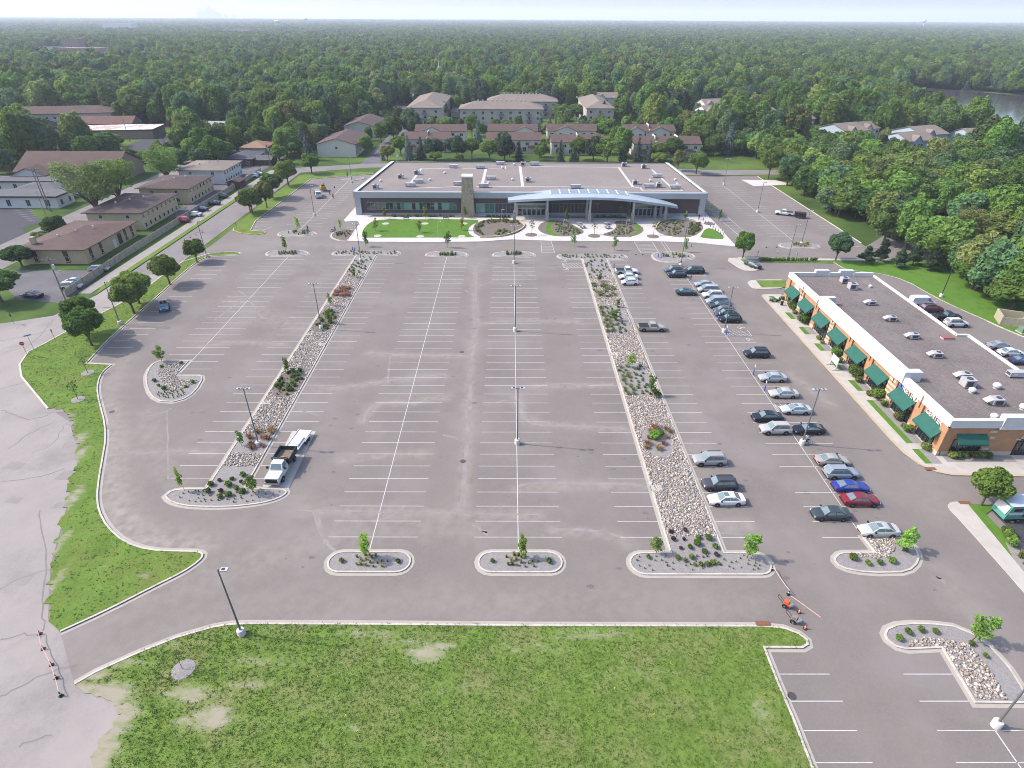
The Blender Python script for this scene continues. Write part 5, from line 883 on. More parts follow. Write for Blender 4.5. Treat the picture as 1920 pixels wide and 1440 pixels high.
for i, (k, u, v, s, lab) in enumerate((('cube', 1582, 530, .95, 'pale rooftop unit nearest the far end of the shop roof'), ('cube', 1597, 542, 1., 'pale rooftop unit second from the far end of the shop roof'), ('hood', 1632, 571, .9, 'hooded rooftop unit third from the far end of the shop roof'), ('hood', 1670, 601, .92, 'hooded rooftop unit fourth from the far end, before the red hatch row'), ('hood', 1711, 634, .95, 'hooded rooftop unit mid shop roof, left of the red hatch'), ('hood', 1754, 669, .95, 'hooded rooftop unit nearer than the red hatch'), ('hood', 1806, 709, 1., 'hooded rooftop unit touching the squat ribbed unit'), ('cube', 1812, 724, 1.05, 'squat ribbed rooftop unit beside the hooded one'), ('hood', 1865, 757, 1.05, 'hooded rooftop unit nearest the near end of the shop roof'), ('long', 1903, 706, .8, 'big white box unit at the right edge of the shop roof'))): unit(k, u, v, 5.6, lab, s * .88)
for u, v, s in ((1867, 728, 1.1), (1821, 736, 1.), (1862, 785, 1.), (1631, 539, .7), (1917, 768, 1.1)): unit('vent', u, v, 5.6, 'white dome vent on the gravel roof of the shops', s)['group'] = 'white dome vents on the shop roof'
x, y = G(1775, 635, 5.6); h = thing('roof_hatch', 'red hatch lid on the shop roof', 'roof hatch', (x, y, 5.6)); MB().box(-.95, .95, -.5, .5, 0, .3).build('curb', UNIT, h); MB().box(-1, 1, -.55, .55, .3, .42).build('lid', mat('red_hatch', (.42, .12, .09), .6, .15, 2), h)
# ------------------------------------------------------------------ flats and houses on the west side
def flat_block(x0, x1, y0, y1, h, wm_, rm, label, rows, **k):
    t = bldg('apartment_block', label, 'apartment block', x0, x1, y0, y1, h, 'hip', 1.5, wm_, rm, over=.9, wins=rows, **k)
    for v in range(3): x, y = -2 + v * 2.4, (y1 - y0) * (-.22 + .16 * v); MB().box(x - .18, x + .18, y - .18, y + .18, h + .5, h + 1.75).build('roof_vent', WHITE, t)
    return t
A_ = flat_block(-126, -109.4, 147.5, 171.2, 3.9, YBRICK, ROOF_BR, 'yellow brick single-storey block with brown hip roof nearest the fence corner', [('W', 5, 1, 1.2, 1.4, 1)])
for y in (-9.6, -5.2, 6.5, 9.8): MB().box(8.28, 8.36, y - .55, y + .55, .3, 3.4).build('brown_panel', BROWN_P, A_); window(A_, 'E', y, .7, .9, 1., 8.36, WHITE, GLASS, 0, proud=.05)
for x in (-4.8, 3.2): MB().box(x - .6, x + .6, -11.93, -11.85, .3, 3.4).build('brown_panel', BROWN_P, A_); window(A_, 'S', x, .7, .95, 1.1, -11.93, WHITE, GLASS, 0, proud=.05)
d = MB().box(8.28, 8.36, .2, 1.5, .05, 2.3).build('door', WHITE, A_); window(A_, 'E', 3.6, .3, 1.6, 2.8, 8.3, DARKF, GLASS, 1)
MB().box(-6, -5, -10, -9, 4.6, 6.3).build('chimney', YBRICK, A_)
flat_block(-126, -109.9, 176.4, 198, 5.1, BUTTER, ROOF_DK, 'butter-coloured two-storey flats with dark brown roof beside the red minivan', [('E', 8, .6, .9, 1.1, 0), ('E', 8, 3.4, .9, 1., 0), ('S', 2, .6, 1.1, 1.2, 1), ('S', 2, 3.4, .9, .9, 0)])
flat_block(-126, -109.4, 205.8, 224.3, 5.1, BUTTER, ROOF_DK, 'butter-coloured two-storey flats with dark brown roof between white flats and a twin', [('E', 7, .6, .9, 1.1, 0), ('E', 7, 3.4, .9, 1., 0), ('S', 2, .6, 1.1, 1.2, 1), ('S', 2, 3.4, .9, .9, 0)])
flat_block(-126, -109., 234, 250.6, 5.1, WHITE_S, ROOF_TAN, 'white two-storey flats with grey-tan roof beyond the dark shed', [('E', 7, .6, .9, 1.1, 0), ('E', 7, 3.4, .9, 1., 0), ('S', 2, 3.4, 1., 1., 1)])
x, y = G(443, 352); bldg('shed', 'dark brown garden shed with a white door beside the fence', 'shed', x - 2.2, x + 2.2, y - 2, y + 4, 2.4, 'gable_y', 1., BROWN_P, ROOF_DK, over=.3, wins=[]); 
s_ = [o for o in bpy.data.objects if o.name == 'shed'][0]; MB().box(-.5, .5, -3.06, -3.0, .05, 2).build('door', WHITE, s_)
# fence along the flats
FE = MB(); FP = [(-101.6, 126), (-102.6, 150), (-102.9, 200), (-102.6, 254)]
fe = thing('board_fence', 'long weathered board fence between the flats and the road', 'fence', (0, 0, 0)); L_ = []
for a_, b_ in zip(FP, FP[1:]):
    n = int(math.dist(a_, b_) / 2.4)
    for k in range(n): L_.append(((a_[0] + (b_[0] - a_[0]) * k / n, a_[1] + (b_[1] - a_[1]) * k / n), (a_[0] + (b_[0] - a_[0]) * (k + 1) / n, a_[1] + (b_[1] - a_[1]) * (k + 1) / n)))
WOOD = mat('weathered_boards', (.5, .42, .32), .95, .16, 1.2, c2=(.4, .34, .26), thr=(.5, .5, .7)); pp = MB()
for a_, b_ in L_: FE.prism([a_, b_, (b_[0] + .07, b_[1]), (a_[0] + .07, a_[1])], 0, R.uniform(1.78, 1.86)); MB().box(a_[0] + .07, a_[0] + .19, a_[1] - .07, a_[1] + .07, 0, 1.95).build('post', WOOD, fe)
FE.build('boards', WOOD, fe)
# church complex
bldg('church_hall', 'large tan hall with long reddish-brown gable roof behind the white wings', 'church hall', -187, -150.5, 233.5, 254, 4.6, 'gable_x', 5.4, TANBR, ROOF_BR, over=1., wins=[])
bldg('church_porch', 'brown-roofed wing with white gable facing the camera on the tan hall', 'church wing', -184.5, -172.5, 227.6, 233.4, 4.4, 'gable_y', 2.6, WHITE_S, ROOF_BR, over=.7)
bldg('church_wing', 'far white flat-roofed wing with dark fascia in front of the tan hall', 'church wing', -200, -164.5, 220.5, 227.5, 3.6, 'flat', 0, WHITE_S, ROOF_GR, over=.8, wins=[('S', 6, .8, 1.3, 2., 1)], gwall=DARKF)
bldg('church_wing', 'middle grey sloped-roof link between the two white wings', 'church wing', -172, -156, 208.5, 220.3, 3.4, 'hip', 1.6, WHITE_S, ROOF_GR, over=.8, wins=[('E', 3, .8, 1.2, 1.6, 1)])
bldg('church_wing', 'nearer white flat-roofed wing with dark fascia beside the striped car park', 'church wing', -196, -150.5, 199.5, 208., 3.6, 'flat', 0, WHITE_S, ROOF_GR, over=.8, wins=[('S', 7, .7, 1.3, 2., 1), ('E', 2, .8, 1, 1.6, 0)], gwall=DARKF)
# care-home like complex, upper left
bldg('apartment_block', 'long pinkish-brown roofed block with dormers at the left edge', 'apartment block', -316, -228, 331, 359, 7., 'gable_x', 6.5, TANBR, ROOF_BR, rz=rad(-39), over=1., wins=[('S', 12, 1, 1.2, 1.4, 1), ('S', 12, 4, 1.2, 1.4, 1)])
ab = bpy.data.objects['apartment_block.004'] if 'apartment_block.004' in bpy.data.objects else None
if ab:
    for k in range(4): x = -34 + k * 15; ro = roof_mesh(x - 4, x + 4, -16, -6, 8.2, 3., 'gable_y', .4).build('dormer', ROOF_BR, ab); MB().box(x - 3.8, x + 3.8, -15.6, -6, 6.8, 8.2).build('dormer_wall', WHITE_S, ro)
bldg('apartment_block', 'dark pinkish-brown roofed block with a row of windows behind the locust tree', 'apartment block', -289, -233, 370, 386, 7., 'hip', 3., CREAM, ROOF_BR, rz=rad(12), over=1., wins=[('S', 14, 1, 1.2, 1.3, 1), ('S', 14, 4, 1.2, 1.3, 1)])
bldg('school_building', 'low reddish-roofed block behind the hedge, left of the rear car park', 'low building', -248, -210, 352, 366, 4.2, 'gable_x', 3, TANBR, ROOF_RED, rz=rad(6), over=.8)
fb = bldg('school_building', 'flat-roofed brick block with bright white roof patches by the rear car park', 'low building', -226, -188, 330, 348, 4., 'flat', 0, TANBR, mat('patched_roof', (.55, .4, .33), .9, .2, .3, c2=(.85, .84, .82), thr=(.13, .47, .56)), rz=rad(8), over=.6, gwall=ROOF_BR)
bldg('annex_building', 'plain tan box annex between the dormered block and the hedge', 'low building', -236, -222, 324, 334, 6, 'flat', 0, CREAM, ROOF_RED, over=.4, gwall=ROOF_RED)
# houses
bldg('house', 'white house with pale grey gable roof in the trees above the locust', 'house', -173, -157, 352, 362, 3.2, 'gable_x', 2., WHITE_S, mat('pale_grey_shingles', (.42, .41, .4), .95, .1, 1.5), rz=rad(-8), over=.6, wins=[('S', 4, .8, 1.3, 1.2, 1), ('E', 2, .8, 1, 1.1, 1)])
bldg('house', 'white split-level house with dark and orange roof high among the trees', 'house', -158, -145, 374, 386, 4.6, 'gable_x', 2.2, WHITE_S, ROOF_GR, rz=rad(-25), over=.6, wins=[('S', 3, 1, 1.3, 1.2, 1), ('E', 2, 2, 1, 1.1, 1)])
bldg('house', 'house with orange-tan hip roof behind the grey-roofed one', 'house', -122, -111, 284, 297, 4.2, 'hip', 2., CREAM, ROOF_OR, over=.7, wins=[('S', 3, 1, 1.3, 1.2, 1), ('E', 2, 1, 1, 1.1, 1)])
bldg('house', 'low brick house with grey roof just beyond the white flats', 'house', -121.5, -110.5, 266, 281, 2.9, 'hip', 1.9, BROWN_P, ROOF_GR, over=.7, wins=[('S', 3, .8, 1.3, 1.2, 1), ('E', 3, .8, 1, 1.1, 1)])
x, y = G(492, 310); bldg('garage', 'low garage with dark grey roof behind the utility pole', 'garage', x - 4, x + 4, y, y + 8, 2.2, 'gable_x', 1.4, BROWN_P, ROOF_GR, over=.5)
# townhouses along the side street
def townhouse(x0, x1, y0, y1, label, rk='gable_x', h=5.6, rh=2.5, seg_n=2, wins=None, gable=None, deck=0, wm_=CREAM, rm=ROOF_BR, group=None, rz=0.):
    t = bldg('townhouse', label, 'townhouse', x0, x1, y0, y1, h, rk, rh, wm_, rm, over=.5, wins=wins or [('S', max(4, int((x1 - x0) / 4)), 3.4, 1.5, 1.2, 1), ('S', max(3, int((x1 - x0) / 5)), .6, 1.7, 1.9, 1), ('W', 2, 3.4, 1., 1.1, 0)], group=group, rz=rz)
    hx, hy = (x1 - x0) / 2, (y1 - y0) / 2
    for gx, gw in gable or ():
        MB().box(gx - gw, gx + gw, -hy - .6, -hy + .02, 0, h).add([(gx - gw, -hy - .6, h), (gx + gw, -hy - .6, h), (gx, -hy - .6, h + rh * .78), (gx - gw, -hy + .02, h), (gx + gw, -hy + .02, h), (gx, -hy + .02, h + rh * .78)], [(0, 1, 2), (0, 2, 5, 3), (1, 4, 5, 2)]).build('gable_front', wm_, t)
        g = MB(); k = h + rh * .8
        for s in (-1, 1): g.add([(gx + s * (gw + .3), -hy - .9, h - .25), (gx, -hy - .9, k), (gx, -hy + 3.4, k + .001 * s), (gx + s * (gw + .3), -hy + .6, h - .25), (gx + s * (gw + .3), -hy - .9, h - .07), (gx, -hy - .9, k + .18), (gx, -hy + 3.4, k + .18), (gx + s * (gw + .3), -hy + .6, h - .07)], [(0, 1, 2, 3), (4, 5, 6, 7), (0, 4, 5, 1), (3, 2, 6, 7), (0, 3, 7, 4)])
        g.build('gable_roof', rm, t)
        for dx in (-gw * .5, gw * .5): window(t, 'S', gx + dx, 3.3, 1.3, 1.2, -hy - .6, WHITE, GLASS, 1)
    for k in range(1, seg_n): x = -hx + 2 * hx * k / seg_n; MB().box(x - .15, x + .15, -hy - .3, hy + .3, h, h + .9).box(x - .15, x + .15, -hy * .5, hy * .5, h, h + rh + .35).build('party_wall', WHITE, t)
    for k in range(deck):
        x = -hx + 2 * hx * (k + .5) / deck; dk = MB(); dk.box(x - 1.7, x + 1.7, -hy - 1.6, -hy, 2.6, 2.75).box(x - 1.7, x + 1.7, -hy - 1.62, -hy - 1.54, 2.75, 3.6); [dk.box(x + s * 1.62 - .06, x + s * 1.62 + .06, -hy - 1.6, -hy - 1.48, 0, 2.6) for s in (-1, 1)]; dk.build('deck', mat('deck_boards', (.33, .17, .12), .9, .15, 2), t)
    return t
townhouse(-88, -70.5, 286.5, 313, 'cream townhouse with brown roof at the corner of the side street', 'gable_y', 5.4, 2.6, 1, wins=[('E', 4, 3.4, 1.2, 1.2, 1), ('E', 4, .6, 1.2, 1.6, 1), ('S', 1, 3.4, 1, 1, 0)])
townhouse(-88, -72, 338, 368, 'cream townhouse with brown roof further up the side street', 'gable_y', 5.4, 2.6, 1, wins=[('E', 4, 3.4, 1.2, 1.2, 1), ('E', 4, .6, 1.2, 1.6, 1)])
townhouse(-48, -22.6, 323, 335, 'white-gabled townhouse row behind, leftmost of the rear row', gable=[(-4.5, 5)], seg_n=1); townhouse(-10.8, 13.8, 325, 337, 'white-gabled townhouse row behind, second from left in the rear row', gable=[(6, 5)], seg_n=1)
townhouse(19.3, 44.3, 326, 338, 'white-gabled townhouse row behind, third from left in the rear row', gable=[(-3, 5.5)], seg_n=1); townhouse(58.2, 84.5, 325, 337, 'white-gabled townhouse row behind, rightmost of the rear row', gable=[(-6.5, 4), (5.5, 5)], seg_n=2)
townhouse(-50, -28.5, 299, 312, 'brown-roofed townhouse row in front, leftmost behind the hall roof', deck=3, seg_n=2); townhouse(-11, 14.6, 298, 311, 'brown-roofed townhouse row in front, second from left, with red deck', deck=3, seg_n=1)
townhouse(19.4, 43.8, 293, 306, 'brown-roofed townhouse row in front, third from left, white end wall', deck=3, seg_n=2); townhouse(57.2, 88.2, 290, 303, 'brown-roofed townhouse row in front, rightmost and longest', deck=3, seg_n=3)
def apt(x0, x1, y0, y1, label, wn, vents=0):
    t = bldg('apartment_building', label, 'apartment building', x0, x1, y0, y1, 9.8, 'hip', 3.4, mat('tan_apartment_wall', (.54, .475, .4), .9, .08, 1), ROOF_TAN, over=.7, wins=[('S', wn, z, 1.4, 1.3, 1) for z in (1.2, 4.2, 7.2)])
    hx, hy = (x1 - x0) / 2, (y1 - y0) / 2
    for k in range(max(1, wn // 3)):
        x = -hx + 2 * hx * (k + .5) / max(1, wn // 3)
        b = MB(); [b.box(x - 1.6, x + 1.6, -hy - 1.4, -hy, z, z + .15).box(x - 1.6, x + 1.6, -hy - 1.42, -hy - 1.36, z + .15, z + 1.1) for z in (3.4, 6.4)]; b.build('balcony', mat('grey_rail', (.25, .25, .26), .7, .1, 2), t)
    for k in range(vents): x = -hx + hy + (2 * hx - 2 * hy) * (k + .5) / vents; MB().box(x - .4, x + .4, -.5, .3, 12.7, 13.7).build('roof_vent', WHITE, t)
apt(-29, 19, 374, 392, 'tan three-storey flats with hip roof, front one of the middle pair', 9, 11); apt(-14, 30, 411, 430, 'tan three-storey flats with hip roof, rear one of the middle pair', 9, 11)
apt(-60, -40, 378, 440, 'tan flats with hip roof end-on, left of the middle pair', 3, 2); apt(45, 61, 379, 430, 'tan flats with hip roof end-on, right of the middle pair', 3, 3)
for x0, x1, y0, y1, lab in ((-38, -30, 415, 450, 'long low garage left of the middle flats'), (33, 44, 420, 428, 'low garage with white doors between the right flats'), (62, 70, 430, 436, 'low garage right of the end-on flats'), (-78, -68, 432, 446, 'low grey garage pair left of the end-on flats')): bldg('garage', lab, 'garage', x0, x1, y0, y1, 2.6, 'gable_x', 1.2, CREAM, ROOF_TAN, over=.4)
# east townhouses
for i, (x0, x1, y0, y1, rz, h, lab) in enumerate(((186, 203, 300, 316, 20, 5.8, 'pale blue-sided townhouse with tan roof, nearest of the east cluster'), (199, 216, 312, 330, 20, 6.6, 'pale blue-sided townhouse with tan roof, behind the nearest of the east cluster'), (226, 246, 312, 326, 10, 6, 'tan roof showing over trees, rightmost of the east cluster'), (167, 183, 325, 343, 24, 6., 'tan-roofed townhouse with white dormers in the middle of the east cluster'), (150, 166, 352, 368, 24, 5.8, 'tan-roofed townhouse with blue siding, upper left of the east cluster'), (168, 176, 372, 384, 24, 5.4, 'small tan-roofed house above the east cluster'), (146, 162, 388, 404, 20, 5.6, 'farthest tan-roofed townhouse of the east cluster'), (128, 142, 432, 446, 15, 6, 'white house with twin gables far above the east cluster'), (105, 120, 430, 444, -10, 5.6, 'long pale roof half hidden in trees right of the flats'), (62, 78, 470, 482, 0, 6, 'brown-roofed house beyond the right flats'), (84, 96, 462, 476, 30, 6, 'grey hip-roofed house beyond the right flats'), (120, 132, 400, 416, 12, 5.5, 'pale-roofed house in trees left of the twin-gabled house'), (186, 196, 338, 350, 24, 5.4, 'small dark-roofed house behind the middle of the east cluster'))):
    t = townhouse(x0, x1, y0, y1, lab, 'gable_x', h, 3., 1, wins=[('S', 3, 3.2, 1.3, 1.2, 1), ('W', 2, 3.2, 1.2, 1.2, 1)], wm_=BLUESH if i < 5 else WHITE_S, rm=ROOF_TAN, gable=[(-4, 2.6)], rz=rad(rz))
x, y = G(1895, 404); bldg('house', 'white house with grey-brown roof at the right edge beyond the street', 'house', x - 4, x + 9, y - 4, y + 8, 3., 'hip', 2.4, WHITE_S, ROOF_TAN, over=.7, wins=[('S', 3, .8, 1.2, 1.2, 1)])
# far buildings
for (u, v, w_, d, h, z, mt, rf_, lab) in ((150, 112, 60, 30, 12, 0, mat('pink_brick', (.4, .25, .21), .9, .1, .5), ROOF_TAN, 'long pinkish brick school far off in the trees at upper left'), (140, 104, 26, 16, 20, 0, MATS['pink_brick'], ROOF_RED, 'taller pinkish brick hall far off behind the brick school'), (90, 102, 34, 16, 8, 0, CREAM, ROOF_GR, 'grey-roofed building far off left of the brick school'), (240, 112, 50, 20, 8, 0, CREAM, ROOF_GR, 'grey flat building far off right of the brick school'), (320, 121, 24, 14, 6, 0, TANBR, ROOF_RED, 'small brown-roofed building far off in the left trees'), (222, 60, 110, 40, 26, 0, WHITE, WHITE, 'bright white warehouse far off at upper left'), (445, 66, 90, 40, 14, 0, mat('pink_far', (.5, .4, .36), .9, .1, .3), ROOF_GR, 'pale pinkish blocks far off above the mast'), (545, 46, 200, 60, 9, 0, WHITE, WHITE, 'low white warehouse at the foot of the far water tower'), (600, 41, 260, 60, 8, 0, WHITE, WHITE, 'low white warehouse beside the second far water tower'), (1068, 62, 90, 30, 8, 0, WHITE, WHITE, 'white sheds far off near the centre of the horizon woods'), (1262, 104, 14, 10, 5, 0, WHITE_S, ROOF_GR, 'pale house far off in the woods right of centre'), (755, 152, 24, 16, 7, 0, CREAM, ROOF_GR, 'grey-roofed chapel left of the white spire'), (865, 155, 14, 12, 6, 0, WHITE_S, ROOF_TAN, 'small white house behind the middle flats'), (465, 146, 14, 10, 3, 0, WHITE, WHITE, 'small white hut beside the far substation'), (730, 48, 160, 40, 6, 0, CREAM, ROOF_TAN, 'pale field building far off left of centre')):
    x, y = G(u, v); h += 2; bldg('far_building', lab, 'building', x - w_ / 2, x + w_ / 2, y, y + d, h, 'flat', 0, mt, rf_, over=.3, gwall=mt, wins=[('S', 5, h * .35, w_ / 16, h * .25, 0)] if w_ < 80 else [])
for i in range(13): x, y = G(388 + i * 6.6, 44 + (i % 3)); bldg('far_building', 'pale pinkish apartment block in a distant row at upper left', 'building', x - 18, x + 18, y, y + 30, 15 + (i * 7) % 9, 'flat', 0, MATS['pink_far'], WHITE, over=.3, gwall=MATS['pink_far'], group='distant row of pinkish blocks at upper left')
def far_tower(u, y, h, lab, squat):
    x = G(u, 200)[0] / G(u, 200)[1] * y; t = thing('water_tower', lab, 'water tower', (x, y, 0)); s = h / 40
    if squat: MB().lathe([(9 * s, 0), (8.5 * s, 26 * s)], 18).build('column', WHITE, t, 40); MB().lathe([(8.5 * s, 26 * s), (13 * s, 30 * s), (13 * s, 36 * s), (7 * s, 40 * s), (.5, 41 * s)], 18).build('tank', WHITE, t, 40)
    else: MB().lathe([(6 * s, 0), (2.5 * s, 6 * s), (2.5 * s, 27 * s)], 14).build('column', WHITE, t, 40); MB().lathe([(2.5 * s, 27 * s), (10 * s, 32 * s), (11 * s, 36 * s), (8 * s, 40 * s), (.5, 41.5 * s)], 18).build('tank', WHITE, t, 40)
far_tower(547, 3300, 38, 'thick white water tower on the horizon left of centre', True); far_tower(598, 4300, 44, 'slender white water tower on the horizon right of the thick one', False); far_tower(1683, 4600, 52, 'white water tower alone on the right horizon', False)
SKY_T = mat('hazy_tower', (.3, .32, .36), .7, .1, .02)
for i, (u, h, w_) in enumerate(((373, 120, 60), (379, 190, 45), (386, 150, 60), (392, 205, 40), (396, 230, 50), (402, 170, 70), (408, 130, 60), (414, 110, 80), (425, 90, 60), (440, 80, 60))):
    y = 14500; x = (u - 956) / 1303 * y; t = thing('skyscraper', 'faint grey skyscraper in the distant downtown cluster on the left horizon', 'skyscraper', (x, y, 0), 0, 'distant downtown cluster'); MB().box(-w_ / 2, w_ / 2, -25, 25, 0, h * .85).build('tower_body', SKY_T, t); MB().box(-w_ / 3, w_ / 3, -18, 18, h * .85, h).build('tower_top', SKY_T, t)
# church spire, masts, substation
x, y = -64.5, 605; t = thing('church_spire', 'slim white church spire rising from the trees left of centre', 'spire', (x, y, 0)); MB().box(-5, 5, -4, 8, 0, 9).build('wall', CREAM, t); roof_mesh(-5, 5, -4, 8, 9, 3, 'gable_y').build('roof', ROOF_GR, t); MB().box(-1.6, 1.6, -1.6, 1.6, 9, 13).build('belfry', WHITE, t); MB().lathe([(1.9, 13), (.5, 17.5), (.05, 23)], 8).build('steeple', WHITE, t)
STEEL = mat('galvanised_steel', (.42, .44, .45), .5, .08, 1, .5)
def mast(u, v, h, lab, w_=.6):
    x, y = G(u, v); t = thing('lattice_mast', lab, 'mast', (x, y, 0)); m = MB(); c = [(w_ * math.cos(k), w_ * math.sin(k)) for k in (.5, 2.6, 4.7)]
    for a_ in c: m.tube((a_[0], a_[1], 0), (a_[0] * .5, a_[1] * .5, h), .12, .1, 4)
    for k in range(int(h / 2)): a_, b_ = c[k % 3], c[(k + 1) % 3]; q = 1 - .5 * k * 2 / h; m.tube((a_[0] * q, a_[1] * q, k * 2), (b_[0] * q, b_[1] * q, k * 2 + 2), .05, .05, 4, False)
    m.build('lattice', STEEL, t); m = MB(); m.box(-1.6, 1.6, -.2, .2, h - .5, h + .6); m.build('antenna', STEEL, t)
mast(484, 135, 34, 'tall thin mast above the substation in the upper left woods'); mast(963, 66, 46, 'thin mast far off in the woods near the centre horizon', 1.)
x, y = G(455, 146); t = thing('substation', 'small steel substation frame with a pale pad in the upper left woods', 'substation', (x, y, 0)); m = MB()
for xx in (-9, -3, 3): m.tube((xx, 0, 0), (xx, 0, 13), .25, .2, 5); m.tube((xx, 8, 0), (xx, 8, 13), .25, .2, 5)
m.tube((-9, 0, 11), (3, 0, 11), .2, .2, 5); m.tube((-9, 8, 11), (3, 8, 11), .2, .2, 5); m.build('frame', STEEL, t); MB().box(-11, 10, -6, 11, 0, .25).build('pad', CONC_NEW, t)
# river
RIVER = [(264, 325), (277, 400), (291, 455), (306, 500), (332, 560), (358, 606), (390, 618), (412, 596), (440, 556), (520, 520), (900, 420), (760, 300), (400, 280)]
m = MB(); m.sheet(RIVER, -.03); struct(m, 'river', mat('river_water', (.06, .055, .06), .12, .3, .06, bump=.15, spec=.6))
# ------------------------------------------------------------------ trees one can tell apart
def TT(*a, **k): return tree_top(*a, **k)
n_ = ['nearest the camera', 'second from the camera', 'third from the camera', 'fourth from the camera', 'fifth from the camera', 'sixth, by the strip tip']
for (u, v, h, w_, i) in ((173, 649, 8.4, 7., 0), (165, 626, 8.2, 7., 1), (252, 588, 8.2, 7.4, 2), (262, 570, 8., 7.2, 3), (319, 534, 7.6, 6.8, 4), (370, 492, 6.2, 6., 5)): T('round', u, v, h, w_, 'round maple on the west strip, ' + n_[i], m=F_MID)
for (u, v, h, w_, lab, mm, k) in ((474, 401, 8.6, 8.4, 'round dark tree on the northwest strip, nearest the yellow kerb', F_MID, 'round'), (501, 390, 9., 6.4, 'lighter tall tree beside the nearest tree of the northwest strip', F_OLIVE, 'round'), (512, 372, 9., 8.6, 'big dark tree third along the northwest strip', F_DARK, 'round'), (541, 348, 9.4, 9.6, 'broad tree near the far end of the northwest strip', F_MID, 'round'), (585, 326, 8., 8., 'round tree alone at the bend of the back road', F_MID, 'round'), (470, 398, 7.4, 7., 'second dark tree behind the nearest one of the northwest strip', F_DARK, 'round')): T(k, u, v, h, w_, lab, m=mm)
T('open', 188, 413, 17.5, 19, 'huge feathery locust tree between the church car park and the flats', m=F_OLIVE, var=0); T('open', 231, 392, 16.5, 16, 'second huge feathery tree right of the first, by the road', m=F_BRIGHT, var=1); T('open', 317, 346, 13., 15., 'spreading light-green tree by the road near the white car', m=F_LIGHT, var=0)
for (u, v, h, w_, lab, mm) in ((42, 500, 5.5, 7.5, 'dark round bush on the lawn left of the yellow brick block', F_DARK), (4, 566, 7.5, 10., 'big dark bush at the left edge by the house car park', F_DARK), (112, 447, 6.5, 7.5, 'dark shrubby tree behind the left end of the yellow brick block', F_DARK), (84, 464, 4.5, 5.5, 'olive shrub at the left corner of the yellow brick block', F_OLIVE)): T('round', u, v, h, w_, lab, m=mm)
for (u, v, h, w_, lab, mm) in ((378, 315, 8.5, 8.5, 'grey-green tree across the road from the grey-roofed house', F_BLUE), (416, 308, 9.5, 9., 'dark tree by the driveway beyond the white flats', F_DARK), (525, 308, 8., 8., 'bright tree in front of the two utility poles', F_BRIGHT), (341, 285, 10, 9, 'round green tree at the far end of the rear car park', F_MID), (372, 280, 11, 11, 'broad green tree behind the rear car park tree', F_MID), (727, 302, 7., 7., 'round yellowish bush at the back left corner of the hall', F_YEL), (1305, 326, 9., 9.2, 'round green tree on the lawn behind the hall, right side', F_BRIGHT), (1270, 320, 8.5, 6., 'yellow-green conical tree by the hall back right corner', F_OLIVE), (1440, 335, 12.5, 8.5, 'tall bright tree by the back entrance on the right', F_BRIGHT), (1475, 348, 12, 9, 'grey-green tree at the top of the east kerb', F_BLUE), (1392, 485, 7.5, 5.6, 'young ash at the corner of the shop car park walkway', F_BRIGHT), (1566, 489, 7.6, 6.6, 'dense round tree at the end of the clipped hedge', F_BLUE), (1839, 948, 6.2, 5., 'small round tree at the corner of the walk by the camper', F_BRIGHT), (1807, 455, 9.5, 10., 'open crooked tree beside the east street', F_OLIVE)): T('open' if 'crooked' in lab else 'round', u, v, h, w_, lab, m=mm)
for i, (u, v, h) in enumerate(((1622, 494, 4.6), (1650, 490, 5.8), (1683, 502, 5.), (1710, 498, 5.6), (1744, 508, 6.)) ): T('pine', u, v, h, 4.2, ['first', 'second', 'third', 'fourth', 'fifth'][i] + ' from the left of the pines on the lawn behind the shops', m=F_SPR)
for (u, v, h, w_, lab, mm) in ((766, 299, 10.5, 5.5, 'blue spruce left of the front townhouses', F_BSPR), (790, 299, 10, 5.5, 'dark spruce right of the blue spruce', F_SPR), (973, 304, 9, 4.6, 'slim dark spruce before the red deck', F_SPR), (1050, 304, 9.5, 4.6, 'brownish spruce at the white end wall', F_SPR), (1076, 304, 7.5, 5., 'squat spruce right of the brownish one', F_SPR), (1167, 304, 9, 4.4, 'dark spruce left of the longest front row', F_SPR), (1195, 303, 10.5, 4.8, 'tall dark spruce before the longest front row', F_SPR), (1216, 304, 9.5, 4.6, 'grey spruce right of the tall dark one', F_BSPR), (1013, 250, 11, 5.5, 'pale blue spruce between the second and third rear rows', F_BSPR), (1030, 248, 9, 5, 'second pale spruce between the rear rows', F_BSPR), (580, 300, 12.5, 6., 'bluish spruce left of the corner townhouse', F_BSPR), (718, 300, 4.6, 2.6, 'little blue spruce on the corner townhouse lawn', F_BSPR), (612, 230, 14, 7, 'tall bluish spruce behind the corner townhouse', F_BSPR), (1130, 235, 14, 8, 'broad dark spruce between the rear rows and the end-on flats', F_SPR), (895, 200, 16, 7, 'bright conical tree left of the rear middle flats', F_MID)): T('spruce', u, v, h, w_, lab, m=mm)
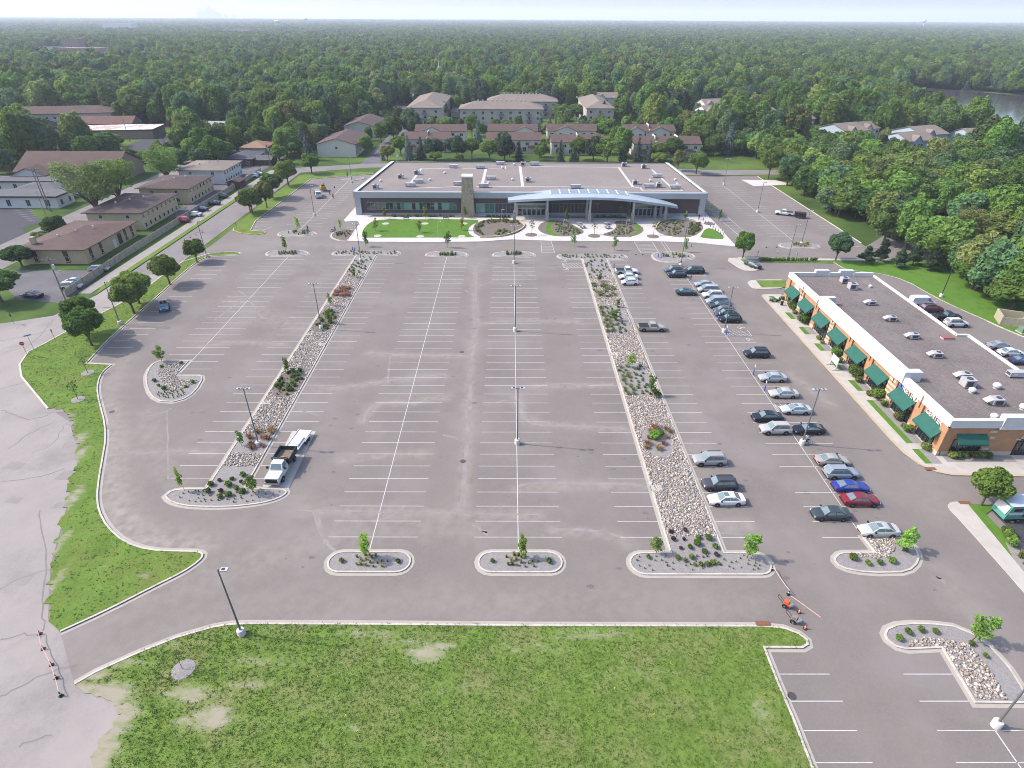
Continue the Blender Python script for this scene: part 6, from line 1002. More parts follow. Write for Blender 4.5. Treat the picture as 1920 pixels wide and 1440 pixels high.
for (u, v, h, w_, lab, mm) in ((815, 300, 9.5, 10, 'dark pine-like tree before the leftmost front row', F_SPR), (857, 300, 12.5, 8.5, 'tall dark tree right of the leftmost front row', F_SPR), (885, 298, 9.5, 8, 'green tree in the gap between the first two front rows', F_MID), (918, 302, 9.5, 9, 'round green tree before the second front row', F_MID), (946, 304, 13.5, 9.5, 'tall dark tree before the second front row', F_SPR), (1012, 300, 6.5, 6, 'small round tree beside the red deck', F_MID), (1085, 300, 10, 9, 'bright tree at the end of the third front row', F_BRIGHT), (1112, 304, 11.5, 9, 'dark tree right of the third front row', F_SPR), (1138, 306, 12, 11, 'big tree between the third and fourth front rows', F_MID), (1165, 296, 13, 11, 'bright tall tree between the third and fourth front rows', F_BRIGHT), (1232, 302, 8.5, 8, 'dark round tree before the longest front row', F_MID), (1262, 300, 10, 10, 'dark tree at the right end of the longest front row', F_DARK), (817, 304, 4.6, 7, 'low round bush on the lawn behind the hall, left', F_BRIGHT), (862, 305, 4, 4.5, 'low bush on the lawn behind the hall, left of centre', F_OLIVE), (1235, 308, 5, 8, 'low wide bush on the lawn behind the hall, right', F_BRIGHT),
                               (836, 250, 9, 8, 'yellowish tree before the leftmost rear row', F_LIGHT), (885, 256, 11, 9, 'green tree between the first and second rear rows', F_MID), (951, 258, 9, 9, 'round tree before the second rear row', F_MID), (1086, 258, 9.5, 9.5, 'grey-green tree before the third rear row', F_BLUE), (1130, 262, 12, 10, 'green tree right of the third rear row', F_MID), (948, 228, 11, 13, 'broad tree before the front middle flats', F_MID), (994, 228, 10, 11, 'tree before the right end of the front middle flats', F_MID), (920, 236, 10, 8, 'tree before the left end of the front middle flats', F_MID), (870, 222, 9, 8, 'bright tree left of the front middle flats', F_BRIGHT), (825, 226, 11, 15, 'broad bright tree before the left end-on flats', F_BRIGHT), (856, 212, 12, 9, 'conical bright tree beside the left end-on flats', F_BRIGHT), (1052, 226, 10, 12, 'tree between the middle flats and right end-on flats', F_MID), (1080, 226, 10, 11, 'tree before the right end-on flats', F_MID), (715, 268, 10, 9, 'tree over the side street, left side', F_MID), (687, 290, 8.5, 7.5, 'tree on the corner townhouse drive', F_MID), (752, 292, 9, 9, 'round tree on the right of the side street', F_MID), (738, 262, 12, 11, 'big tree on the right of the side street', F_MID), (680, 232, 10, 9, 'tree beside the further townhouse', F_DARK), (1173, 200, 12, 12, 'dark round tree right of the end-on flats', F_DARK)): T('forest' if h > 11 else 'round', u, v, h, w_, lab, m=mm)
T('round', 333, 252, 10, 9, 'purple-leaved tree beyond the rear car park', m=F_PURP); T('round', 483, 262, 9.5, 9.5, 'purple-leaved tree behind the orange-roofed house', m=F_PURP)
# hedge balls and bushes at the shops
for i, u in enumerate((1425, 1431, 1438, 1445, 1453, 1460, 1468, 1477, 1486, 1495, 1503, 1511, 1521, 1528)): x, y = G(u, 489.5); o = put('shrub', SHRUB[i % 3], None, (x, y, .1), i, F_LIGHT if i < 12 else F_OLIVE); k = 1.15; o.scale = (k, k, k); tag(o, 'clipped round shrub in the row along the walk behind the shops', 'shrub', 'clipped shrubs in a row behind the shops')
for i, (u, v, s, lab) in enumerate(((1484, 580, 2.5, 'round clipped bush beside the first gap from the far end of the shops'), (1506, 606, 2.7, 'round clipped bush under the third awning from the far end'), (1567, 668, 2.5, 'round clipped bush behind the white signboard'), (1601, 706, 2.9, 'large round clipped bush under the sixth awning'), (1643, 748, 2.7, 'round clipped bush at the banded pilaster by the blue logo'))): x, y = G(u, v); o = put('bush', SHRUB_BIG[i % 2], None, (x, y, .12), i, F_MID); o.scale = (s, s, s); tag(o, lab, 'bush')
for i, (u, v, s) in enumerate(((1489, 589, 1.1), (1466, 563, 1.1), (1535, 638, 1.2), (1541, 645, .9), (1573, 680, 1.3), (1608, 717, 1.4), (1628, 742, 1.1), (1655, 762, 1.3), (1682, 788, 1.6), (1694, 803, 1.), (1700, 810, 1.6), (1733, 843, 1.5), (1783, 859, 1.3), (1792, 860, 1.2), (1806, 858, 1.1), (1823, 858, 1.2), (1838, 859, 1.3), (1851, 859, 1.2))): x, y = G(u, v); o = put('shrub', SHRUB[i % 3], None, (x, y, .12), i, (F_YEL, F_BRIGHT, F_OLIVE)[i % 3]); o.scale = (s, s, s); tag(o, 'small shrub in the gravel bed at the foot of the shop front', 'shrub', 'small shrubs at the shop front')
for y0, y1 in ((115.2, 118.5), (108., 111.4), (101, 104), (93.6, 97.), (86.5, 90), (71.6, 83.5), (66.8, 70.2)):
    m = MB(); m.box(60.5, 61.5, y0, y1, .1, .15); struct(m, 'lawn_patch', LAWN); m = MB(); m.box(61.5, 63., y0, y1, .1, .146); struct(m, 'gravel_bed', GRAVEL)
m = MB(); m.box(64., 74.2, 67.2, 68.7, .1, .146); struct(m, 'gravel_bed', GRAVEL); m = MB(); m.box(60.2, 61.4, 124., 127.4, .1, .15); struct(m, 'lawn_patch', LAWN)
x, y = G(1901, 1010); plants(SHRUB, F_BRIGHT, [G(1885, 1003), G(1890, 1012), G(1895, 1022)], 1.5, 'bushy green plant in the strip beside the dark car park', 'shrub', 'bushy plants beside the dark car park')
plants(TUFT_G, F_YEL, [G(1912, 1046), G(1920, 1060)], 1.2, 'yellowish grass clump in the gravel strip beside the dark car park', 'grass clump', 'yellowish clumps beside the dark car park', 'ornamental_grass')
# ------------------------------------------------------------------ the woods
KEEP = [(-84, 105, 0, 252), (-97, -56, 90, 282), (-66, 110, 245, 285), (-147, -100, 90, 262), (-67, -56, 250, 430), (60, 104, 40, 166), (100, 108, 0, 128), (104, 150, -10, 116), (119, 137, 140, 188), (-200, -140, 95, 262), (-330, -184, 290, 400) if 0 else (-256, -184, 318, 372)]
HOUSES = []
for o in list(bpy.data.objects):
    if o.parent is None and o.get('category') in ('house', 'townhouse', 'apartment building', 'apartment block', 'church hall', 'church wing', 'low building', 'garage', 'building', 'spire', 'substation'):
        wl = [c for c in o.children if c.name.startswith('wall')]
        if not wl and o.get('category') != 'substation': continue
        bb = [Vector(b) for b in wl[0].bound_box] if wl else [Vector((-10, -8, 0)), Vector((10, 12, 0))]; hx = max(abs(b.x) for b in bb); hy = max(abs(b.y) for b in bb); c, s = math.cos(o.rotation_euler.z), math.sin(o.rotation_euler.z)
        far = o.location.y > 900
        HOUSES.append((o.location.x, o.location.y, c, s, hx + (3 if not far else 12), hy + (3 if not far else 12), (46 if o.location.x > 96 or o.location.x < -140 else 38) if not far and o.location.y > 285 else (150 if far else 4)))
REAR_LOT = GL('200,292 262,262 332,250 345,262 300,287 240,303')
LAWN_E = GL('1563,493 1646,513 1748,556 1851,603 1905,600 1860,582 1800,556 1785,530 1768,510 1772,488')
def blocked(x, y, rr=4.):
    low = False
    if inside((x, y), LAWN_E): return True
    for a, b, c, d in KEEP:
        if a - rr * .5 < x < b + rr * .5 and c - rr * .5 < y < d + rr * .5: return True
    for hx_, hy_, c, s, a, b, front in HOUSES:
        dx, dy = x - hx_, y - hy_
        if abs(dx) > 320 or abs(dy) > 320: continue
        lx, ly = dx * c + dy * s, -dx * s + dy * c
        if abs(lx) < a + rr * .3 and -b - (6 if 20 < front < 100 else 40 if front > 100 else front) < ly < b: return True
        dd = math.hypot(hx_, hy_); t_ = (-dx * hx_ - dy * hy_) / dd; la = abs(dx * hy_ - dy * hx_) / dd
        if front > 20 and 0 < t_ < front + b and la < max(a, b) + 2: low = True
    if inside((x, y), REAR_LOT): return True
    if inside((x * 1.13, y * 1.13), RIVER) or inside((x * 1.08, y * 1.08), REAR_LOT) or inside((x * 1.17, y * 1.17), REAR_LOT): low = True
    return inside((x, y), RIVER) or (Y_TOWN[0] < y < Y_TOWN[1] and -70 < x < 96 and R.random() < .45) or (2 if low else False)
Y_TOWN = (280, 405)
pts = []
for yy in np.arange(110, 1500, 8.4):
    half = yy * .8 + 40; st_ = 8.2 if yy < 700 else 9.6
    for xx in np.arange(-half, half, st_):
        x, y = xx + R.uniform(-3.4, 3.4), yy + R.uniform(-3.4, 3.4)
        if y < 250 and (x < -150 and y < 150): continue
        if x < -195 and y < 300 and R.random() < .25: continue
        b_ = blocked(x, y)
        if b_ is not True and b_ != 1: pts.append((x, y, b_))
for x0, x1, y0, y1 in ((107, 121, 166, 238), (106, 150, 120, 166), (138, 165, 165, 230)):   # the dense belts right of the lot
    for yy in np.arange(y0, y1, 6.6):
        for xx in np.arange(x0, x1, 6.6):
            x, y = xx + R.uniform(-2, 2), yy + R.uniform(-2, 2)
            if not blocked(x, y): pts.append((x, y, False))
# clearings that show between crowns
pts = [p for p in pts if not (p[1] > 420 and math.sin(p[0] * .013 + 1.7) * math.sin(p[1] * .011 + .6) > .88)]
pts.sort(key=lambda p: p[0] ** 2 + p[1] ** 2)
def in_view(x, y, h=12): u, v = PX(x, y, h); return -30 < u < W0 + 30 and v < H0 + 30
single, rest = [], []
for p in pts:
    if in_view(p[0], p[1]) and len(single) < 236: single.append(p)
    else: rest.append(p)
def zone(x, y):
    if x > 96: return 'in the dense belt between the east lot and the street' if y < 215 and x < 124 else ('in the woods right of the shops' if y < 200 else 'in the woods on the east side beyond the lot')
    if x < -140: return 'in the trees around the church and the brown-roofed blocks at left'
    if x < -66: return 'among the houses west of the side street'
    return 'around the townhouses behind the hall'
for x, y, lw in single:
    h = R.uniform(4.5, 7) if lw else R.uniform(9.5, 15) if y > 200 else R.uniform(9, 14.5); z = zone(x, y); k = R.random()
    if k < .09 and x < 190: tree('spruce', x, y, h * 1.05, h * .5, 'spruce ' + z, m=R.choice([F_SPR, F_SPR, F_BSPR]), group='spruces ' + z)
    else: tree('forest', x, y, h, R.uniform(10, 14) if not lw else R.uniform(6, 8.5), 'leafy tree ' + z, m=R.choice(F_ALL + [F_MID, F_DARK]), group='leafy trees ' + z)
# the far woods read as one mass: one object whose points carry copies of the crowns above
def inst_group(nm, srcs, seed=0):
    ng = bpy.data.node_groups.new(nm, 'GeometryNodeTree'); ng.interface.new_socket('Geometry', in_out='INPUT', socket_type='NodeSocketGeometry'); ng.interface.new_socket('Geometry', in_out='OUTPUT', socket_type='NodeSocketGeometry')
    N, L = ng.nodes, ng.links; gi = N.new('NodeGroupInput'); go = N.new('NodeGroupOutput'); jn = N.new('GeometryNodeJoinGeometry')
    def attr(n, tp): a = N.new('GeometryNodeInputNamedAttribute'); a.data_type = tp; a.inputs['Name'].default_value = n; return a.outputs['Attribute']
    idx, scl, rot = attr('kind', 'INT'), attr('size', 'FLOAT_VECTOR'), attr('turn', 'FLOAT_VECTOR')
    for i, o in enumerate(srcs):
        cp = N.new('FunctionNodeCompare'); cp.data_type = 'INT'; cp.operation = 'EQUAL'; L.new(idx, cp.inputs[2]); cp.inputs[3].default_value = i
        oi = N.new('GeometryNodeObjectInfo'); oi.inputs['Object'].default_value = o; oi.inputs['As Instance'].default_value = True; oi.transform_space = 'ORIGINAL'
        ip = N.new('GeometryNodeInstanceOnPoints'); L.new(gi.outputs[0], ip.inputs['Points']); L.new(cp.outputs[0], ip.inputs['Selection']); L.new(oi.outputs['Geometry'], ip.inputs['Instance']); L.new(scl, ip.inputs['Scale'])
        er = N.new('FunctionNodeEulerToRotation'); L.new(rot, er.inputs[0]); L.new(er.outputs[0], ip.inputs['Rotation']); L.new(ip.outputs[0], jn.inputs[0])
    L.new(jn.outputs[0], go.inputs[0]); return ng
def scatter_obj(name, P, kinds, sizes, srcs, label, cat):
    me = bpy.data.meshes.new(name); me.vertices.add(len(P)); me.vertices.foreach_set('co', np.asarray(P, np.float32).ravel())
    a = me.attributes.new('kind', 'INT', 'POINT'); a.data.foreach_set('value', np.asarray(kinds, np.int32)); a = me.attributes.new('size', 'FLOAT_VECTOR', 'POINT'); a.data.foreach_set('vector', np.asarray(sizes, np.float32).ravel())
    t = np.zeros((len(P), 3), np.float32); t[:, 2] = np.random.default_rng(5).uniform(0, 6.28, len(P)); a = me.attributes.new('turn', 'FLOAT_VECTOR', 'POINT'); a.data.foreach_set('vector', t.ravel()); me.update()
    o = put(name, me); md = o.modifiers.new('scatter', 'NODES'); md.node_group = inst_group(name, srcs); return tag(o, label, cat, None, 'stuff')
crowns = {}
for o in bpy.data.objects:
    if o.parent and o.name.startswith('crown') and o.parent.name.startswith(('broadleaf_tree', 'spruce_tree')):
        crowns.setdefault((o.data.name, o.material_slots[0].material.name), o)
fs = [o for k, o in crowns.items() if o.data in [c[1] for c in KIND['forest']]][:26]; ss = [o for k, o in crowns.items() if o.data in [c[1] for c in KIND['spruce']]][:3]
rng = np.random.default_rng(11); P, K, S = [], [], []
for x, y, lw in rest:
    if PX(x, y, 12)[0] < -80 or PX(x, y, 12)[0] > W0 + 80: continue
    if rng.random() < .06: K.append(len(fs) + rng.integers(len(ss))); s = rng.uniform(.95, 1.35)
    else: K.append(rng.integers(len(fs))); s = rng.uniform(.9, 1.55) ** 1.1
    if lw: s = min(s, 1.) * (.5 if x < 0 else .62)
    P.append((x, y, -.3)); S.append((s * rng.uniform(.95, 1.15), s * rng.uniform(.95, 1.15), s))
yy = 1500.
while yy < 9500:
    d = 9 + (yy - 1500) * .0042
    for xx in np.arange(-yy * .8 - 40, yy * .8 + 40, d * 1.15):
        x, y = xx + rng.uniform(-d * .5, d * .5), yy + rng.uniform(-d * .5, d * .5)
        bl = blocked(x, y, 8)
        if bl is True or bl == 1 or math.sin(x * .004 + 2) * math.sin(y * .0033 + 1) > .96: continue
        K.append(rng.integers(len(fs))); s = rng.uniform(.8, 1.25); P.append((x, y, -1)); q = d / 8.5; S.append((s * q, s * q, s * min(1.6, 1 + .1 * q) * (.5 if bl else 1)))
    yy += d * 1.3
scatter_obj('forest', P, K, S, fs + ss, 'endless deciduous woods reaching to the horizon', 'woods')
print('forest points', len(P), 'single', len(single), 'trees', NTREE[0])
# ground cover: the tiniest plants of the beds as one mass
V_, F_, C_, nv, MASSM = [], [], [], 0, []
for meshes, m_, pts_, s_, z_, jit in MASS:
    for i, (x, y) in enumerate(pts_):
        me = meshes[i % len(meshes)]; co = np.empty(len(me.vertices) * 3, np.float32); me.vertices.foreach_get('co', co); k = s_ * R.uniform(1 - jit, 1 + jit); a = i * 2.1; c, d = math.cos(a), math.sin(a); co = co.reshape(-1, 3) * k
        V_.append(np.stack([co[:, 0] * c - co[:, 1] * d + x, co[:, 0] * d + co[:, 1] * c + y, co[:, 2] + z_], 1)); mi = [x_.name for x_ in MASSM].index((m_ or me.materials[0]).name) if (m_ or me.materials[0]).name in [x_.name for x_ in MASSM] else (MASSM.append(m_ or me.materials[0]) or len(MASSM) - 1)
        for p in me.polygons: F_.append([v + nv for v in p.vertices]); C_.append(mi)
        nv += len(me.vertices)
me = bpy.data.meshes.new('ground_cover'); me.from_pydata(np.concatenate(V_).tolist(), [], F_); [me.materials.append(x_) for x_ in MASSM]; me.polygons.foreach_set('material_index', np.array(C_, np.int32)); me.update()
tag(put('ground_cover', me), 'low grey-green ground cover in the plaza beds and island rims', 'ground cover', None, 'stuff')
# grass of the south and west lawns: short tufts and weeds
def grass_mesh(poly, n, seed, h=(.03, .085)):
    rng = np.random.default_rng(seed); px, py = [p[0] for p in poly], [p[1] for p in poly]; V, F, C = [], [], []; c = 0
    X = rng.uniform(min(px), max(px), n * 3); Y = rng.uniform(min(py), max(py), n * 3)
    cols = np.array([(.108, .178, .033), (.12, .195, .037), (.096, .16, .029), (.15, .205, .046), (.18, .19, .07)]); got = 0
    for x, y in zip(X, Y):
        if got >= n: break
        if not inside((x, y), poly) or PX(x, y)[1] > H0 + 60 : continue
        if rng.random() < bare_at(x, y) * 1.6: continue
        patch = math.sin(x * .7 + 2 * math.sin(y * .5)) * math.sin(y * .9 + math.sin(x * .33))
        got += 1; big = rng.random() < .12; col = cols[min(4, int(abs(rng.normal(1.2 + patch * .9, .9))))] * rng.uniform(.8, 1.2)
        if rng.random() < .01: col = np.array((.42, .4, .03)); 
        for k in range(9 if big else 5):
            t = rng.uniform(0, 6.28); l = rng.uniform(*h) * (1.9 if big else 1); o = l * rng.uniform(.4, 1.2); w_ = .022 if not big else .035; a, b = math.cos(t), math.sin(t); qx, qy = x + rng.normal(0, .06), y + rng.normal(0, .06)
            V += [(qx - b * w_, qy + a * w_, .09), (qx + b * w_, qy - a * w_, .09), (qx + a * o, qy + b * o, .1 + l)]; F.append((c, c + 1, c + 2)); c += 3; C += [(*col, 1)] * 3
    return np_mesh('grass', V, F, GBL, C)
GBL = bpy.data.materials.new('grass_blades'); GBL.use_nodes = True; _a = GBL.node_tree.nodes.new('ShaderNodeAttribute'); _a.attribute_name = 'tone'; GBL.node_tree.links.new(_a.outputs['Color'], GBL.node_tree.nodes['Principled BSDF'].inputs['Base Color']); GBL.node_tree.nodes['Principled BSDF'].inputs['Roughness'].default_value = .8; GBL.node_tree.nodes['Principled BSDF'].inputs['Specular IOR Level'].default_value = .1
tag(put('grass', grass_mesh(S_LAWN, 52000, 3)), 'weedy rough grass covering the south lawn', 'grass', None, 'stuff')
tag(put('grass', grass_mesh(W_LAWN, 24000, 4, (.03, .07))), 'rough grass covering the west lawn', 'grass', None, 'stuff')
# ------------------------------------------------------------------ vehicles (local +x is the front)
TYRE = mat('tyre_rubber', (.02, .02, .021), .85, .2, 4); RIM = mat('alloy_rim', (.5, .5, .51), .35, .06, 2, .6); CGL = mat('car_glass', (.17, .23, .24), .05, .2, .8, spec=.9); LAMPW = mat('headlamp_lens', (.75, .77, .78), .15, .05, 3, spec=.8); LAMPR = mat('tail_lamp_lens', (.4, .02, .02), .2, .1, 3, spec=.7); TRIM = mat('black_trim', (.022, .022, .024), .5, .15, 3)  # car_glass: pale blue-green base colour stands in for reflected sky
def wheel_meshes(r, w_):
    t = MB().lathe([(r * .62, -w_ / 2), (r * .95, -w_ / 2), (r, -w_ / 2 + .04), (r, w_ / 2 - .04), (r * .95, w_ / 2), (r * .62, w_ / 2)], 18, axis='Y').mesh('tyre', TYRE, 40)
    m = MB(); m.lathe([(.001, -w_ / 2 - .005), (r * .2, -w_ / 2 - .01), (r * .6, -w_ / 2 + .02), (r * .64, -w_ / 2 - .012), (r * .64, w_ / 2 + .012), (r * .6, w_ / 2 - .02), (r * .2, w_ / 2 + .01), (.001, w_ / 2 + .005)], 14, axis='Y')
    return t, m.mesh('rim', RIM, 40)
WH = {r: wheel_meshes(r, .22) for r in (.33, .38, .46)}
def quad_pt(q, u, v): return (Vector(q[0]).lerp(Vector(q[1]), u)).lerp(Vector(q[3]).lerp(Vector(q[2]), u), v)
def inset(mb, q, u0, u1, v0, v1, off=.012):
    p = [quad_pt(q, a, b) for a, b in ((u0, v0), (u1, v0), (u1, v1), (u0, v1))]; n = (p[1] - p[0]).cross(p[3] - p[0]).normalized() * off; mb.add([x + n for x in p], [(0, 1, 2, 3)])
# kind: length, half-width, wheel radius, axle x front/rear, stations (x, z low, z shoulder, half-width factor), cabin (base front x,z, roof front, roof rear, base rear), roof z, roof half-width, belt z
SPEC = {
 'sedan': dict(w=.91, r=.33, ax=(1.42, -1.36), st=[(-2.42, .42, .72, .8), (-2.36, .3, .93, .88), (-2.0, .24, 1.0, .95), (-1.5, .2, 1.0, .99), (-.6, .2, .97, 1), (.6, .2, .95, 1), (1.1, .2, .93, .99), (1.8, .22, .83, .95), (2.2, .26, .74, .86), (2.4, .34, .6, .68)], cab=[(1.2, .91), (.42, 1.42), (-.95, 1.41), (-1.85, .99)], rw=.6, belt=.95, split=(.03, .5, .54, .95)),
 'coupe': dict(w=.92, r=.34, ax=(1.42, -1.36), st=[(-2.4, .4, .7, .8), (-2.32, .3, .92, .88), (-1.9, .24, .98, .95), (-1.4, .2, .98, .99), (-.6, .2, .94, 1), (.6, .2, .92, 1), (1.1, .2, .9, .99), (1.8, .22, .8, .95), (2.2, .26, .7, .86), (2.4, .34, .56, .66)], cab=[(1.05, .88), (.2, 1.34), (-.9, 1.34), (-2., .96)], rw=.56, belt=.92, split=(.03, .6, .64, .9)),
 'hatch': dict(w=.88, r=.32, ax=(1.28, -1.26), st=[(-2.05, .4, .8, .86), (-1.98, .28, 1.0, .92), (-1.6, .22, 1.02, .97), (-.6, .2, .99, 1), (.6, .2, .97, 1), (1.1, .2, .95, .98), (1.6, .22, .86, .93), (1.95, .28, .74, .82), (2.08, .36, .6, .66)], cab=[(1.25, .93), (.5, 1.47), (-1.3, 1.46), (-1.95, 1.0)], rw=.62, belt=.97, split=(.03, .46, .5, .93)),
 'suv': dict(w=.94, r=.38, ax=(1.42, -1.36), st=[(-2.35, .45, .85, .88), (-2.3, .35, 1.08, .94), (-1.9, .3, 1.1, .98), (-.6, .28, 1.07, 1), (.6, .28, 1.06, 1), (1.1, .28, 1.05, .99), (1.8, .3, .98, .95), (2.2, .34, .9, .88), (2.36, .42, .74, .76)], cab=[(1.15, 1.03), (.5, 1.68), (-1.85, 1.66), (-2.26, 1.08)], rw=.69, belt=1.06, split=(.03, .36, .39, .66, .69, .95)),
 'minivan': dict(w=.97, r=.35, ax=(1.55, -1.5), st=[(-2.52, .4, .8, .9), (-2.48, .3, 1.06, .95), (-2., .24, 1.08, .98), (-.6, .2, 1.04, 1), (.6, .2, 1.02, 1), (1.4, .2, 1., .98), (2., .24, .88, .93), (2.35, .3, .74, .82), (2.52, .38, .6, .68)], cab=[(1.75, .98), (.75, 1.7), (-2.05, 1.7), (-2.46, 1.06)], rw=.72, belt=1.04, split=(.05, .36, .39, .66, .69, .95)),
 'wagon': dict(w=.9, r=.33, ax=(1.42, -1.36), st=[(-2.4, .42, .76, .85), (-2.34, .3, .96, .92), (-1.9, .24, .99, .97), (-.6, .2, .97, 1), (.6, .2, .95, 1), (1.1, .2, .93, .99), (1.8, .22, .84, .95), (2.2, .26, .74, .86), (2.4, .34, .6, .68)], cab=[(1.15, .91), (.4, 1.46), (-1.6, 1.45), (-2.3, .98)], rw=.62, belt=.95, split=(.03, .36, .39, .66, .69, .93)),
 'pickup': dict(w=.98, r=.4, ax=(1.85, -1.75), st=[(-.72, .4, 1.12, 1), (-.5, .35, 1.12, 1), (.6, .35, 1.1, 1), (1.1, .35, 1.1, 1), (1.9, .36, 1.06, .98), (2.6, .4, 1., .92), (2.8, .48, .82, .82)], cab=[(1.25, 1.08), (.65, 1.78), (-.45, 1.78), (-.66, 1.1)], rw=.74, belt=1.1, split=(.05, .92), bed=(-2.8, -.74)),
 'van': dict(w=1.0, r=.36, ax=(1.75, -1.65), st=[(-2.8, .4, 1.0, .97), (-2.75, .35, 1.2, .99), (-.6, .3, 1.2, 1), (1., .3, 1.18, 1), (1.7, .3, 1.12, .98), (2.4, .34, 1., .92), (2.75, .42, .84, .82)], cab=[(1.8, 1.1), (1.05, 2.1), (-2.6, 2.12), (-2.78, 1.18)], rw=.84, belt=1.18, split=(.04, .2)),
}
PROTO = {}
def car_body(k, s):
    m = MB(); W_ = s['w']; ring = []
    for x, zl, zs, f in s['st']:
        w_ = W_ * f; mid = zl + (zs - zl) * .5
        h = [(w_ * .9, zl), (w_, zl + .12), (w_ * 1.01, mid), (w_ * .97, zs - .09), (w_ * .88, zs), (w_ * .4, zs + .025)]
        ring.append([(x, -y, z) for y, z in h] + [(x, y, z) for y, z in reversed(h)])
    n = len(ring[0])
    for r in ring: m.v += r
    for a in range(len(ring) - 1):
        for i in range(n): j = (i + 1) % n; m.f.append((a * n + i, (a + 1) * n + i, (a + 1) * n + j, a * n + j))
    m.f.append(tuple(range(n))); m.f.append(tuple((len(ring) - 1) * n + i for i in reversed(range(n))))
    c = s['cab']; bw = W_ * .88; rw = s['rw']
    lo = [c[0], c[3]]; xs_ = [(c[0][0], c[0][1], bw), (c[1][0], c[1][1], rw), (c[2][0], c[2][1], rw), (c[3][0], c[3][1], bw)]
    # cabin shell: base rectangle and roof rectangle with a slightly raised middle
    k0 = len(m.v); xr = (c[1][0] + c[2][0]) / 2; zr = max(c[1][1], c[2][1]) + .035
    P = [(c[0][0], -bw, c[0][1] - .04), (c[0][0], bw, c[0][1] - .04), (c[1][0], -rw, c[1][1]), (c[1][0], rw, c[1][1]), (xr, -rw * 1.01, zr), (xr, rw * 1.01, zr), (c[2][0], -rw, c[2][1]), (c[2][0], rw, c[2][1]), (c[3][0], -bw, c[3][1] - .04), (c[3][0], bw, c[3][1] - .04)]
    m.v += P; m.f += [tuple(i + k0 for i in f) for f in ((0, 1, 3, 2), (2, 3, 5, 4), (4, 5, 7, 6), (6, 7, 9, 8), (0, 2, 4, 6, 8), (1, 9, 7, 5, 3))]
    if 'bed' in s:
        x0, x1 = s['bed']; z0, z1 = .8, 1.14
        m.box(x0, x1, -W_, W_, .42, z0).box(x0, x1, -W_, -W_ + .12, z0, z1).box(x0, x1, W_ - .12, W_, z0, z1).box(x0, x0 + .1, -W_ + .12, W_ - .12, z0, z1)
    return m, P
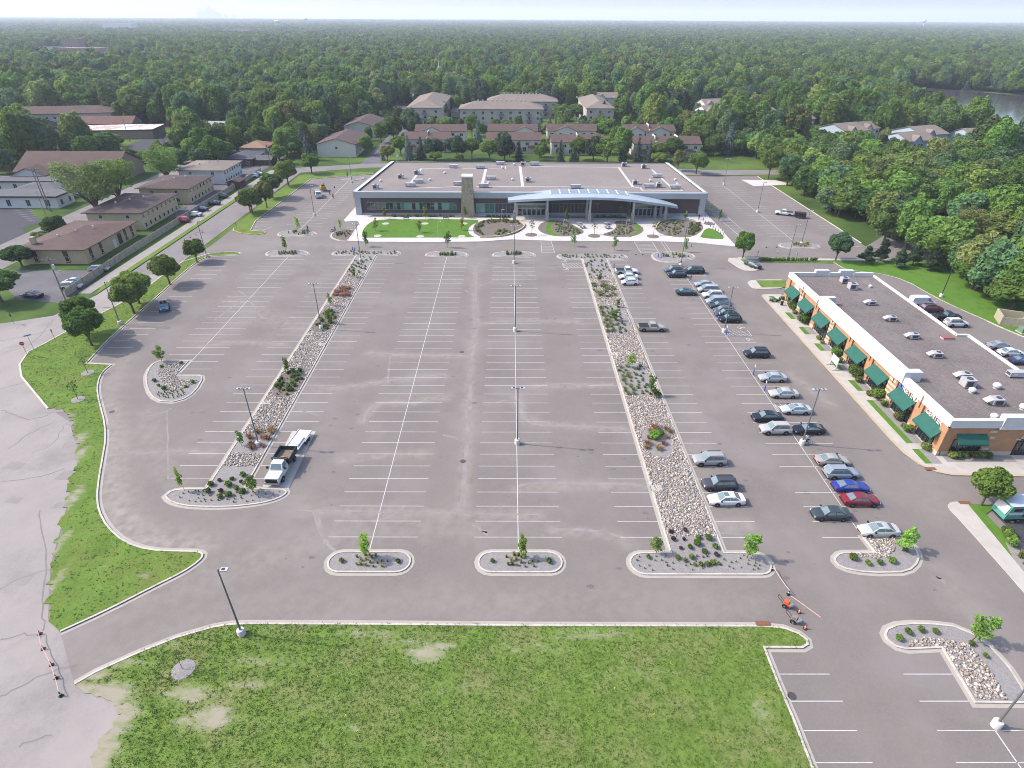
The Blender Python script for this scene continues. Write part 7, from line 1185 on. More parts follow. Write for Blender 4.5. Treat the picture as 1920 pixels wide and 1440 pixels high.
def make_car(k):
    """prototype: body, windows, wheels (> rim), lamps, mirrors, bumpers, arches"""
    s = SPEC[k]; W_ = s['w']; root = thing('car', None, 'car'); m, P = car_body(k, s)
    body = m.mesh('body', paint('paint_default', (.5, .5, .5)), 38); b = put('body', body, root)
    ws = MB(); q = [P[1], P[0], P[2], P[3]]; inset(ws, q, .07, .93, .1, .96); 
    if (ws.v[0][0] + ws.v[2][0]) / 2 < (P[0][0] + P[2][0]) / 2: ws = MB(); inset(ws, q, .07, .93, .1, .96, -.012)
    ws.build('windscreen', CGL, root)
    rw = MB(); q = [P[8], P[9], P[7], P[6]]; inset(rw, q, .08, .92, .2 if k in ('suv', 'minivan', 'hatch', 'van', 'wagon') else .1, .93); 
    if (rw.v[0][0] + rw.v[2][0]) / 2 > (P[8][0] + P[6][0]) / 2: rw = MB(); inset(rw, q, .08, .92, .15, .93, -.012)
    if k != 'van': rw.build('rear_window', CGL, root)
    sp = s['split']
    for sd_ in (0, 1):
        q = [P[8 + sd_], P[0 + sd_], P[2 + sd_], P[6 + sd_]]; g = MB()
        for i in range(0, len(sp), 2):
            u1, u0 = 1 - sp[i] * .9 - .02, 1 - sp[i + 1] * .96; off = .014 if sd_ == 0 else -.014; inset(g, q, max(.04, u0), u1, .16, .9, off)
        g.build('side_windows', CGL, root)
    r = s['r']; ty, ri = WH[min(WH, key=lambda a: abs(a - r))]
    for x in s['ax']:
        for sd_ in (-1, 1):
            t = put('wheel', ty, root, (x, sd_ * (W_ - .1), r)); put('rim', ri, t)
    for x in s['ax']:
        for sd_ in (-1, 1): MB().lathe([(r * 1.17, -.02), (r * 1.17, .02)], 18, (x, sd_ * (W_ * .995), r * 1.02), 'Y').build('wheel_arch', TRIM, root)
    fx, rx = s['st'][-1], s['st'][0]
    x2 = s['st'][-2]
    for sd_ in (-1, 1):
        y0, y1 = sorted((sd_ * W_ * .45, sd_ * W_ * .84)); zf = x2[2] - .06
        MB().add([(x2[0] + .1, y0, zf - .12), (x2[0] - .02, y1, zf - .1), (x2[0] - .2, y1, zf + .045), (x2[0] - .02, y0, zf + .03), (x2[0] + .13, y0, zf - .06)], [(0, 1, 2, 3), (0, 3, 4)]).box(x2[0] - .08, x2[0] + (fx[0] - x2[0]) * .62, y0, y1, zf - .16, zf - .01).build('headlight', LAMPW, root)
        ra = s['st'][1]; y0, y1 = sorted((sd_ * W_ * .5, sd_ * W_ * .9)); x0 = -2.8 if 'bed' in s else rx[0]; zz = 1.0 if 'bed' in s else ra[2]
        if 'bed' in s: y0, y1 = sorted((sd_ * W_ * .84, sd_ * W_ * 1.005))
        MB().box(x0 - .03, x0 + .16, y0, y1, zz - .22, zz - .03).build('tail_light', LAMPR, root)
        xm = s['cab'][0][0] - .25; MB().box(xm - .08, xm + .1, *sorted((sd_ * W_ * .93, sd_ * (W_ + .17))), s['belt'] + .02, s['belt'] + .17).build('mirror', TRIM, root)
    MB().box(fx[0] - .12, fx[0] + .04, -W_ * .5, W_ * .5, fx[1] + .02, fx[1] + .16).build('grille', TRIM, root)
    bx = -2.8 if 'bed' in s else rx[0]; MB().box(bx - .05, bx + .1, -W_ * .8, W_ * .8, .36, .52).build('rear_bumper', TRIM, root)
    MB().box(s['st'][1][0] + .1 if 'bed' not in s else -2.7, s['st'][-2][0] - .1, -W_ * .8, W_ * .8, .2, .34).build('underbody', TRIM, root)
    if k in ('suv', 'wagon'):
        for sd_ in (-1, 1): MB().box(s['cab'][2][0] + .2, s['cab'][1][0] - .2, sd_ * (s['rw'] - .08) - .025, sd_ * (s['rw'] - .08) + .025, s['cab'][1][1] + .03, s['cab'][1][1] + .1).build('roof_rail', TRIM, root)
    if 'bed' in s: MB().box(-2.69, -.75, -W_ + .13, W_ - .13, .8, .815).build('bed_liner', TRIM, root)
    return root
CARN = {}
def car(k, xy, rz, colour, label, cat, name='parked_car', rough=.25, metal=.0, roof=None, rim=True):
    first = k not in PROTO
    if first: PROTO[k] = [make_car(k), False]; 
    root, used = PROTO[k]
    if not used: o = root; PROTO[k][1] = True
    else: o = copy_tree(root)
    o.name = name; o.location = (*xy, .012); o.rotation_euler.z = rz; o['label'] = label; o['category'] = cat
    pm = paint('car_paint_%02x%02x%02x' % tuple(int(c * 255) for c in colour), colour, rough, metal)
    for c in o.children:
        if c.name.startswith('body'): c.material_slots[0].link = 'OBJECT'; c.material_slots[0].material = pm
    if roof == 'sunroof': s = SPEC[k]; xr = (s['cab'][1][0] * .8 + s['cab'][2][0] * .2); MB().box(xr - .35, xr + .3, -.38, .38, s['cab'][1][1] + .02, s['cab'][1][1] + .042).build('sunroof', CGL, o)
    if roof == 'cover': MB().box(-2.72, -.72, -.95, .95, 1.12, 1.17).build('bed_cover', TRIM, o)
    return o
def slot(k_): return YL(k_)
E_, W_E = 0., math.pi
SIL, WHT, BLK, SLATE, LBL = (.45, .46, .47), (.78, .78, .77), (.012, .013, .018), (.05, .065, .075), (.34, .38, .43)
def C(k, x, u, v, rz, col, lab, cat='car', **a):
    gx, gy = G(u, v); return car(k, (x if x is not None else gx, gy), rz + R.uniform(-.02, .02), col, lab, cat, **a)
C('pickup', 29.6, 1171, 513, E_, WHT, 'white pickup with dark bed cover beside the hatched bay', 'pickup truck', roof='cover'); C('sedan', 29.3, 1173, 523, W_E, WHT, 'white sedan between the white pickup and the white hatchback'); C('hatch', 29.1, 1175, 533, W_E, WHT, 'white hatchback, nearest of the three white vehicles by the median')
C('pickup', 29.4, 1216, 619, E_, (.42, .38, .31), 'tan pickup with an open dark bed alone by the median', 'pickup truck')
C('suv', 29., 1327, 868, W_E, (.4, .385, .38), 'silver-beige station SUV with roof rails beside the rocks', 'SUV'); C('suv', 28.9, 1341, 914, W_E, (.065, .065, .08), 'dark grey SUV between a silver SUV and a white sedan', 'SUV'); C('sedan', 28.9, 1350, 942, W_E, WHT, 'white sedan with sunroof, nearest car beside the rock median', roof='sunroof')
C('suv', 41.6, 1241, 511, W_E, (.11, .13, .15), 'slate grey SUV nearest the island with blue bollards', 'SUV'); C('suv', 41.7, 1265, 519, W_E, (.02, .024, .04), 'dark navy SUV right of the slate grey one', 'SUV'); C('sedan', 41.4, 1287, 552, E_, (.03, .055, .055), 'dark green sedan alone left of the row divider')
C('sedan', 41.4, 1440, 787, W_E, (.018, .02, .03), 'black sedan left of the silver sedan with sunroof'); C('suv', 41.5, 1447, 810, W_E, (.52, .5, .48), 'off-white SUV with roof rails beside the black coupe', 'SUV'); C('sedan', 41.6, 1554, 969, W_E, (.05, .065, .07), 'dark slate sedan left of the red sedan')
C('minivan', 46.7, 1304, 512, W_E, (.014, .016, .022), 'black minivan at the head of the right row', 'minivan')
for k, u, v, col, lab, cat in (('sedan', 1317, 537, LBL, 'pale blue-silver sedan, first in the tight row after the pedestrian', 'car'), ('minivan', 1324, 547, (.42, .42, .43), 'silver minivan second in the tight row', 'minivan'), ('suv', 1331, 558, WHT, 'white SUV third in the tight row', 'SUV'), ('minivan', 1336, 569, LBL, 'pale blue minivan fourth in the tight row', 'minivan'), ('sedan', 1347, 577, (.035, .05, .05), 'dark green-grey sedan fifth in the tight row', 'car'), ('hatch', 1354, 586, (.1, .1, .105), 'grey hatchback sixth in the tight row', 'car'), ('wagon', 1364, 592, (.06, .075, .095), 'dark blue-grey wagon next to the black SUV by the lamp', 'car'), ('suv', 1369, 603, BLK, 'black SUV behind the lamp pole at the end of the tight row', 'SUV')): C(k, 46.9, u, v, W_E, col, lab, cat)
C('suv', 47.2, 1407, 668, W_E, (.02, .022, .03), 'black boxy SUV alone above the accessible bays', 'SUV'); C('sedan', 46.9, 1446, 713, W_E, (.42, .44, .47), 'silver-blue sedan in the accessible bay, farther one'); C('sedan', 46.8, 1464, 743, W_E, (.5, .49, .47), 'beige-silver sedan in the accessible bay, nearer one'); C('sedan', 46.9, 1494, 773, W_E, (.52, .55, .58), 'pale silver sedan with sunroof above the black coupe', roof='sunroof'); C('coupe', 46.7, 1518, 810, W_E, (.014, .015, .022), 'black coupe beside the lamp with the cyclist')
C('sedan', 46.9, 1560, 869, E_, (.42, .39, .35), 'champagne sedan backed in below the cyclist'); C('suv', 46.8, 1573, 893, E_, (.33, .36, .42), 'silver-blue crossover backed in beside the champagne sedan', 'SUV'); C('coupe', 46.8, 1594, 918, E_, (.03, .05, .34), 'bright blue coupe backed in'); C('sedan', 46.8, 1616, 943, E_, (.24, .02, .035), 'dark red sedan backed in beside the blue coupe'); C('sedan', 46.3, 1648, 1000, W_E, (.55, .55, .54), 'silver sedan with sunroof beside the small rock island', roof='sunroof')
C('sedan', None, 1410, 500, rad(118), (.05, .062, .07), 'dark grey sedan at the shop car park hedge'); C('pickup', None, 1469, 403, rad(158), WHT, 'white pickup towing a black trailer in the east lot', 'pickup truck')
C('van', None, 1727, 572, E_, WHT, 'white cargo van behind the shops', 'van'); C('suv', None, 1745, 584, E_, (.14, .02, .03), 'dark red SUV behind the shops', 'SUV'); C('pickup', None, 1774, 599, E_, (.04, .05, .075), 'dark blue pickup behind the shops', 'pickup truck'); C('suv', None, 1791, 611, E_, WHT, 'white SUV behind the shops', 'SUV'); C('sedan', None, 1872, 653, E_, (.36, .37, .4), 'silver-grey sedan behind the shops, nearer group'); C('sedan', None, 1893, 666, E_, WHT, 'white sedan behind the shops, nearer group'); C('sedan', None, 1917, 681, E_, (.04, .06, .16), 'dark blue sedan behind the shops at the right edge')
C('wagon', None, 187, 508, rad(10), (.4, .41, .43), 'silver wagon by the end of the board fence'); C('sedan', None, 143, 532, rad(8), (.48, .5, .5), 'silver sedan behind the two-tone SUV by the fence'); C('suv', None, 136, 541, rad(8), (.62, .62, .62), 'white and grey SUV by the board fence, nearer the utility pole', 'SUV'); C('sedan', None, 62, 557, rad(170), (.025, .015, .018), 'black old car with its hood up in the house car park')
C('suv', None, 291, 361, rad(20), WHT, 'white SUV parked under the light-green spreading tree', 'SUV'); C('minivan', None, 341, 416, rad(170), (.45, .03, .06), 'red minivan behind the fence by the flats', 'minivan'); C('sedan', None, 365, 405, rad(175), WHT, 'white sedan behind the fence between red and blue vehicles'); C('sedan', None, 377, 395, rad(175), (.03, .06, .14), 'dark blue sedan behind the fence'); C('hatch', None, 402, 384, rad(175), BLK, 'black hatchback mostly hidden behind the fence'); C('suv', None, 414, 371, rad(175), (.07, .08, .09), 'dark grey SUV behind the fence by the shed', 'SUV'); C('suv', None, 473, 333, rad(185), WHT, 'white SUV at the far end of the flats car park', 'SUV'); C('sedan', None, 481, 328, rad(185), (.7, .7, .7), 'white sedan beyond the white SUV at the far flats'); C('suv', None, 246, 291, rad(150), (.5, .52, .55), 'silver SUV at the corner of the tan hall', 'SUV'); C('sedan', None, 249, 296, rad(150), WHT, 'white sedan at the corner of the tan hall')
# dump truck with flatbed trailer
def dump_truck(x, y, rz, label):
    t = thing('dump_truck', label, 'dump truck', (x, y, .02), rz); W_ = 1.08
    m = MB(); m.box(1.5, 3.3, -W_ * .9, W_ * .9, .55, 1.35).box(-.1, 1.5, -W_ * .95, W_ * .95, .55, 1.42).add([(1.55, -.94, 1.4), (1.55, .94, 1.4), (1.0, -.78, 2.15), (1., .78, 2.15), (0, -.78, 2.17), (0, .78, 2.17), (-.08, -.94, 1.4), (-.08, .94, 1.4)], [(0, 1, 3, 2), (2, 3, 5, 4), (4, 5, 7, 6), (0, 2, 4, 6), (1, 7, 5, 3)])
    m.box(1.6, 2.8, -W_, -W_ * .9, .8, 1.15).box(1.6, 2.8, W_ * .9, W_, .8, 1.15); me = m.mesh('cab', paint('truck_white', WHT), 30); put('cab', me, t)
    g = MB(); inset(g, [(1.55, .94, 1.4), (1.55, -.94, 1.4), (1., -.78, 2.15), (1., .78, 2.15)], .07, .93, .08, .94, -.015); inset(g, [(1.55, .94, 1.4), (1.55, -.94, 1.4), (1., -.78, 2.15), (1., .78, 2.15)], .07, .93, .08, .94, .015); g.build('windscreen', CGL, t)
    g = MB(); [g.add([(1.3, s * .955, 1.45), (.15, s * .955, 1.45), (.2, s * .82, 2.05), (.95, s * .82, 2.05)], [(0, 1, 2, 3)]) for s in (-1, 1)]; g.build('side_windows', CGL, t)
    b = MB(); b.box(-3.4, -.3, -1.2, 1.2, .95, 1.1).box(-3.4, -.3, -1.25, -1.15, 1.1, 1.9).box(-3.4, -.3, 1.15, 1.25, 1.1, 1.9).box(-.42, -.3, -1.15, 1.15, 1.1, 2.15).box(-3.4, -3.3, -1.15, 1.15, 1.1, 1.85).box(-.3, .1, -1.15, 1.15, 2.15, 2.24); bo = b.build('dump_body', mat('dark_green_steel', (.03, .05, .05), .6, .2, 1.5), t)
    MB().box(-3.28, -.44, -1.14, 1.14, 1.1, 1.22).build('load', mat('dirt_load', (.24, .19, .15), .95, .3, 2), bo); MB().box(-.35, -.15, .2, .75, 2.24, 2.4).build('beacon', mat('amber_lens', (.6, .2, .05), .3, .1, 2), bo)
    MB().box(-3.3, 3., -.5, .5, .5, .9).build('chassis', TRIM, t); MB().box(3.3, 3.42, -.8, .8, .7, 1.2).build('grille', TRIM, t); MB().box(3.25, 3.5, -1.05, 1.05, .45, .68).build('bumper', RIM, t)
    for s in (-1, 1):
        MB().box(3.28, 3.36, *sorted((s * .8, s * .98)), .85, 1.15).build('headlight', LAMPW, t); MB().box(1.2, 1.35, *sorted((s * 1.1, s * 1.4)), 1.45, 1.8).build('mirror', TRIM, t)
        for x_ in (2.2, -2.2): o = put('wheel', WH[.46][0], t, (x_, s * (W_ - .02), .46)); put('rim', WH[.46][1], o)
a_, b_ = G(514, 905), G(546, 850); rz = math.atan2(a_[1] - b_[1], a_[0] - b_[0]); mx, my = G(528, 882); dump_truck(mx + .1, my - .1, rz, 'white dump truck with dark open bed beside the rock median')
def trailer(x, y, rz, label, L_=5., m_=WHITE):
    t = thing('flatbed_trailer', label, 'trailer', (x, y, .02), rz); MB().box(-L_ / 2, L_ / 2, -1.05, 1.05, .62, .74).box(-L_ / 2, L_ / 2, -1.08, -1.0, .74, .84).box(-L_ / 2, L_ / 2, 1., 1.08, .74, .84).build('deck', m_, t); MB().tube((L_ / 2, -.9, .62), (L_ / 2 + 1.5, 0, .55), .06).tube((L_ / 2, .9, .62), (L_ / 2 + 1.5, 0, .55), .06).build('drawbar', m_, t)
    MB().add([(L_ / 2, -1., .74), (L_ / 2, 1., .74), (L_ / 2, 1., 1.35), (L_ / 2, -1, 1.35), (L_ / 2 - .08, -1, 1.35), (L_ / 2 - .08, 1, 1.35), (L_ / 2 - .08, 1, .74), (L_ / 2 - .08, -1, .74)], [(0, 1, 2, 3), (3, 2, 5, 4), (4, 5, 6, 7)]).box(-.6, 1.8, -.75, .7, .74, .95).build('load', mat('white_panels', (.74, .76, .78), .6, .1, .8), t)
    for x_ in (-.9, -.1):
        for s in (-1, 1): o = put('wheel', WH[.33][0], t, (x_, s * 1.14, .33)); put('rim', WH[.33][1], o)
    m = MB(); [m.box(-1.35, .35, s * 1.12 - .12, s * 1.12 + .12, .7, .76) for s in (-1, 1)]; m.build('fenders', m_, t)
a_, b_ = G(547, 853), G(577, 811); mx, my = G(561, 832); trailer(mx, my, math.atan2(a_[1] - b_[1], a_[0] - b_[0]), 'white flatbed trailer with sheets, hitched behind the dump truck')
# black tandem trailer behind the east pickup
x, y = G(1498, 408); t = thing('cargo_trailer', 'black tandem trailer behind the white pickup in the east lot', 'trailer', (x, y, .02), rad(158)); MB().box(-1.9, 1.5, -1., 1., .5, 1.).box(-1.9, 1.5, -1., -.92, 1., 1.6).box(-1.9, 1.5, .92, 1, 1., 1.6).box(-1.9, -1.8, -.92, .92, 1, 1.6).build('bed', TRIM, t); MB().box(-1.6, 1.2, -.9, .9, 1., 1.75).build('load', mat('dark_load', (.05, .05, .055), .9, .3, 1.5), t); MB().tube((1.5, 0, .55), (3., 0, .55), .07).build('drawbar', TRIM, t)
for x_ in (-.8, .1):
    for s in (-1, 1): o = put('wheel', WH[.33][0], t, (x_, s * 1.1, .33)); put('rim', WH[.33][1], o)
# service truck with yellow machine, northwest lot
x, y = G(597, 369); t = thing('service_truck', 'white service truck with dark bed in the northwest lot', 'truck', (x, y, .02), rad(-68)); m = MB(); m.box(1.2, 3., -1.05, 1.05, .5, 1.4).add([(2.9, -1., 1.4), (2.9, 1., 1.4), (2.5, -.9, 2.3), (2.5, .9, 2.3), (1.25, -.9, 2.3), (1.25, .9, 2.3), (1.2, -1, 1.4), (1.2, 1, 1.4)], [(0, 1, 3, 2), (2, 3, 5, 4), (4, 5, 7, 6), (0, 2, 4, 6), (1, 7, 5, 3)]); m.build('cab', paint('truck_white', WHT), t)
g = MB(); inset(g, [(2.9, -1., 1.4), (2.9, 1., 1.4), (2.5, .9, 2.3), (2.5, -.9, 2.3)], .08, .92, .1, .92, .02); inset(g, [(2.9, -1., 1.4), (2.9, 1., 1.4), (2.5, .9, 2.3), (2.5, -.9, 2.3)], .08, .92, .1, .92, -.02); g.build('windscreen', CGL, t); MB().box(-2.6, 1.1, -1.1, 1.1, .7, 1.5).build('bed', mat('dark_blue_bed', (.04, .05, .09), .6, .2, 2), t); MB().box(-2.2, .6, -.8, .8, 1.5, 2.2).build('equipment', mat('grey_equipment', (.3, .3, .3), .7, .3, 2), t)
for x_ in (2.1, -1.6):
    for s in (-1, 1): o = put('wheel', WH[.46][0], t, (x_, s * 1.0, .46)); put('rim', WH[.46][1], o)
for s in (-1, 1): MB().box(3., 3.05, *sorted((s * .6, s * .95)), .7, .95).build('headlight', LAMPW, t)
YEL = mat('machine_yellow', (.55, .33, .04), .5, .15, 2); x, y = G(607, 358); t = thing('sealing_machine', 'yellow crack-sealing machine towed behind the service truck', 'machine', (x, y, .02), rad(-68)); MB().box(-1.5, 1.2, -.9, .9, .6, 1.7).build('tank', YEL, t); MB().box(-.6, .5, -.6, .6, 1.7, 2.2).tube((-1.2, .5, 1.7), (-1.2, .5, 2.6), .08).build('engine', mat('machine_dark', (.06, .05, .05), .7, .2, 2), t); MB().tube((1.2, 0, .7), (2.6, 0, .6), .07).build('drawbar', TRIM, t)
for s in (-1, 1): o = put('wheel', WH[.33][0], t, (-.3, s * .98, .33)); put('rim', WH[.33][1], o)
# teal open-top car in the west lot
TEAL = paint('teal_paint', (.02, .19, .26), .25); x, y = G(309, 580); t = thing('open_car', 'teal open-topped utility car with dark interior by the west strip', 'car', (x, y, .012), rad(-62)); m = MB(); W_ = 1.0; st = [(-2., .4, .9, .92), (-1.6, .32, 1., .98), (-.4, .3, 1.02, 1), (.7, .3, 1., 1), (1.2, .3, 1.08, 1), (1.75, .34, 1.02, .95), (1.98, .42, .86, .85)]
for xx, zl, zs, f in st: m.v += [(xx, -W_ * f * .9, zl), (xx, -W_ * f, (zl + zs) / 2), (xx, -W_ * f * .9, zs), (xx, W_ * f * .9, zs), (xx, W_ * f, (zl + zs) / 2), (xx, W_ * f * .9, zl)]
for a in range(6):
    for i in range(6): j = (i + 1) % 6; m.f.append((a * 6 + i, (a + 1) * 6 + i, (a + 1) * 6 + j, a * 6 + j))
m.f += [tuple(range(6)), tuple(36 + i for i in reversed(range(6)))]; m.build('body', TEAL, t, 35); MB().box(-1.2, .6, -.7, .7, 1., 1.06).build('interior', mat('maroon_seats', (.09, .03, .035), .8, .3, 4), t)
for yy in (-.35, .35): MB().box(-.9, -.4, yy - .25, yy + .25, 1.06, 1.2).box(-1., -.85, yy - .25, yy + .25, 1.06, 1.55).build('seat', MATS['maroon_seats'], t)
MB().add([(.75, -.8, 1.04), (.75, .8, 1.04), (.5, .75, 1.5), (.5, -.75, 1.5)], [(0, 1, 2, 3)]).build('windscreen', CGL, t); MB().box(-2., -1.25, -.85, .85, 1.6, 1.68).tube((-1.25, -.8, 1.), (-1.25, -.8, 1.62), .04).tube((-1.25, .8, 1.), (-1.25, .8, 1.62), .04).tube((-1.95, -.8, .95), (-1.95, -.8, 1.62), .04).tube((-1.95, .8, .95), (-1.95, .8, 1.62), .04).build('roof_panel', WHITE, t)
for x_ in (1.25, -1.25):
    for s in (-1, 1): o = put('wheel', WH[.38][0], t, (x_, s * .98, .38)); put('rim', WH[.38][1], o)
for s in (-1, 1): MB().ball((1.93, s * .6, .82), .13).build('headlight', LAMPW, t)
# camper trailer at the right edge
x, y = G(1902, 976); TQ = mat('turquoise_panel', (.1, .36, .28), .45, .06, 1); t = thing('camper_trailer', 'turquoise and white camper trailer with silver roof at the right edge', 'camper', (x + .9, y + .8, .02), rad(2)); H_ = 2.7
m = MB(); pr = [(-2.9, .55), (2.9, .55), (2.9, 2.4), (2.5, H_), (-2.5, H_), (-2.75, 1.5)]; m.v = [(px_, s * 1.1, pz) for s in (-1, 1) for px_, pz in pr]; m.f = [(0, 1, 2, 3, 4, 5), (11, 10, 9, 8, 7, 6)] + [(i, 6 + i, 6 + (i + 1) % 6, (i + 1) % 6) for i in range(6)]; m.build('body', TQ, t)
MB().box(-2.62, 2.6, -1.16, 1.16, H_ + .002, H_ + .07).build('roof', mat('silver_roof', (.6, .64, .7), .5, .06, .6), t); MB().add([(-2.93, -.95, .75 + .55), (-2.93, .95, 1.3), (-2.66, .95, 2.45), (-2.66, -.95, 2.45)], [(0, 1, 2, 3)]).build('rear_panel', WHITE, t); MB().box(-2.6, 2.8, -1.125, -1.1, 1.3, 1.7).build('stripe', WHITE, t)
window(t, 'S', -1.6, 1.85, 1.1, .5, -1.1, RIM, GLASS, 0); window(t, 'S', 1.9, 1.7, .9, .6, -1.1, RIM, GLASS, 0); MB().box(-.7, 1.1, -1.16, -1.11, .9, 2.4).build('graphic', mat('dark_brown_print', (.06, .045, .04), .6, .6, 1.2, c2=(.3, .22, .18), thr=(1., .5, .6)), t)
for s in (-1, 1): o = put('wheel', WH[.33][0], t, (-.9, s * 1.0, .33)); put('rim', WH[.33][1], o); MB().box(-1.4, -.4, s * 1.1 - .06, s * 1.1 + .06, .7, .8).build('fender', RIM, t)
MB().tube((2.9, -.6, .6), (4.2, 0, .55), .06).tube((2.9, .6, .6), (4.2, 0, .55), .06).build('drawbar', TRIM, t); MB().box(-1.6, -1.4, -1.2, -1.0, 0, .18).build('chock', YEL, t)

# ------------------------------------------------------------------ street lamps, poles, signs
POLE = mat('grey_pole', (.22, .23, .24), .5, .08, 1., .3); GREENP = mat('dark_green_pole', (.03, .055, .045), .5, .1, 1, .2); LED = mat('lamp_head', (.62, .63, .65), .4, .05, 1, .3)
def lamp(x, y, h, heads, label, rz=0., base=True, z=0., pm=POLE, r0=.11):
    t = thing('street_lamp', label, 'lamp post', (x, y, z), rz)
    if base: MB().lathe([(.42, -.05), (.42, .78), (.36, .86), (.15, .87)], 18).build('base', CONC_NEW, t, 40)
    MB().tube((0, 0, .8 if base else 0), (0, 0, h), r0, r0 * .62, 10).build('pole', pm, t)
    for k in range(heads):
        s = -1 if k else 1; m = MB(); m.tube((0, 0, h - .08), (s * .3, 0, h - .05), .045, .045, 6); a = m.build('arm', pm, t); b = MB(); b.box(*sorted((s * .28, s * .98)), -.22, .22, h - .1, h + .04); hd = b.build('lamp_head', LED, t); MB().box(*sorted((s * .36, s * .9)), -.17, .17, h - .115, h - .1).build('lens', mat('lamp_lens', (.1, .1, .11), .3, .1, 2), hd); MB().box(*sorted((s * .4, s * .72)), -.14, .14, h + .04, h + .055).build('heat_sink', TRIM, hd)
    return t
for u, v, hh, n, lab in ((454, 1190, 10, 1, 'single-headed lamp on the south lawn edge'), (486, 836, 10.2, 2, 'double-headed lamp in the brown grass of the left median'), (603, 617, 10, 2, 'double-headed lamp halfway up the left median'), (677, 490, 10, 2, 'double-headed lamp at the far end of the left median'), (970, 832, 10, 2, 'double-headed lamp on the central divider, nearest'), (966, 621, 10, 2, 'double-headed lamp on the central divider, middle'), (964, 494, 10, 2, 'double-headed lamp on the central divider, farthest'), (1503, 833, 9.9, 2, 'double-headed lamp beside the cyclist'), (1357, 623, 9.9, 2, 'double-headed lamp at the accessible bays by the black SUV'), (1276, 500, 9.9, 2, 'double-headed lamp between the slate SUV and black minivan'),
             (1357, 347, 9.7, 2, 'double-headed lamp at the back of the east lot'), (1420, 398, 9.7, 1, 'lamp on the east lot divider'), (1502, 459, 9.8, 1, 'lamp in the oval island of the east lot'), (1712, 462, 8.5, 1, 'lamp at the corner of the wooded belt'), (1764, 557, 9.4, 1, 'dark green lamp on the lawn behind the shops'), (226, 609, 9.6, 1, 'lamp on the west strip by the maples'), (388, 482, 9.7, 1, 'lamp at the tip of the west strip'), (590, 405, 9.6, 1, 'lamp on the northwest divider, nearer'), (660, 343, 9.6, 1, 'lamp on the northwest divider, farther')):
    x, y = G(u, v); lamp(x, y, hh, n, lab, pm=GREENP if 'green' in lab else POLE)
x, y = G(1477, 488); lamp(x, y, 9.6, 1, 'slim dark lamp in the clipped hedge row', base=False); lamp(44.6, 29.4, 9.9, 2, 'big lamp at the lower right corner of the lot')
for u, v, lab in ((822, 446, 'short white lamp at the front of the plaza lawn'), (1055, 442, 'short lamp in the first crescent bed'), (1172, 442, 'short lamp in the second crescent bed'), (1288, 441, 'short lamp in the right garden bed'), (940, 421, 'short lamp beside the left garden bed')): x, y = G(u, v); lamp(x, y, 4.6, 1, lab, base=False, z=.13, r0=.07, pm=LED)
for u, v, lab in ((1400, 424, 'lamp'),): pass
WPOLE = mat('utility_pole_wood', (.25, .2, .16), .9, .2, 2)
def upole(u, v, h, lab, arms=1, rz=0.):
    x, y = G(u, v); t = thing('utility_pole', lab, 'utility pole', (x, y, 0), rz); MB().tube((0, 0, -.2), (0, 0, h), .17, .11, 8).build('pole', WPOLE, t)
    if arms: c = MB().box(-1.5, 1.5, -.08, .08, h - .7, h - .55).build('crossarm', WPOLE, t); i = MB(); [i.lathe([(.06, h - .55), (.06, h - .3)], 6, (xx, 0, 0)) for xx in (-1.35, -.5, .5, 1.35)]; i.build('insulators', LED, c)
    if arms == 2: MB().lathe([(.28, h - 2.6), (.28, h - 1.6)], 10, (.4, 0, 0)).build('transformer', LED, t); MB().tube((0, 0, h * .68), (1.3, 0, h * .72), .04).box(1.1, 1.6, -.1, .1, h * .71, h * .74).build('lamp_arm', LED, t)
upole(127, 572, 11, 'utility pole with a lamp at the end of the board fence', 2); upole(96, 397, 14, 'tall leaning-looking utility pole at the church car park', 1); upole(90, 394, 13, 'second utility pole close beside the tall one at the church', 0); upole(508, 315, 9.5, 'utility pole with crossarm by the garage', 2, .3); upole(542, 285, 9.6, 'utility pole with crossarm behind the bright tree', 1, .3); upole(20, 320, 13, 'utility pole at the left edge beside the tan hall', 1); upole(244, 267, 11, 'utility pole by the hedge of the rear car park', 0); upole(710, 190, 12, 'utility pole among the trees beyond the side street', 1)
x, y = G(87, 406); lamp(x, y, 8, 1, 'thin lamp by the striped church car park', base=False, r0=.08); x, y = G(310, 274); lamp(x, y, 7, 1, 'dark lamp in the rear car park', base=False, r0=.08)
# power lines are hair-thin in the photo; signs
RED = mat('sign_red', (.5, .03, .04), .5, .06, 2)
x, y = G(53, 669); t = thing('stop_sign', 'red octagonal stop sign at the road corner', 'stop sign', (x, y, .1), rad(20)); MB().tube((0, 0, 0), (0, 0, 3.1), .04, .04, 6).build('post', POLE, t); p_ = [(.42 * math.cos(k), .42 * math.sin(k)) for k in (np.arange(8) + .5) * math.pi / 4]; m = MB(); m.v = [(a, s, 2.75 + b) for s in (-.07, -.04) for a, b in p_]; m.f = [tuple(range(8)), tuple(range(15, 7, -1))] + [(i, 8 + i, 8 + (i + 1) % 8, (i + 1) % 8) for i in range(8)]; sg = m.build('sign_plate', RED, t); o = text('STOP', .3, (-.36, -.072, 2.65), (rad(90), 0, 0), LET, sg, .004)
x, y = G(64, 656); t = thing('street_name_sign', 'pale blue street name sign beside the stop sign', 'street sign', (x, y, .1), rad(40)); MB().tube((0, 0, 0), (0, 0, 3.2), .035, .035, 6).build('post', POLE, t); MB().box(-.6, .6, -.02, .02, 2.9, 3.15).box(-.02, .02, -.6, .6, 3.17, 3.4).build('sign_plate', mat('street_sign_blue', (.2, .36, .6), .5, .06, 2), t)
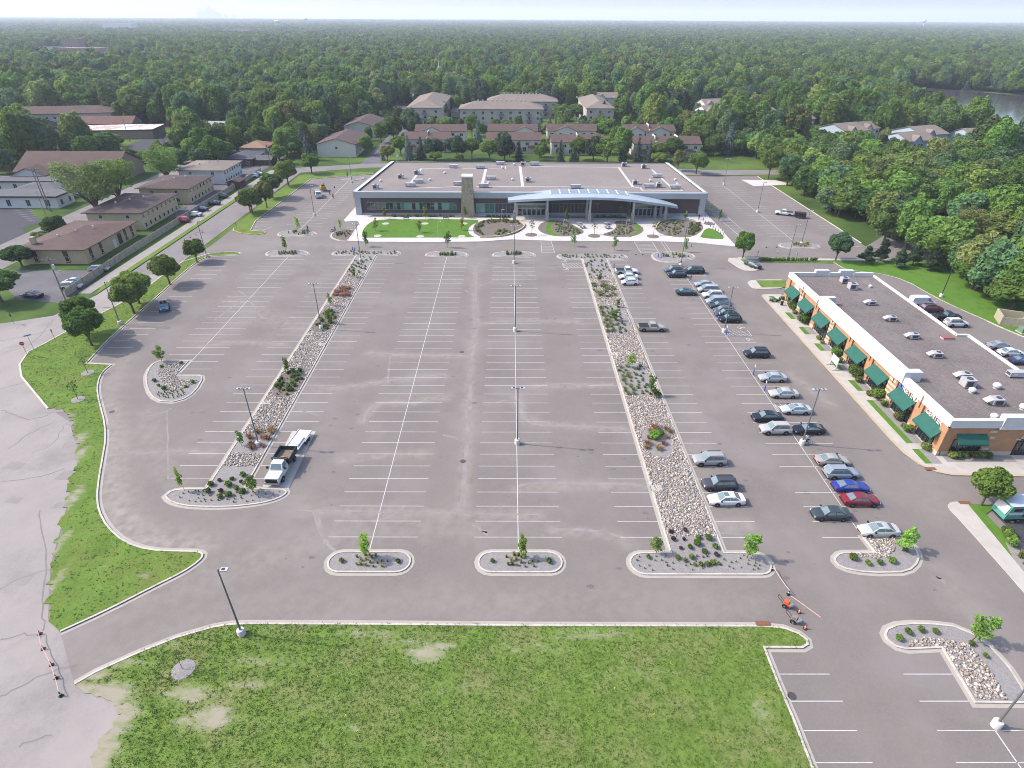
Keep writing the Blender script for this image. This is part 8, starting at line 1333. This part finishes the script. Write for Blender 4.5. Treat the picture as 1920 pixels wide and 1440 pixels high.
for u, v, rz, lab in ((104, 638, .5, 'thin brown sign seen edge-on by the road bend'), (27, 608, .4, 'thin brown sign on the rough grass at the left edge'), (445, 432, .2, 'thin sign post at the yellow kerb')): x, y = G(u, v); t = thing('road_sign', lab, 'road sign', (x, y, .05), rz); MB().tube((0, 0, 0), (0, 0, 2.4), .035, .035, 6).build('post', POLE, t); MB().box(-.03, .03, -.3, .3, 1.7, 2.4).build('sign_plate', mat('brown_sign', (.16, .09, .06), .6, .1, 2), t)
x, y = G(1563, 690); t = thing('sign_board', 'blank white signboard on splayed feet along the shop walk', 'signboard', (x - .2, y, .13), rad(90)); MB().box(-1.15, 1.15, -.05, .05, .95, 2.35).build('panel', WHITE, t); m = MB(); [m.box(s * 1.1 - .06, s * 1.1 + .06, -.06, .06, 0, .95).box(s * 1.1 - .06, s * 1.1 + .06, -.8, .8, 0, .08).tube((s * 1.1, -.7, .05), (s * 1.1, 0, .6), .04).tube((s * 1.1, .7, .05), (s * 1.1, 0, .6), .04) for s in (-1, 1)]; m.build('feet', WHITE, t)
def bollard(x, y, lab, plate=True, g=None, mt=BLUE, nm='bollard'):
    t = thing(nm, lab, 'sign bollard' if plate else 'post', (x, y, 0), 0, g); MB().lathe([(.11, 0), (.11, 1.05), (.04, 1.12)], 10).build('sleeve', mt, t)
    if plate: MB().tube((0, 0, 1.), (0, 0, 2.1), .03, .03, 6).build('post', POLE, t); MB().box(-.02, .02, -.16, .16, 1.6, 2.1).build('sign_plate', WHITE, t)
for u, v, lab in ((1412, 703, 'blue bollard with white sign before the farther accessible sedan'), (1433, 733, 'blue bollard with white sign before the nearer accessible sedan'), (1346, 602, 'blue bollard with white sign at the nose of the black SUV'), (1361, 628, 'blue bollard with white sign beside the lamp at the accessible bays'), (1274, 497, 'blue bollard with white sign by the slate SUV lamp')): x, y = G(u, v); bollard(x, y, lab)
for u, v in ((661, 469), (665, 471), (674, 470)): x, y = G(u, v); bollard(x, y, 'blue bollard in the cross island before the plaza lawn', False, 'blue bollards before the plaza lawn')
for u, v in ((1234, 483), (1239, 484), (1243, 482)): x, y = G(u, v); bollard(x, y, 'blue bollard in the island nearest the crossing', False, 'blue bollards in the island nearest the crossing')
for i in range(9): x, y = G(1318 + 4.6 * i, 415 + 3.7 * i); bollard(x, y, 'thin grey post with sign along the right edge of the plaza', True, 'posts along the right edge of the plaza', POLE, 'sign_post')
for u, v in ((1101, 499), (1135, 500), (1151, 502)): x, y = G(u, v); bollard(x, y, 'blue bollard at the hatched bays of the right median end', False, 'blue bollards at the far end of the right median')
for u, v in ((1419, 484), (1455, 485.5), (1492, 487)): x, y = G(u, v); t = thing('parking_sign', 'small pale sign on a post along the clipped hedge', 'sign', (x, y, .05), 0, 'small signs along the clipped hedge'); MB().tube((0, 0, 0), (0, 0, 1.9), .03, .03, 6).build('post', POLE, t); MB().box(-.2, .2, -.03, .03, 1.4, 2.0).build('sign_plate', WHITE, t)
# cones, tape, barrels
ORG = mat('cone_orange', (.75, .14, .05), .6, .1, 3); ORGF = mat('cone_faded_red', (.52, .1, .09), .6, .15, 3); BLKR = mat('black_rubber', (.02, .02, .02), .8, .2, 4)
def cone(u, v, lab, m_=ORG, g=None, s=.82):
    x, y = G(u, v); t = thing('traffic_cone', lab, 'traffic cone', (x, y, .015), R.uniform(0, 1.5), g); t.scale = (s,) * 3; MB().box(-.22, .22, -.22, .22, 0, .06).build('base', BLKR, t); MB().lathe([(.16, .06), (.04, .8), (.03, .82)], 12).build('body', m_, t); MB().lathe([(.115, .36), (.085, .52)], 12).build('band', WHITE, t); return x, y
ct = [cone(u, v, lab, m_) for u, v, lab, m_ in ((75, 1189, 'red cone farthest along the taped line at the driveway mouth', ORGF), (81, 1217, 'tall bright red cone second in the taped line at the driveway mouth', ORG), (97, 1247, 'red cone in the middle of the taped line at the driveway mouth', ORGF), (106, 1272, 'dark-topped cone fourth in the taped line at the driveway mouth', BLKR), (115, 1305, 'dark cone nearest the camera in the taped line', BLKR))]
TAPE = mat('warning_tape', (.62, .36, .31), .7, .2, 4)
def tape(P, lab, z0=.75, sag=.18):
    m = MB()
    for a, b in zip(P, P[1:]):
        for k in range(8): q0, q1 = k / 8, (k + 1) / 8; f = lambda q: (a[0] + (b[0] - a[0]) * q, a[1] + (b[1] - a[1]) * q, z0 - sag * 4 * q * (1 - q)); p, r = f(q0), f(q1); n = Vector((b[1] - a[1], a[0] - b[0], 0)).normalized() * .03; m.add([(p[0] - n.x, p[1] - n.y, p[2] + .03), (p[0] + n.x, p[1] + n.y, p[2] - .03), (r[0] + n.x, r[1] + n.y, r[2] - .03), (r[0] - n.x, r[1] - n.y, r[2] + .03)], [(0, 1, 2, 3)])
    tag(m.build('warning_tape', TAPE), lab, 'tape')
tape(ct, 'pale red tape strung between the cones at the driveway mouth')
c2 = [cone(u, v, lab, m_) for u, v, lab, m_ in ((1447, 1069, 'dark cone at the rounded tip of the median holding the tape', BLKR), (1478, 1115, 'dark cone halfway along the tape near the engines', BLKR))]
cone(1498, 1149, 'orange cone beside the orange-topped engine', ORG); cone(1509, 1179, 'orange-red cone beside the grey engine', ORG)
tape([c2[0], c2[1]], 'pale red tape from the median tip to the middle cone', .72); tape([c2[1], G(1495, 1126), G(1539, 1158)], 'pale red tape trailing loose on the asphalt', .04, 0)
for u, v in ((346, 451), (357, 446), (368, 441), (380, 436), (1192, 478), (1205, 478), (1287, 456), (1296, 462), (1437, 464), (1456, 464)): cone(u, v, 'small cone strung along the road side of the northwest drive' if u < 400 else 'small dark cone on the drive before the plaza', BLKR if u > 400 else ORGF, 'cones by the northwest drive' if u < 400 else 'small cones before the plaza')
tape([G(346, 451), G(357, 446), G(368, 441), G(380, 436), G(430, 428)], 'faint red tape along the northwest drive cones', .7)
def engine(u, v, top, lab, rz):
    x, y = G(u, v); t = thing('blower', lab, 'wheeled engine', (x, y, .012), rz); MB().box(-.4, .4, -.3, .3, .35, .55).box(-.3, .15, -.25, .25, .55, .85).build('engine', top, t); MB().lathe([(.22, 0), (.3, .1), (.22, .22)], 12, (.4, 0, .5)).build('fan_housing', mat('grey_housing', (.28, .28, .28), .6, .3, 4), t); MB().tube((-.4, -.2, .5), (-1.05, -.2, 1.05), .025).tube((-.4, .2, .5), (-1.05, .2, 1.05), .025).tube((-1.05, -.2, 1.05), (-1.05, .2, 1.05), .03).build('handlebar', TRIM, t)
    for s in (-1, 1): o = put('wheel', WH[.33][0], t, (-.15, s * .36, .28)); o.scale = (.85, .5, .85); put('rim', WH[.33][1], o)
engine(1474, 1137, ORG, 'wheeled blower with orange engine near the loose tape', rad(-35)); engine(1489, 1166, mat('engine_grey', (.3, .25, .24), .6, .3, 3), 'wheeled blower with grey engine nearest the south kerb', rad(-35))
for u, v, lab in ((1430, 1171, 'rusty iron drain grate in the south kerb'), (1744, 880, 'rusty drain plate at the south-west corner of the shops'), (1808, 944, 'rusty drain plate at the walk corner by the small tree')): x, y = G(u, v); o = MB().box(x - .75, x + .75, y - .28, y + .3, .1, .165).build('drain_grate', mat('rusty_iron', (.25, .11, .06), .85, .25, 4)); tag(o, lab, 'drain grate')
# bin enclosure
x, y = G(1895, 606); t = thing('bin_enclosure', 'tan block bin enclosure with a wooden gate on the east lawn', 'bin enclosure', (x, y, 0), rad(-22)); BL_ = mat('tan_blocks', (.5, .43, .31), .9, .1, 2); MB().box(-2.6, 2.6, 1.9, 2.15, 0, 2.1).box(-2.6, -2.35, -2.1, 1.9, 0, 2.1).box(2.35, 2.6, -2.1, 1.9, 0, 2.1).box(.2, 2.35, -2.1, -1.85, 0, 2.1).build('wall', BL_, t); MB().box(-2.35, .2, -2.05, -1.95, .1, 1.9).build('gate', WOOD, t)
x, y = G(1917, 624); t = thing('transformer_box', 'green utility cabinet at the right edge below the bin enclosure', 'utility cabinet', (x, y, .1)); MB().box(-.8, .8, -.7, .7, .15, 1.3).build('cabinet', mat('cabinet_green', (.2, .27, .2), .6, .08, 1), t); MB().box(-1, 1, -.9, .9, 0, .15).build('pad', CONC, t)
# benches and tables on the plaza
for u, v, lab in ((1086, 423, 'pale picnic table at the inner edge of the first crescent bed'), (1092, 428, 'second pale picnic table by the first crescent bed'), (1138, 422, 'pale picnic table by the second crescent bed'), (1139, 429, 'second pale picnic table by the second crescent bed')): x, y = G(u, v); t = thing('picnic_table', lab, 'table', (x, y, .12), .3); MB().box(-.8, .8, -.4, .4, .7, .76).build('table_top', LED, t); [MB().box(-.8, .8, s * .75 - .14, s * .75 + .14, .42, .47).build('bench', LED, t) for s in (-1, 1)]; MB().box(-.6, -.5, -.7, .7, 0, .7).box(.5, .6, -.7, .7, 0, .7).build('legs', POLE, t)
for u, v in ((762, 412), (836, 412)): x, y = G(u, v); t = thing('bench', 'grey slatted bench at the back edge of the plaza lawn', 'bench', (x, y, .12), 0, 'benches at the plaza lawn'); MB().box(-.9, .9, -.25, .25, .42, .48).build('seat', POLE, t); MB().box(-.9, .9, .22, .27, .48, .9).build('backrest', POLE, t); [MB().box(s * .8 - .04, s * .8 + .04, -.22, .22, 0, .42).build('leg', POLE, t) for s in (-1, 1)]
x, y = G(1465, 573); t = thing('litter_bin', 'black litter bin on the shop walk beside the seated people', 'bin', (x, y, .13)); MB().lathe([(.28, 0), (.3, .8)], 12).build('body', TRIM, t); MB().lathe([(.32, .8), (.3, .9), (.1, .98)], 12).build('lid', TRIM, t)
# flags
x, y = G(742, 306); 
for x, y, z, lab in ((-43.6, 238.5, 7., 'white flag on a short pole at the back left corner of the hall roof'),): t = thing('flag_pole', lab, 'flag', (x, y, z)); MB().tube((0, 0, 0), (0, 0, 3.4), .04, .03, 6).build('pole', LED, t); MB().add([(0, 0, 2.4), (.9, .1, 2.3), (1., .05, 3.2), (0, 0, 3.3), (.45, -.08, 2.35), (.5, -.1, 3.25)], [(0, 4, 5, 3), (4, 1, 2, 5)]).build('flag', WHITE, t)
# ------------------------------------------------------------------ people
SKIN = mat('skin', (.45, .28, .2), .6, .1, 6); HAIR = mat('dark_hair', (.04, .028, .02), .8, .2, 8)
def person(loc, rz, label, shirt, trousers, pose='stand', hat=None):
    """one skinned body per person with hair and clothing as its parts"""
    J = dict(pel=(0, 0, .92), chest=(0, 0, 1.3), neck=(0, 0, 1.48), head=(0.02, 0, 1.62), top=(.01, 0, 1.73), shl=(0, .19, 1.42), shr=(0, -.19, 1.42), ell=(.03, .25, 1.15), elr=(.03, -.25, 1.15), wrl=(.12, .26, .92), wrr=(.12, -.26, .92), hal=(.15, .26, .84), har=(.15, -.26, .84), hil=(0, .1, .88), hir=(0, -.1, .88), knl=(.03, .11, .48), knr=(.03, -.11, .48), anl=(0, .12, .08), anr=(0, -.12, .08), fol=(.17, .13, .035), fo_r=(.17, -.13, .035))
    if pose == 'walk': J.update(knl=(.2, .11, .5), anl=(.3, .11, .1), fol=(.46, .11, .05), knr=(-.06, -.11, .48), anr=(-.3, -.11, .14), fo_r=(-.16, -.12, .05), ell=(-.12, .24, 1.17), wrl=(-.08, .25, .94), hal=(-.05, .25, .86), elr=(.12, -.24, 1.17), wrr=(.26, -.22, .98), har=(.32, -.21, .92))
    if pose == 'push': J.update(ell=(.2, .24, 1.2), wrl=(.44, .22, 1.08), hal=(.52, .21, 1.06), elr=(.2, -.24, 1.2), wrr=(.44, -.22, 1.08), har=(.52, -.21, 1.06), chest=(.08, 0, 1.29), neck=(.12, 0, 1.46), head=(.17, 0, 1.6), top=(.17, 0, 1.71), shl=(.09, .19, 1.41), shr=(.09, -.19, 1.41), knl=(.14, .11, .5), anl=(.1, .11, .09), fol=(.27, .12, .04), anr=(-.2, -.11, .12), fo_r=(-.05, -.12, .04))
    if pose == 'sit': J = {k: (v[0], v[1], v[2] - .44) for k, v in J.items()}; J.update(knl=(.44, .12, .52), knr=(.44, -.12, .52), anl=(.46, .12, .09), anr=(.5, -.12, .09), fol=(.63, .12, .04), fo_r=(.67, -.12, .04), wrl=(.3, .16, .62), hal=(.38, .13, .62), wrr=(.3, -.16, .62), har=(.38, -.13, .62))
    if pose == 'ride': J.update(pel=(-.22, 0, 1.0), hil=(-.2, .1, .96), hir=(-.2, -.1, .96), chest=(.06, 0, 1.3), neck=(.18, 0, 1.46), head=(.26, 0, 1.58), top=(.27, 0, 1.69), shl=(.14, .18, 1.4), shr=(.14, -.18, 1.4), ell=(.34, .24, 1.22), elr=(.34, -.24, 1.22), wrl=(.52, .22, 1.08), wrr=(.52, -.22, 1.08), hal=(.58, .21, 1.06), har=(.58, -.21, 1.06), knl=(.16, .11, .72), knr=(.1, -.11, .58), anl=(.0, .12, .42), anr=(-.02, -.12, .2), fol=(.15, .13, .4), fo_r=(.14, -.13, .16))
    rad_ = dict(pel=.15, chest=.155, neck=.06, head=.095, top=.07, shl=.075, shr=.075, ell=.048, elr=.048, wrl=.034, wrr=.034, hal=.038, har=.038, hil=.1, hir=.1, knl=.065, knr=.065, anl=.045, anr=.045, fol=.04, fo_r=.04)
    ks = list(J); ed = [('pel', 'chest'), ('chest', 'neck'), ('neck', 'head'), ('head', 'top'), ('chest', 'shl'), ('shl', 'ell'), ('ell', 'wrl'), ('wrl', 'hal'), ('chest', 'shr'), ('shr', 'elr'), ('elr', 'wrr'), ('wrr', 'har'), ('pel', 'hil'), ('hil', 'knl'), ('knl', 'anl'), ('anl', 'fol'), ('pel', 'hir'), ('hir', 'knr'), ('knr', 'anr'), ('anr', 'fo_r')]
    V = [J[k] for k in ks]; Rr = [rad_[k] for k in ks]; E = [(ks.index(a), ks.index(b)) for a, b in ed]
    for s, hn in ((1, 'hal'), (-1, 'har')):              # five short fingers on each hand
        h = Vector(J[hn]); wv = Vector(J['wrl' if s > 0 else 'wrr']); d = (h - wv).normalized(); sd_ = Vector((d.z, 0, -d.x)).normalized() if abs(d.y) < .9 else Vector((1, 0, 0))
        for f in range(4):
            p = h + sd_ * (-.03 + .02 * f); i0 = len(V); V += [tuple(p + d * .045), tuple(p + d * (.08 + .008 * (1.5 - abs(f - 1.5))) + Vector((0, -.012 * s, 0)))]; Rr += [.011, .009]; E += [(ks.index(hn), i0), (i0, i0 + 1)]
        p = h + sd_ * .04 + d * .005; i0 = len(V); V += [tuple(p), tuple(p + sd_ * .025 + d * .035)]; Rr += [.012, .01]; E += [(ks.index(hn), i0), (i0, i0 + 1)]
    me = bpy.data.meshes.new('person'); me.from_pydata(V, E, [])
    o = put('person', me); sk = o.modifiers.new('skin', 'SKIN'); o.modifiers.new('sub', 'SUBSURF').levels = 1; o.modifiers['sub'].render_levels = 1
    if not me.skin_vertices: 
        bm = bmesh.new(); bm.from_mesh(me); bm.verts.layers.skin.verify(); bm.to_mesh(me); bm.free()
    for i, r in enumerate(Rr): me.skin_vertices[0].data[i].radius = (r, r)
    me.skin_vertices[0].data[0].use_root = True; me.materials.append(SKIN)
    o.location = loc; o.rotation_euler.z = rz; tag(o, label, 'person')
    def sleeve(nm, segs, m_):
        m = MB(); [m.tube(J[a], J[b], ra, rb, 10) for a, b, ra, rb in segs]; return m.build(nm, m_, o, 60)
    sleeve('shirt', [('pel', 'chest', .175, .18), ('chest', 'neck', .18, .09), ('chest', 'shl', .12, .1), ('chest', 'shr', .12, .1), ('shl', 'ell', .095, .068), ('shr', 'elr', .095, .068)], shirt)
    sleeve('trousers', [('hil', 'knl', .12, .088), ('knl', 'anl', .09, .068), ('hir', 'knr', .12, .088), ('knr', 'anr', .09, .068), ('hil', 'hir', .13, .13)], trousers); sleeve('shoes', [('anl', 'fol', .06, .05), ('anr', 'fo_r', .06, .05)], BLKR)
    hd = Vector(J['head']); MB().ball(tuple(hd + Vector((-.025, 0, .045))), .108, 10, 7, 1, .92, .95).build('hair' if not hat else 'cap', hat or HAIR, o, 80)
    m = MB(); m.ball(tuple(hd + Vector((.1, 0, -.02))), .018, 6, 4); [m.ball(tuple(hd + Vector((.083, s * .035, .015))), .011, 6, 4) for s in (-1, 1)]; [m.ball(tuple(hd + Vector((0, s * .098, 0))), .025, 6, 4, .6, .4, 1) for s in (-1, 1)]; m.build('face', SKIN, o)
    return o
CL = lambda n, c: mat(n, c, .9, .12, 5)
NAVY, WHS, REDS, BLS, GRY, JEAN, KHA = CL('navy_cloth', (.02, .025, .05), ), CL('white_cloth', (.75, .74, .72)), CL('red_cloth', (.45, .03, .035)), CL('black_cloth', (.018, .018, .02)), CL('grey_cloth', (.2, .2, .22)), CL('denim_cloth', (.07, .1, .18)), CL('khaki_cloth', (.35, .29, .2))
x, y = G(1294.5, 526); person((x, y, .0), rad(200), 'pedestrian in grey walking behind the dark navy SUV', GRY, JEAN, 'walk')
x, y = G(1512, 832); b = thing('bicycle', 'bicycle at the foot of the lamp below the black coupe', 'bicycle', (x, y, .012), rad(165))
for xx in (-.52, .52):
    m = MB(); c = [(xx + .33 * math.cos(k), .33 + .33 * math.sin(k)) for k in np.linspace(0, 6.283, 17)]; [m.tube((a[0], 0, a[1]), (d[0], 0, d[1]), .022, .022, 6, False) for a, d in zip(c, c[1:])]; m.build('wheel', TYRE, b)
m = MB(); [m.tube(p, q, .02, .02, 6) for p, q in (((-.52, 0, .33), (-.08, 0, .3)), ((-.08, 0, .3), (-.2, 0, .82)), ((-.2, 0, .8), (.4, 0, .82)), ((-.08, 0, .3), (.4, 0, .76)), ((.4, 0, .9), (.52, 0, .33)), ((-.52, 0, .33), (-.2, 0, .74)))]; m.build('frame', BLKR, b); MB().box(-.32, -.1, -.08, .08, .84, .9).build('saddle', BLKR, b); MB().tube((.42, -.28, 1.02), (.42, .28, 1.02), .018).tube((.4, 0, .88), (.42, 0, 1.02), .018).build('handlebar', RIM, b)
p = person((x, y, .03), rad(165), 'cyclist in white with a purple backpack by the lamp base', WHS, BLS, 'ride'); m = MB(); m.ball((-.14, 0, 1.32), .2, 10, 7, .7, .85, 1.15); m.build('backpack', CL('purple_cloth', (.1, .05, .42)), p, 80)
t = thing('cafe_table', 'small dark table between the two seated people outside the shops', 'table', (*G(1452, 567), .13)); MB().lathe([(.35, .72), (.35, .76)], 14).build('table_top', TRIM, t); MB().lathe([(.25, 0), (.04, .04), (.04, .72)], 10).build('pedestal', TRIM, t)
for dx, rz, lab, sh in ((-.95, 0, 'seated person in pale blue outside the far end of the shops', CL('pale_blue_cloth', (.35, .45, .6))), (.95, 180, 'seated person in black outside the far end of the shops', BLS)):
    x, y = G(1452, 567); q = thing('chair', 'dark chair under the ' + lab.split(' outside')[0], 'chair', (x + dx, y, .13), rad(rz)); MB().box(-.22, .22, -.22, .22, .3, .34).build('seat', TRIM, q); MB().box(-.25, -.2, -.22, .22, .34, .85).build('backrest', TRIM, q); [MB().box(a - .02, a + .02, c - .02, c + .02, 0, .3).build('leg', TRIM, q) for a in (-.2, .2) for c in (-.2, .2)]; person((x + dx, y, .13), rad(rz), lab, sh, JEAN if rz == 0 else BLS, 'sit')
for u, v, rz, lab, sh, tr, ps in ((619, 366, 250, 'worker in black and red beside the yellow machine', BLS, BLS, 'stand'), (625, 372, 90, 'worker in a red shirt on the divider line of the northwest lot', REDS, NAVY, 'stand'), (578, 433, 200, 'worker in dark clothes trimming at the northwest island', NAVY, BLS, 'push'), (629, 434, 170, 'worker pushing a small machine at the plaza corner', GRY, NAVY, 'push'), (1310, 412, 260, 'person standing near the right end of the hall', NAVY, GRY, 'stand')): x, y = G(u, v); person((x, y, .0 if 'near the right' not in lab else .12), rad(rz), lab, sh, tr, ps, ORG if 'machine at' in lab else None)
x, y = G(622.5, 433.5); t = thing('walk_mower', 'small pale walk-behind machine at the plaza corner', 'mower', (x, y, .012), rad(170)); MB().box(-.35, .35, -.28, .28, .18, .38).build('deck', LED, t); MB().box(-.15, .15, -.15, .15, .38, .62).build('engine', TRIM, t); MB().tube((-.3, -.22, .35), (-.95, -.22, 1.02), .02).tube((-.3, .22, .35), (-.95, .22, 1.02), .02).tube((-.95, -.22, 1.02), (-.95, .22, 1.02), .02).build('handle', TRIM, t)
for a in (-.3, .3):
    for s in (-1, 1): MB().lathe([(.13, -.03), (.13, .03)], 12, (a, s * .3, .13), 'Y').build('wheel', TYRE, t)
x, y = G(627.5, 352.5); t = thing('tar_bucket', 'black bucket standing on the asphalt near the workers', 'bucket', (x, y, .01)); MB().lathe([(.2, 0), (.26, .5), (.25, .5), (.22, .05)], 12).build('pail', TRIM, t)
x, y = G(620, 366.2); 
# ------------------------------------------------------------------ air
hz = MB().box(-14600, 14600, -420, 25900, -8, 262).build('haze', None); tag(hz, kind='stuff')
hm = bpy.data.materials.new('haze_air'); hm.use_nodes = True; t_ = hm.node_tree; t_.nodes.remove(t_.nodes['Principled BSDF']); pv = t_.nodes.new('ShaderNodeVolumePrincipled'); pv.inputs['Density'].default_value = .00012; pv.inputs['Color'].default_value = (.8, .83, 1., 1); pv.inputs['Anisotropy'].default_value = .1
t_.links.new(pv.outputs[0], t_.nodes['Material Output'].inputs['Volume']); hz.data.materials.append(hm)
import os
if os.environ.get('CHK'):
    for o in bpy.data.objects:
        l = o.get('label')
        if l and len(l.split()) > 16: print('LONG', o.name, len(l.split()), l)
    from collections import Counter
    c = Counter(o['label'] for o in bpy.data.objects if o.get('label') and not o.get('group')); print([k for k, v in c.items() if v > 1])
    print(Counter(o.name.split('.')[0] for o in bpy.data.objects if o.get('category')).most_common(30))
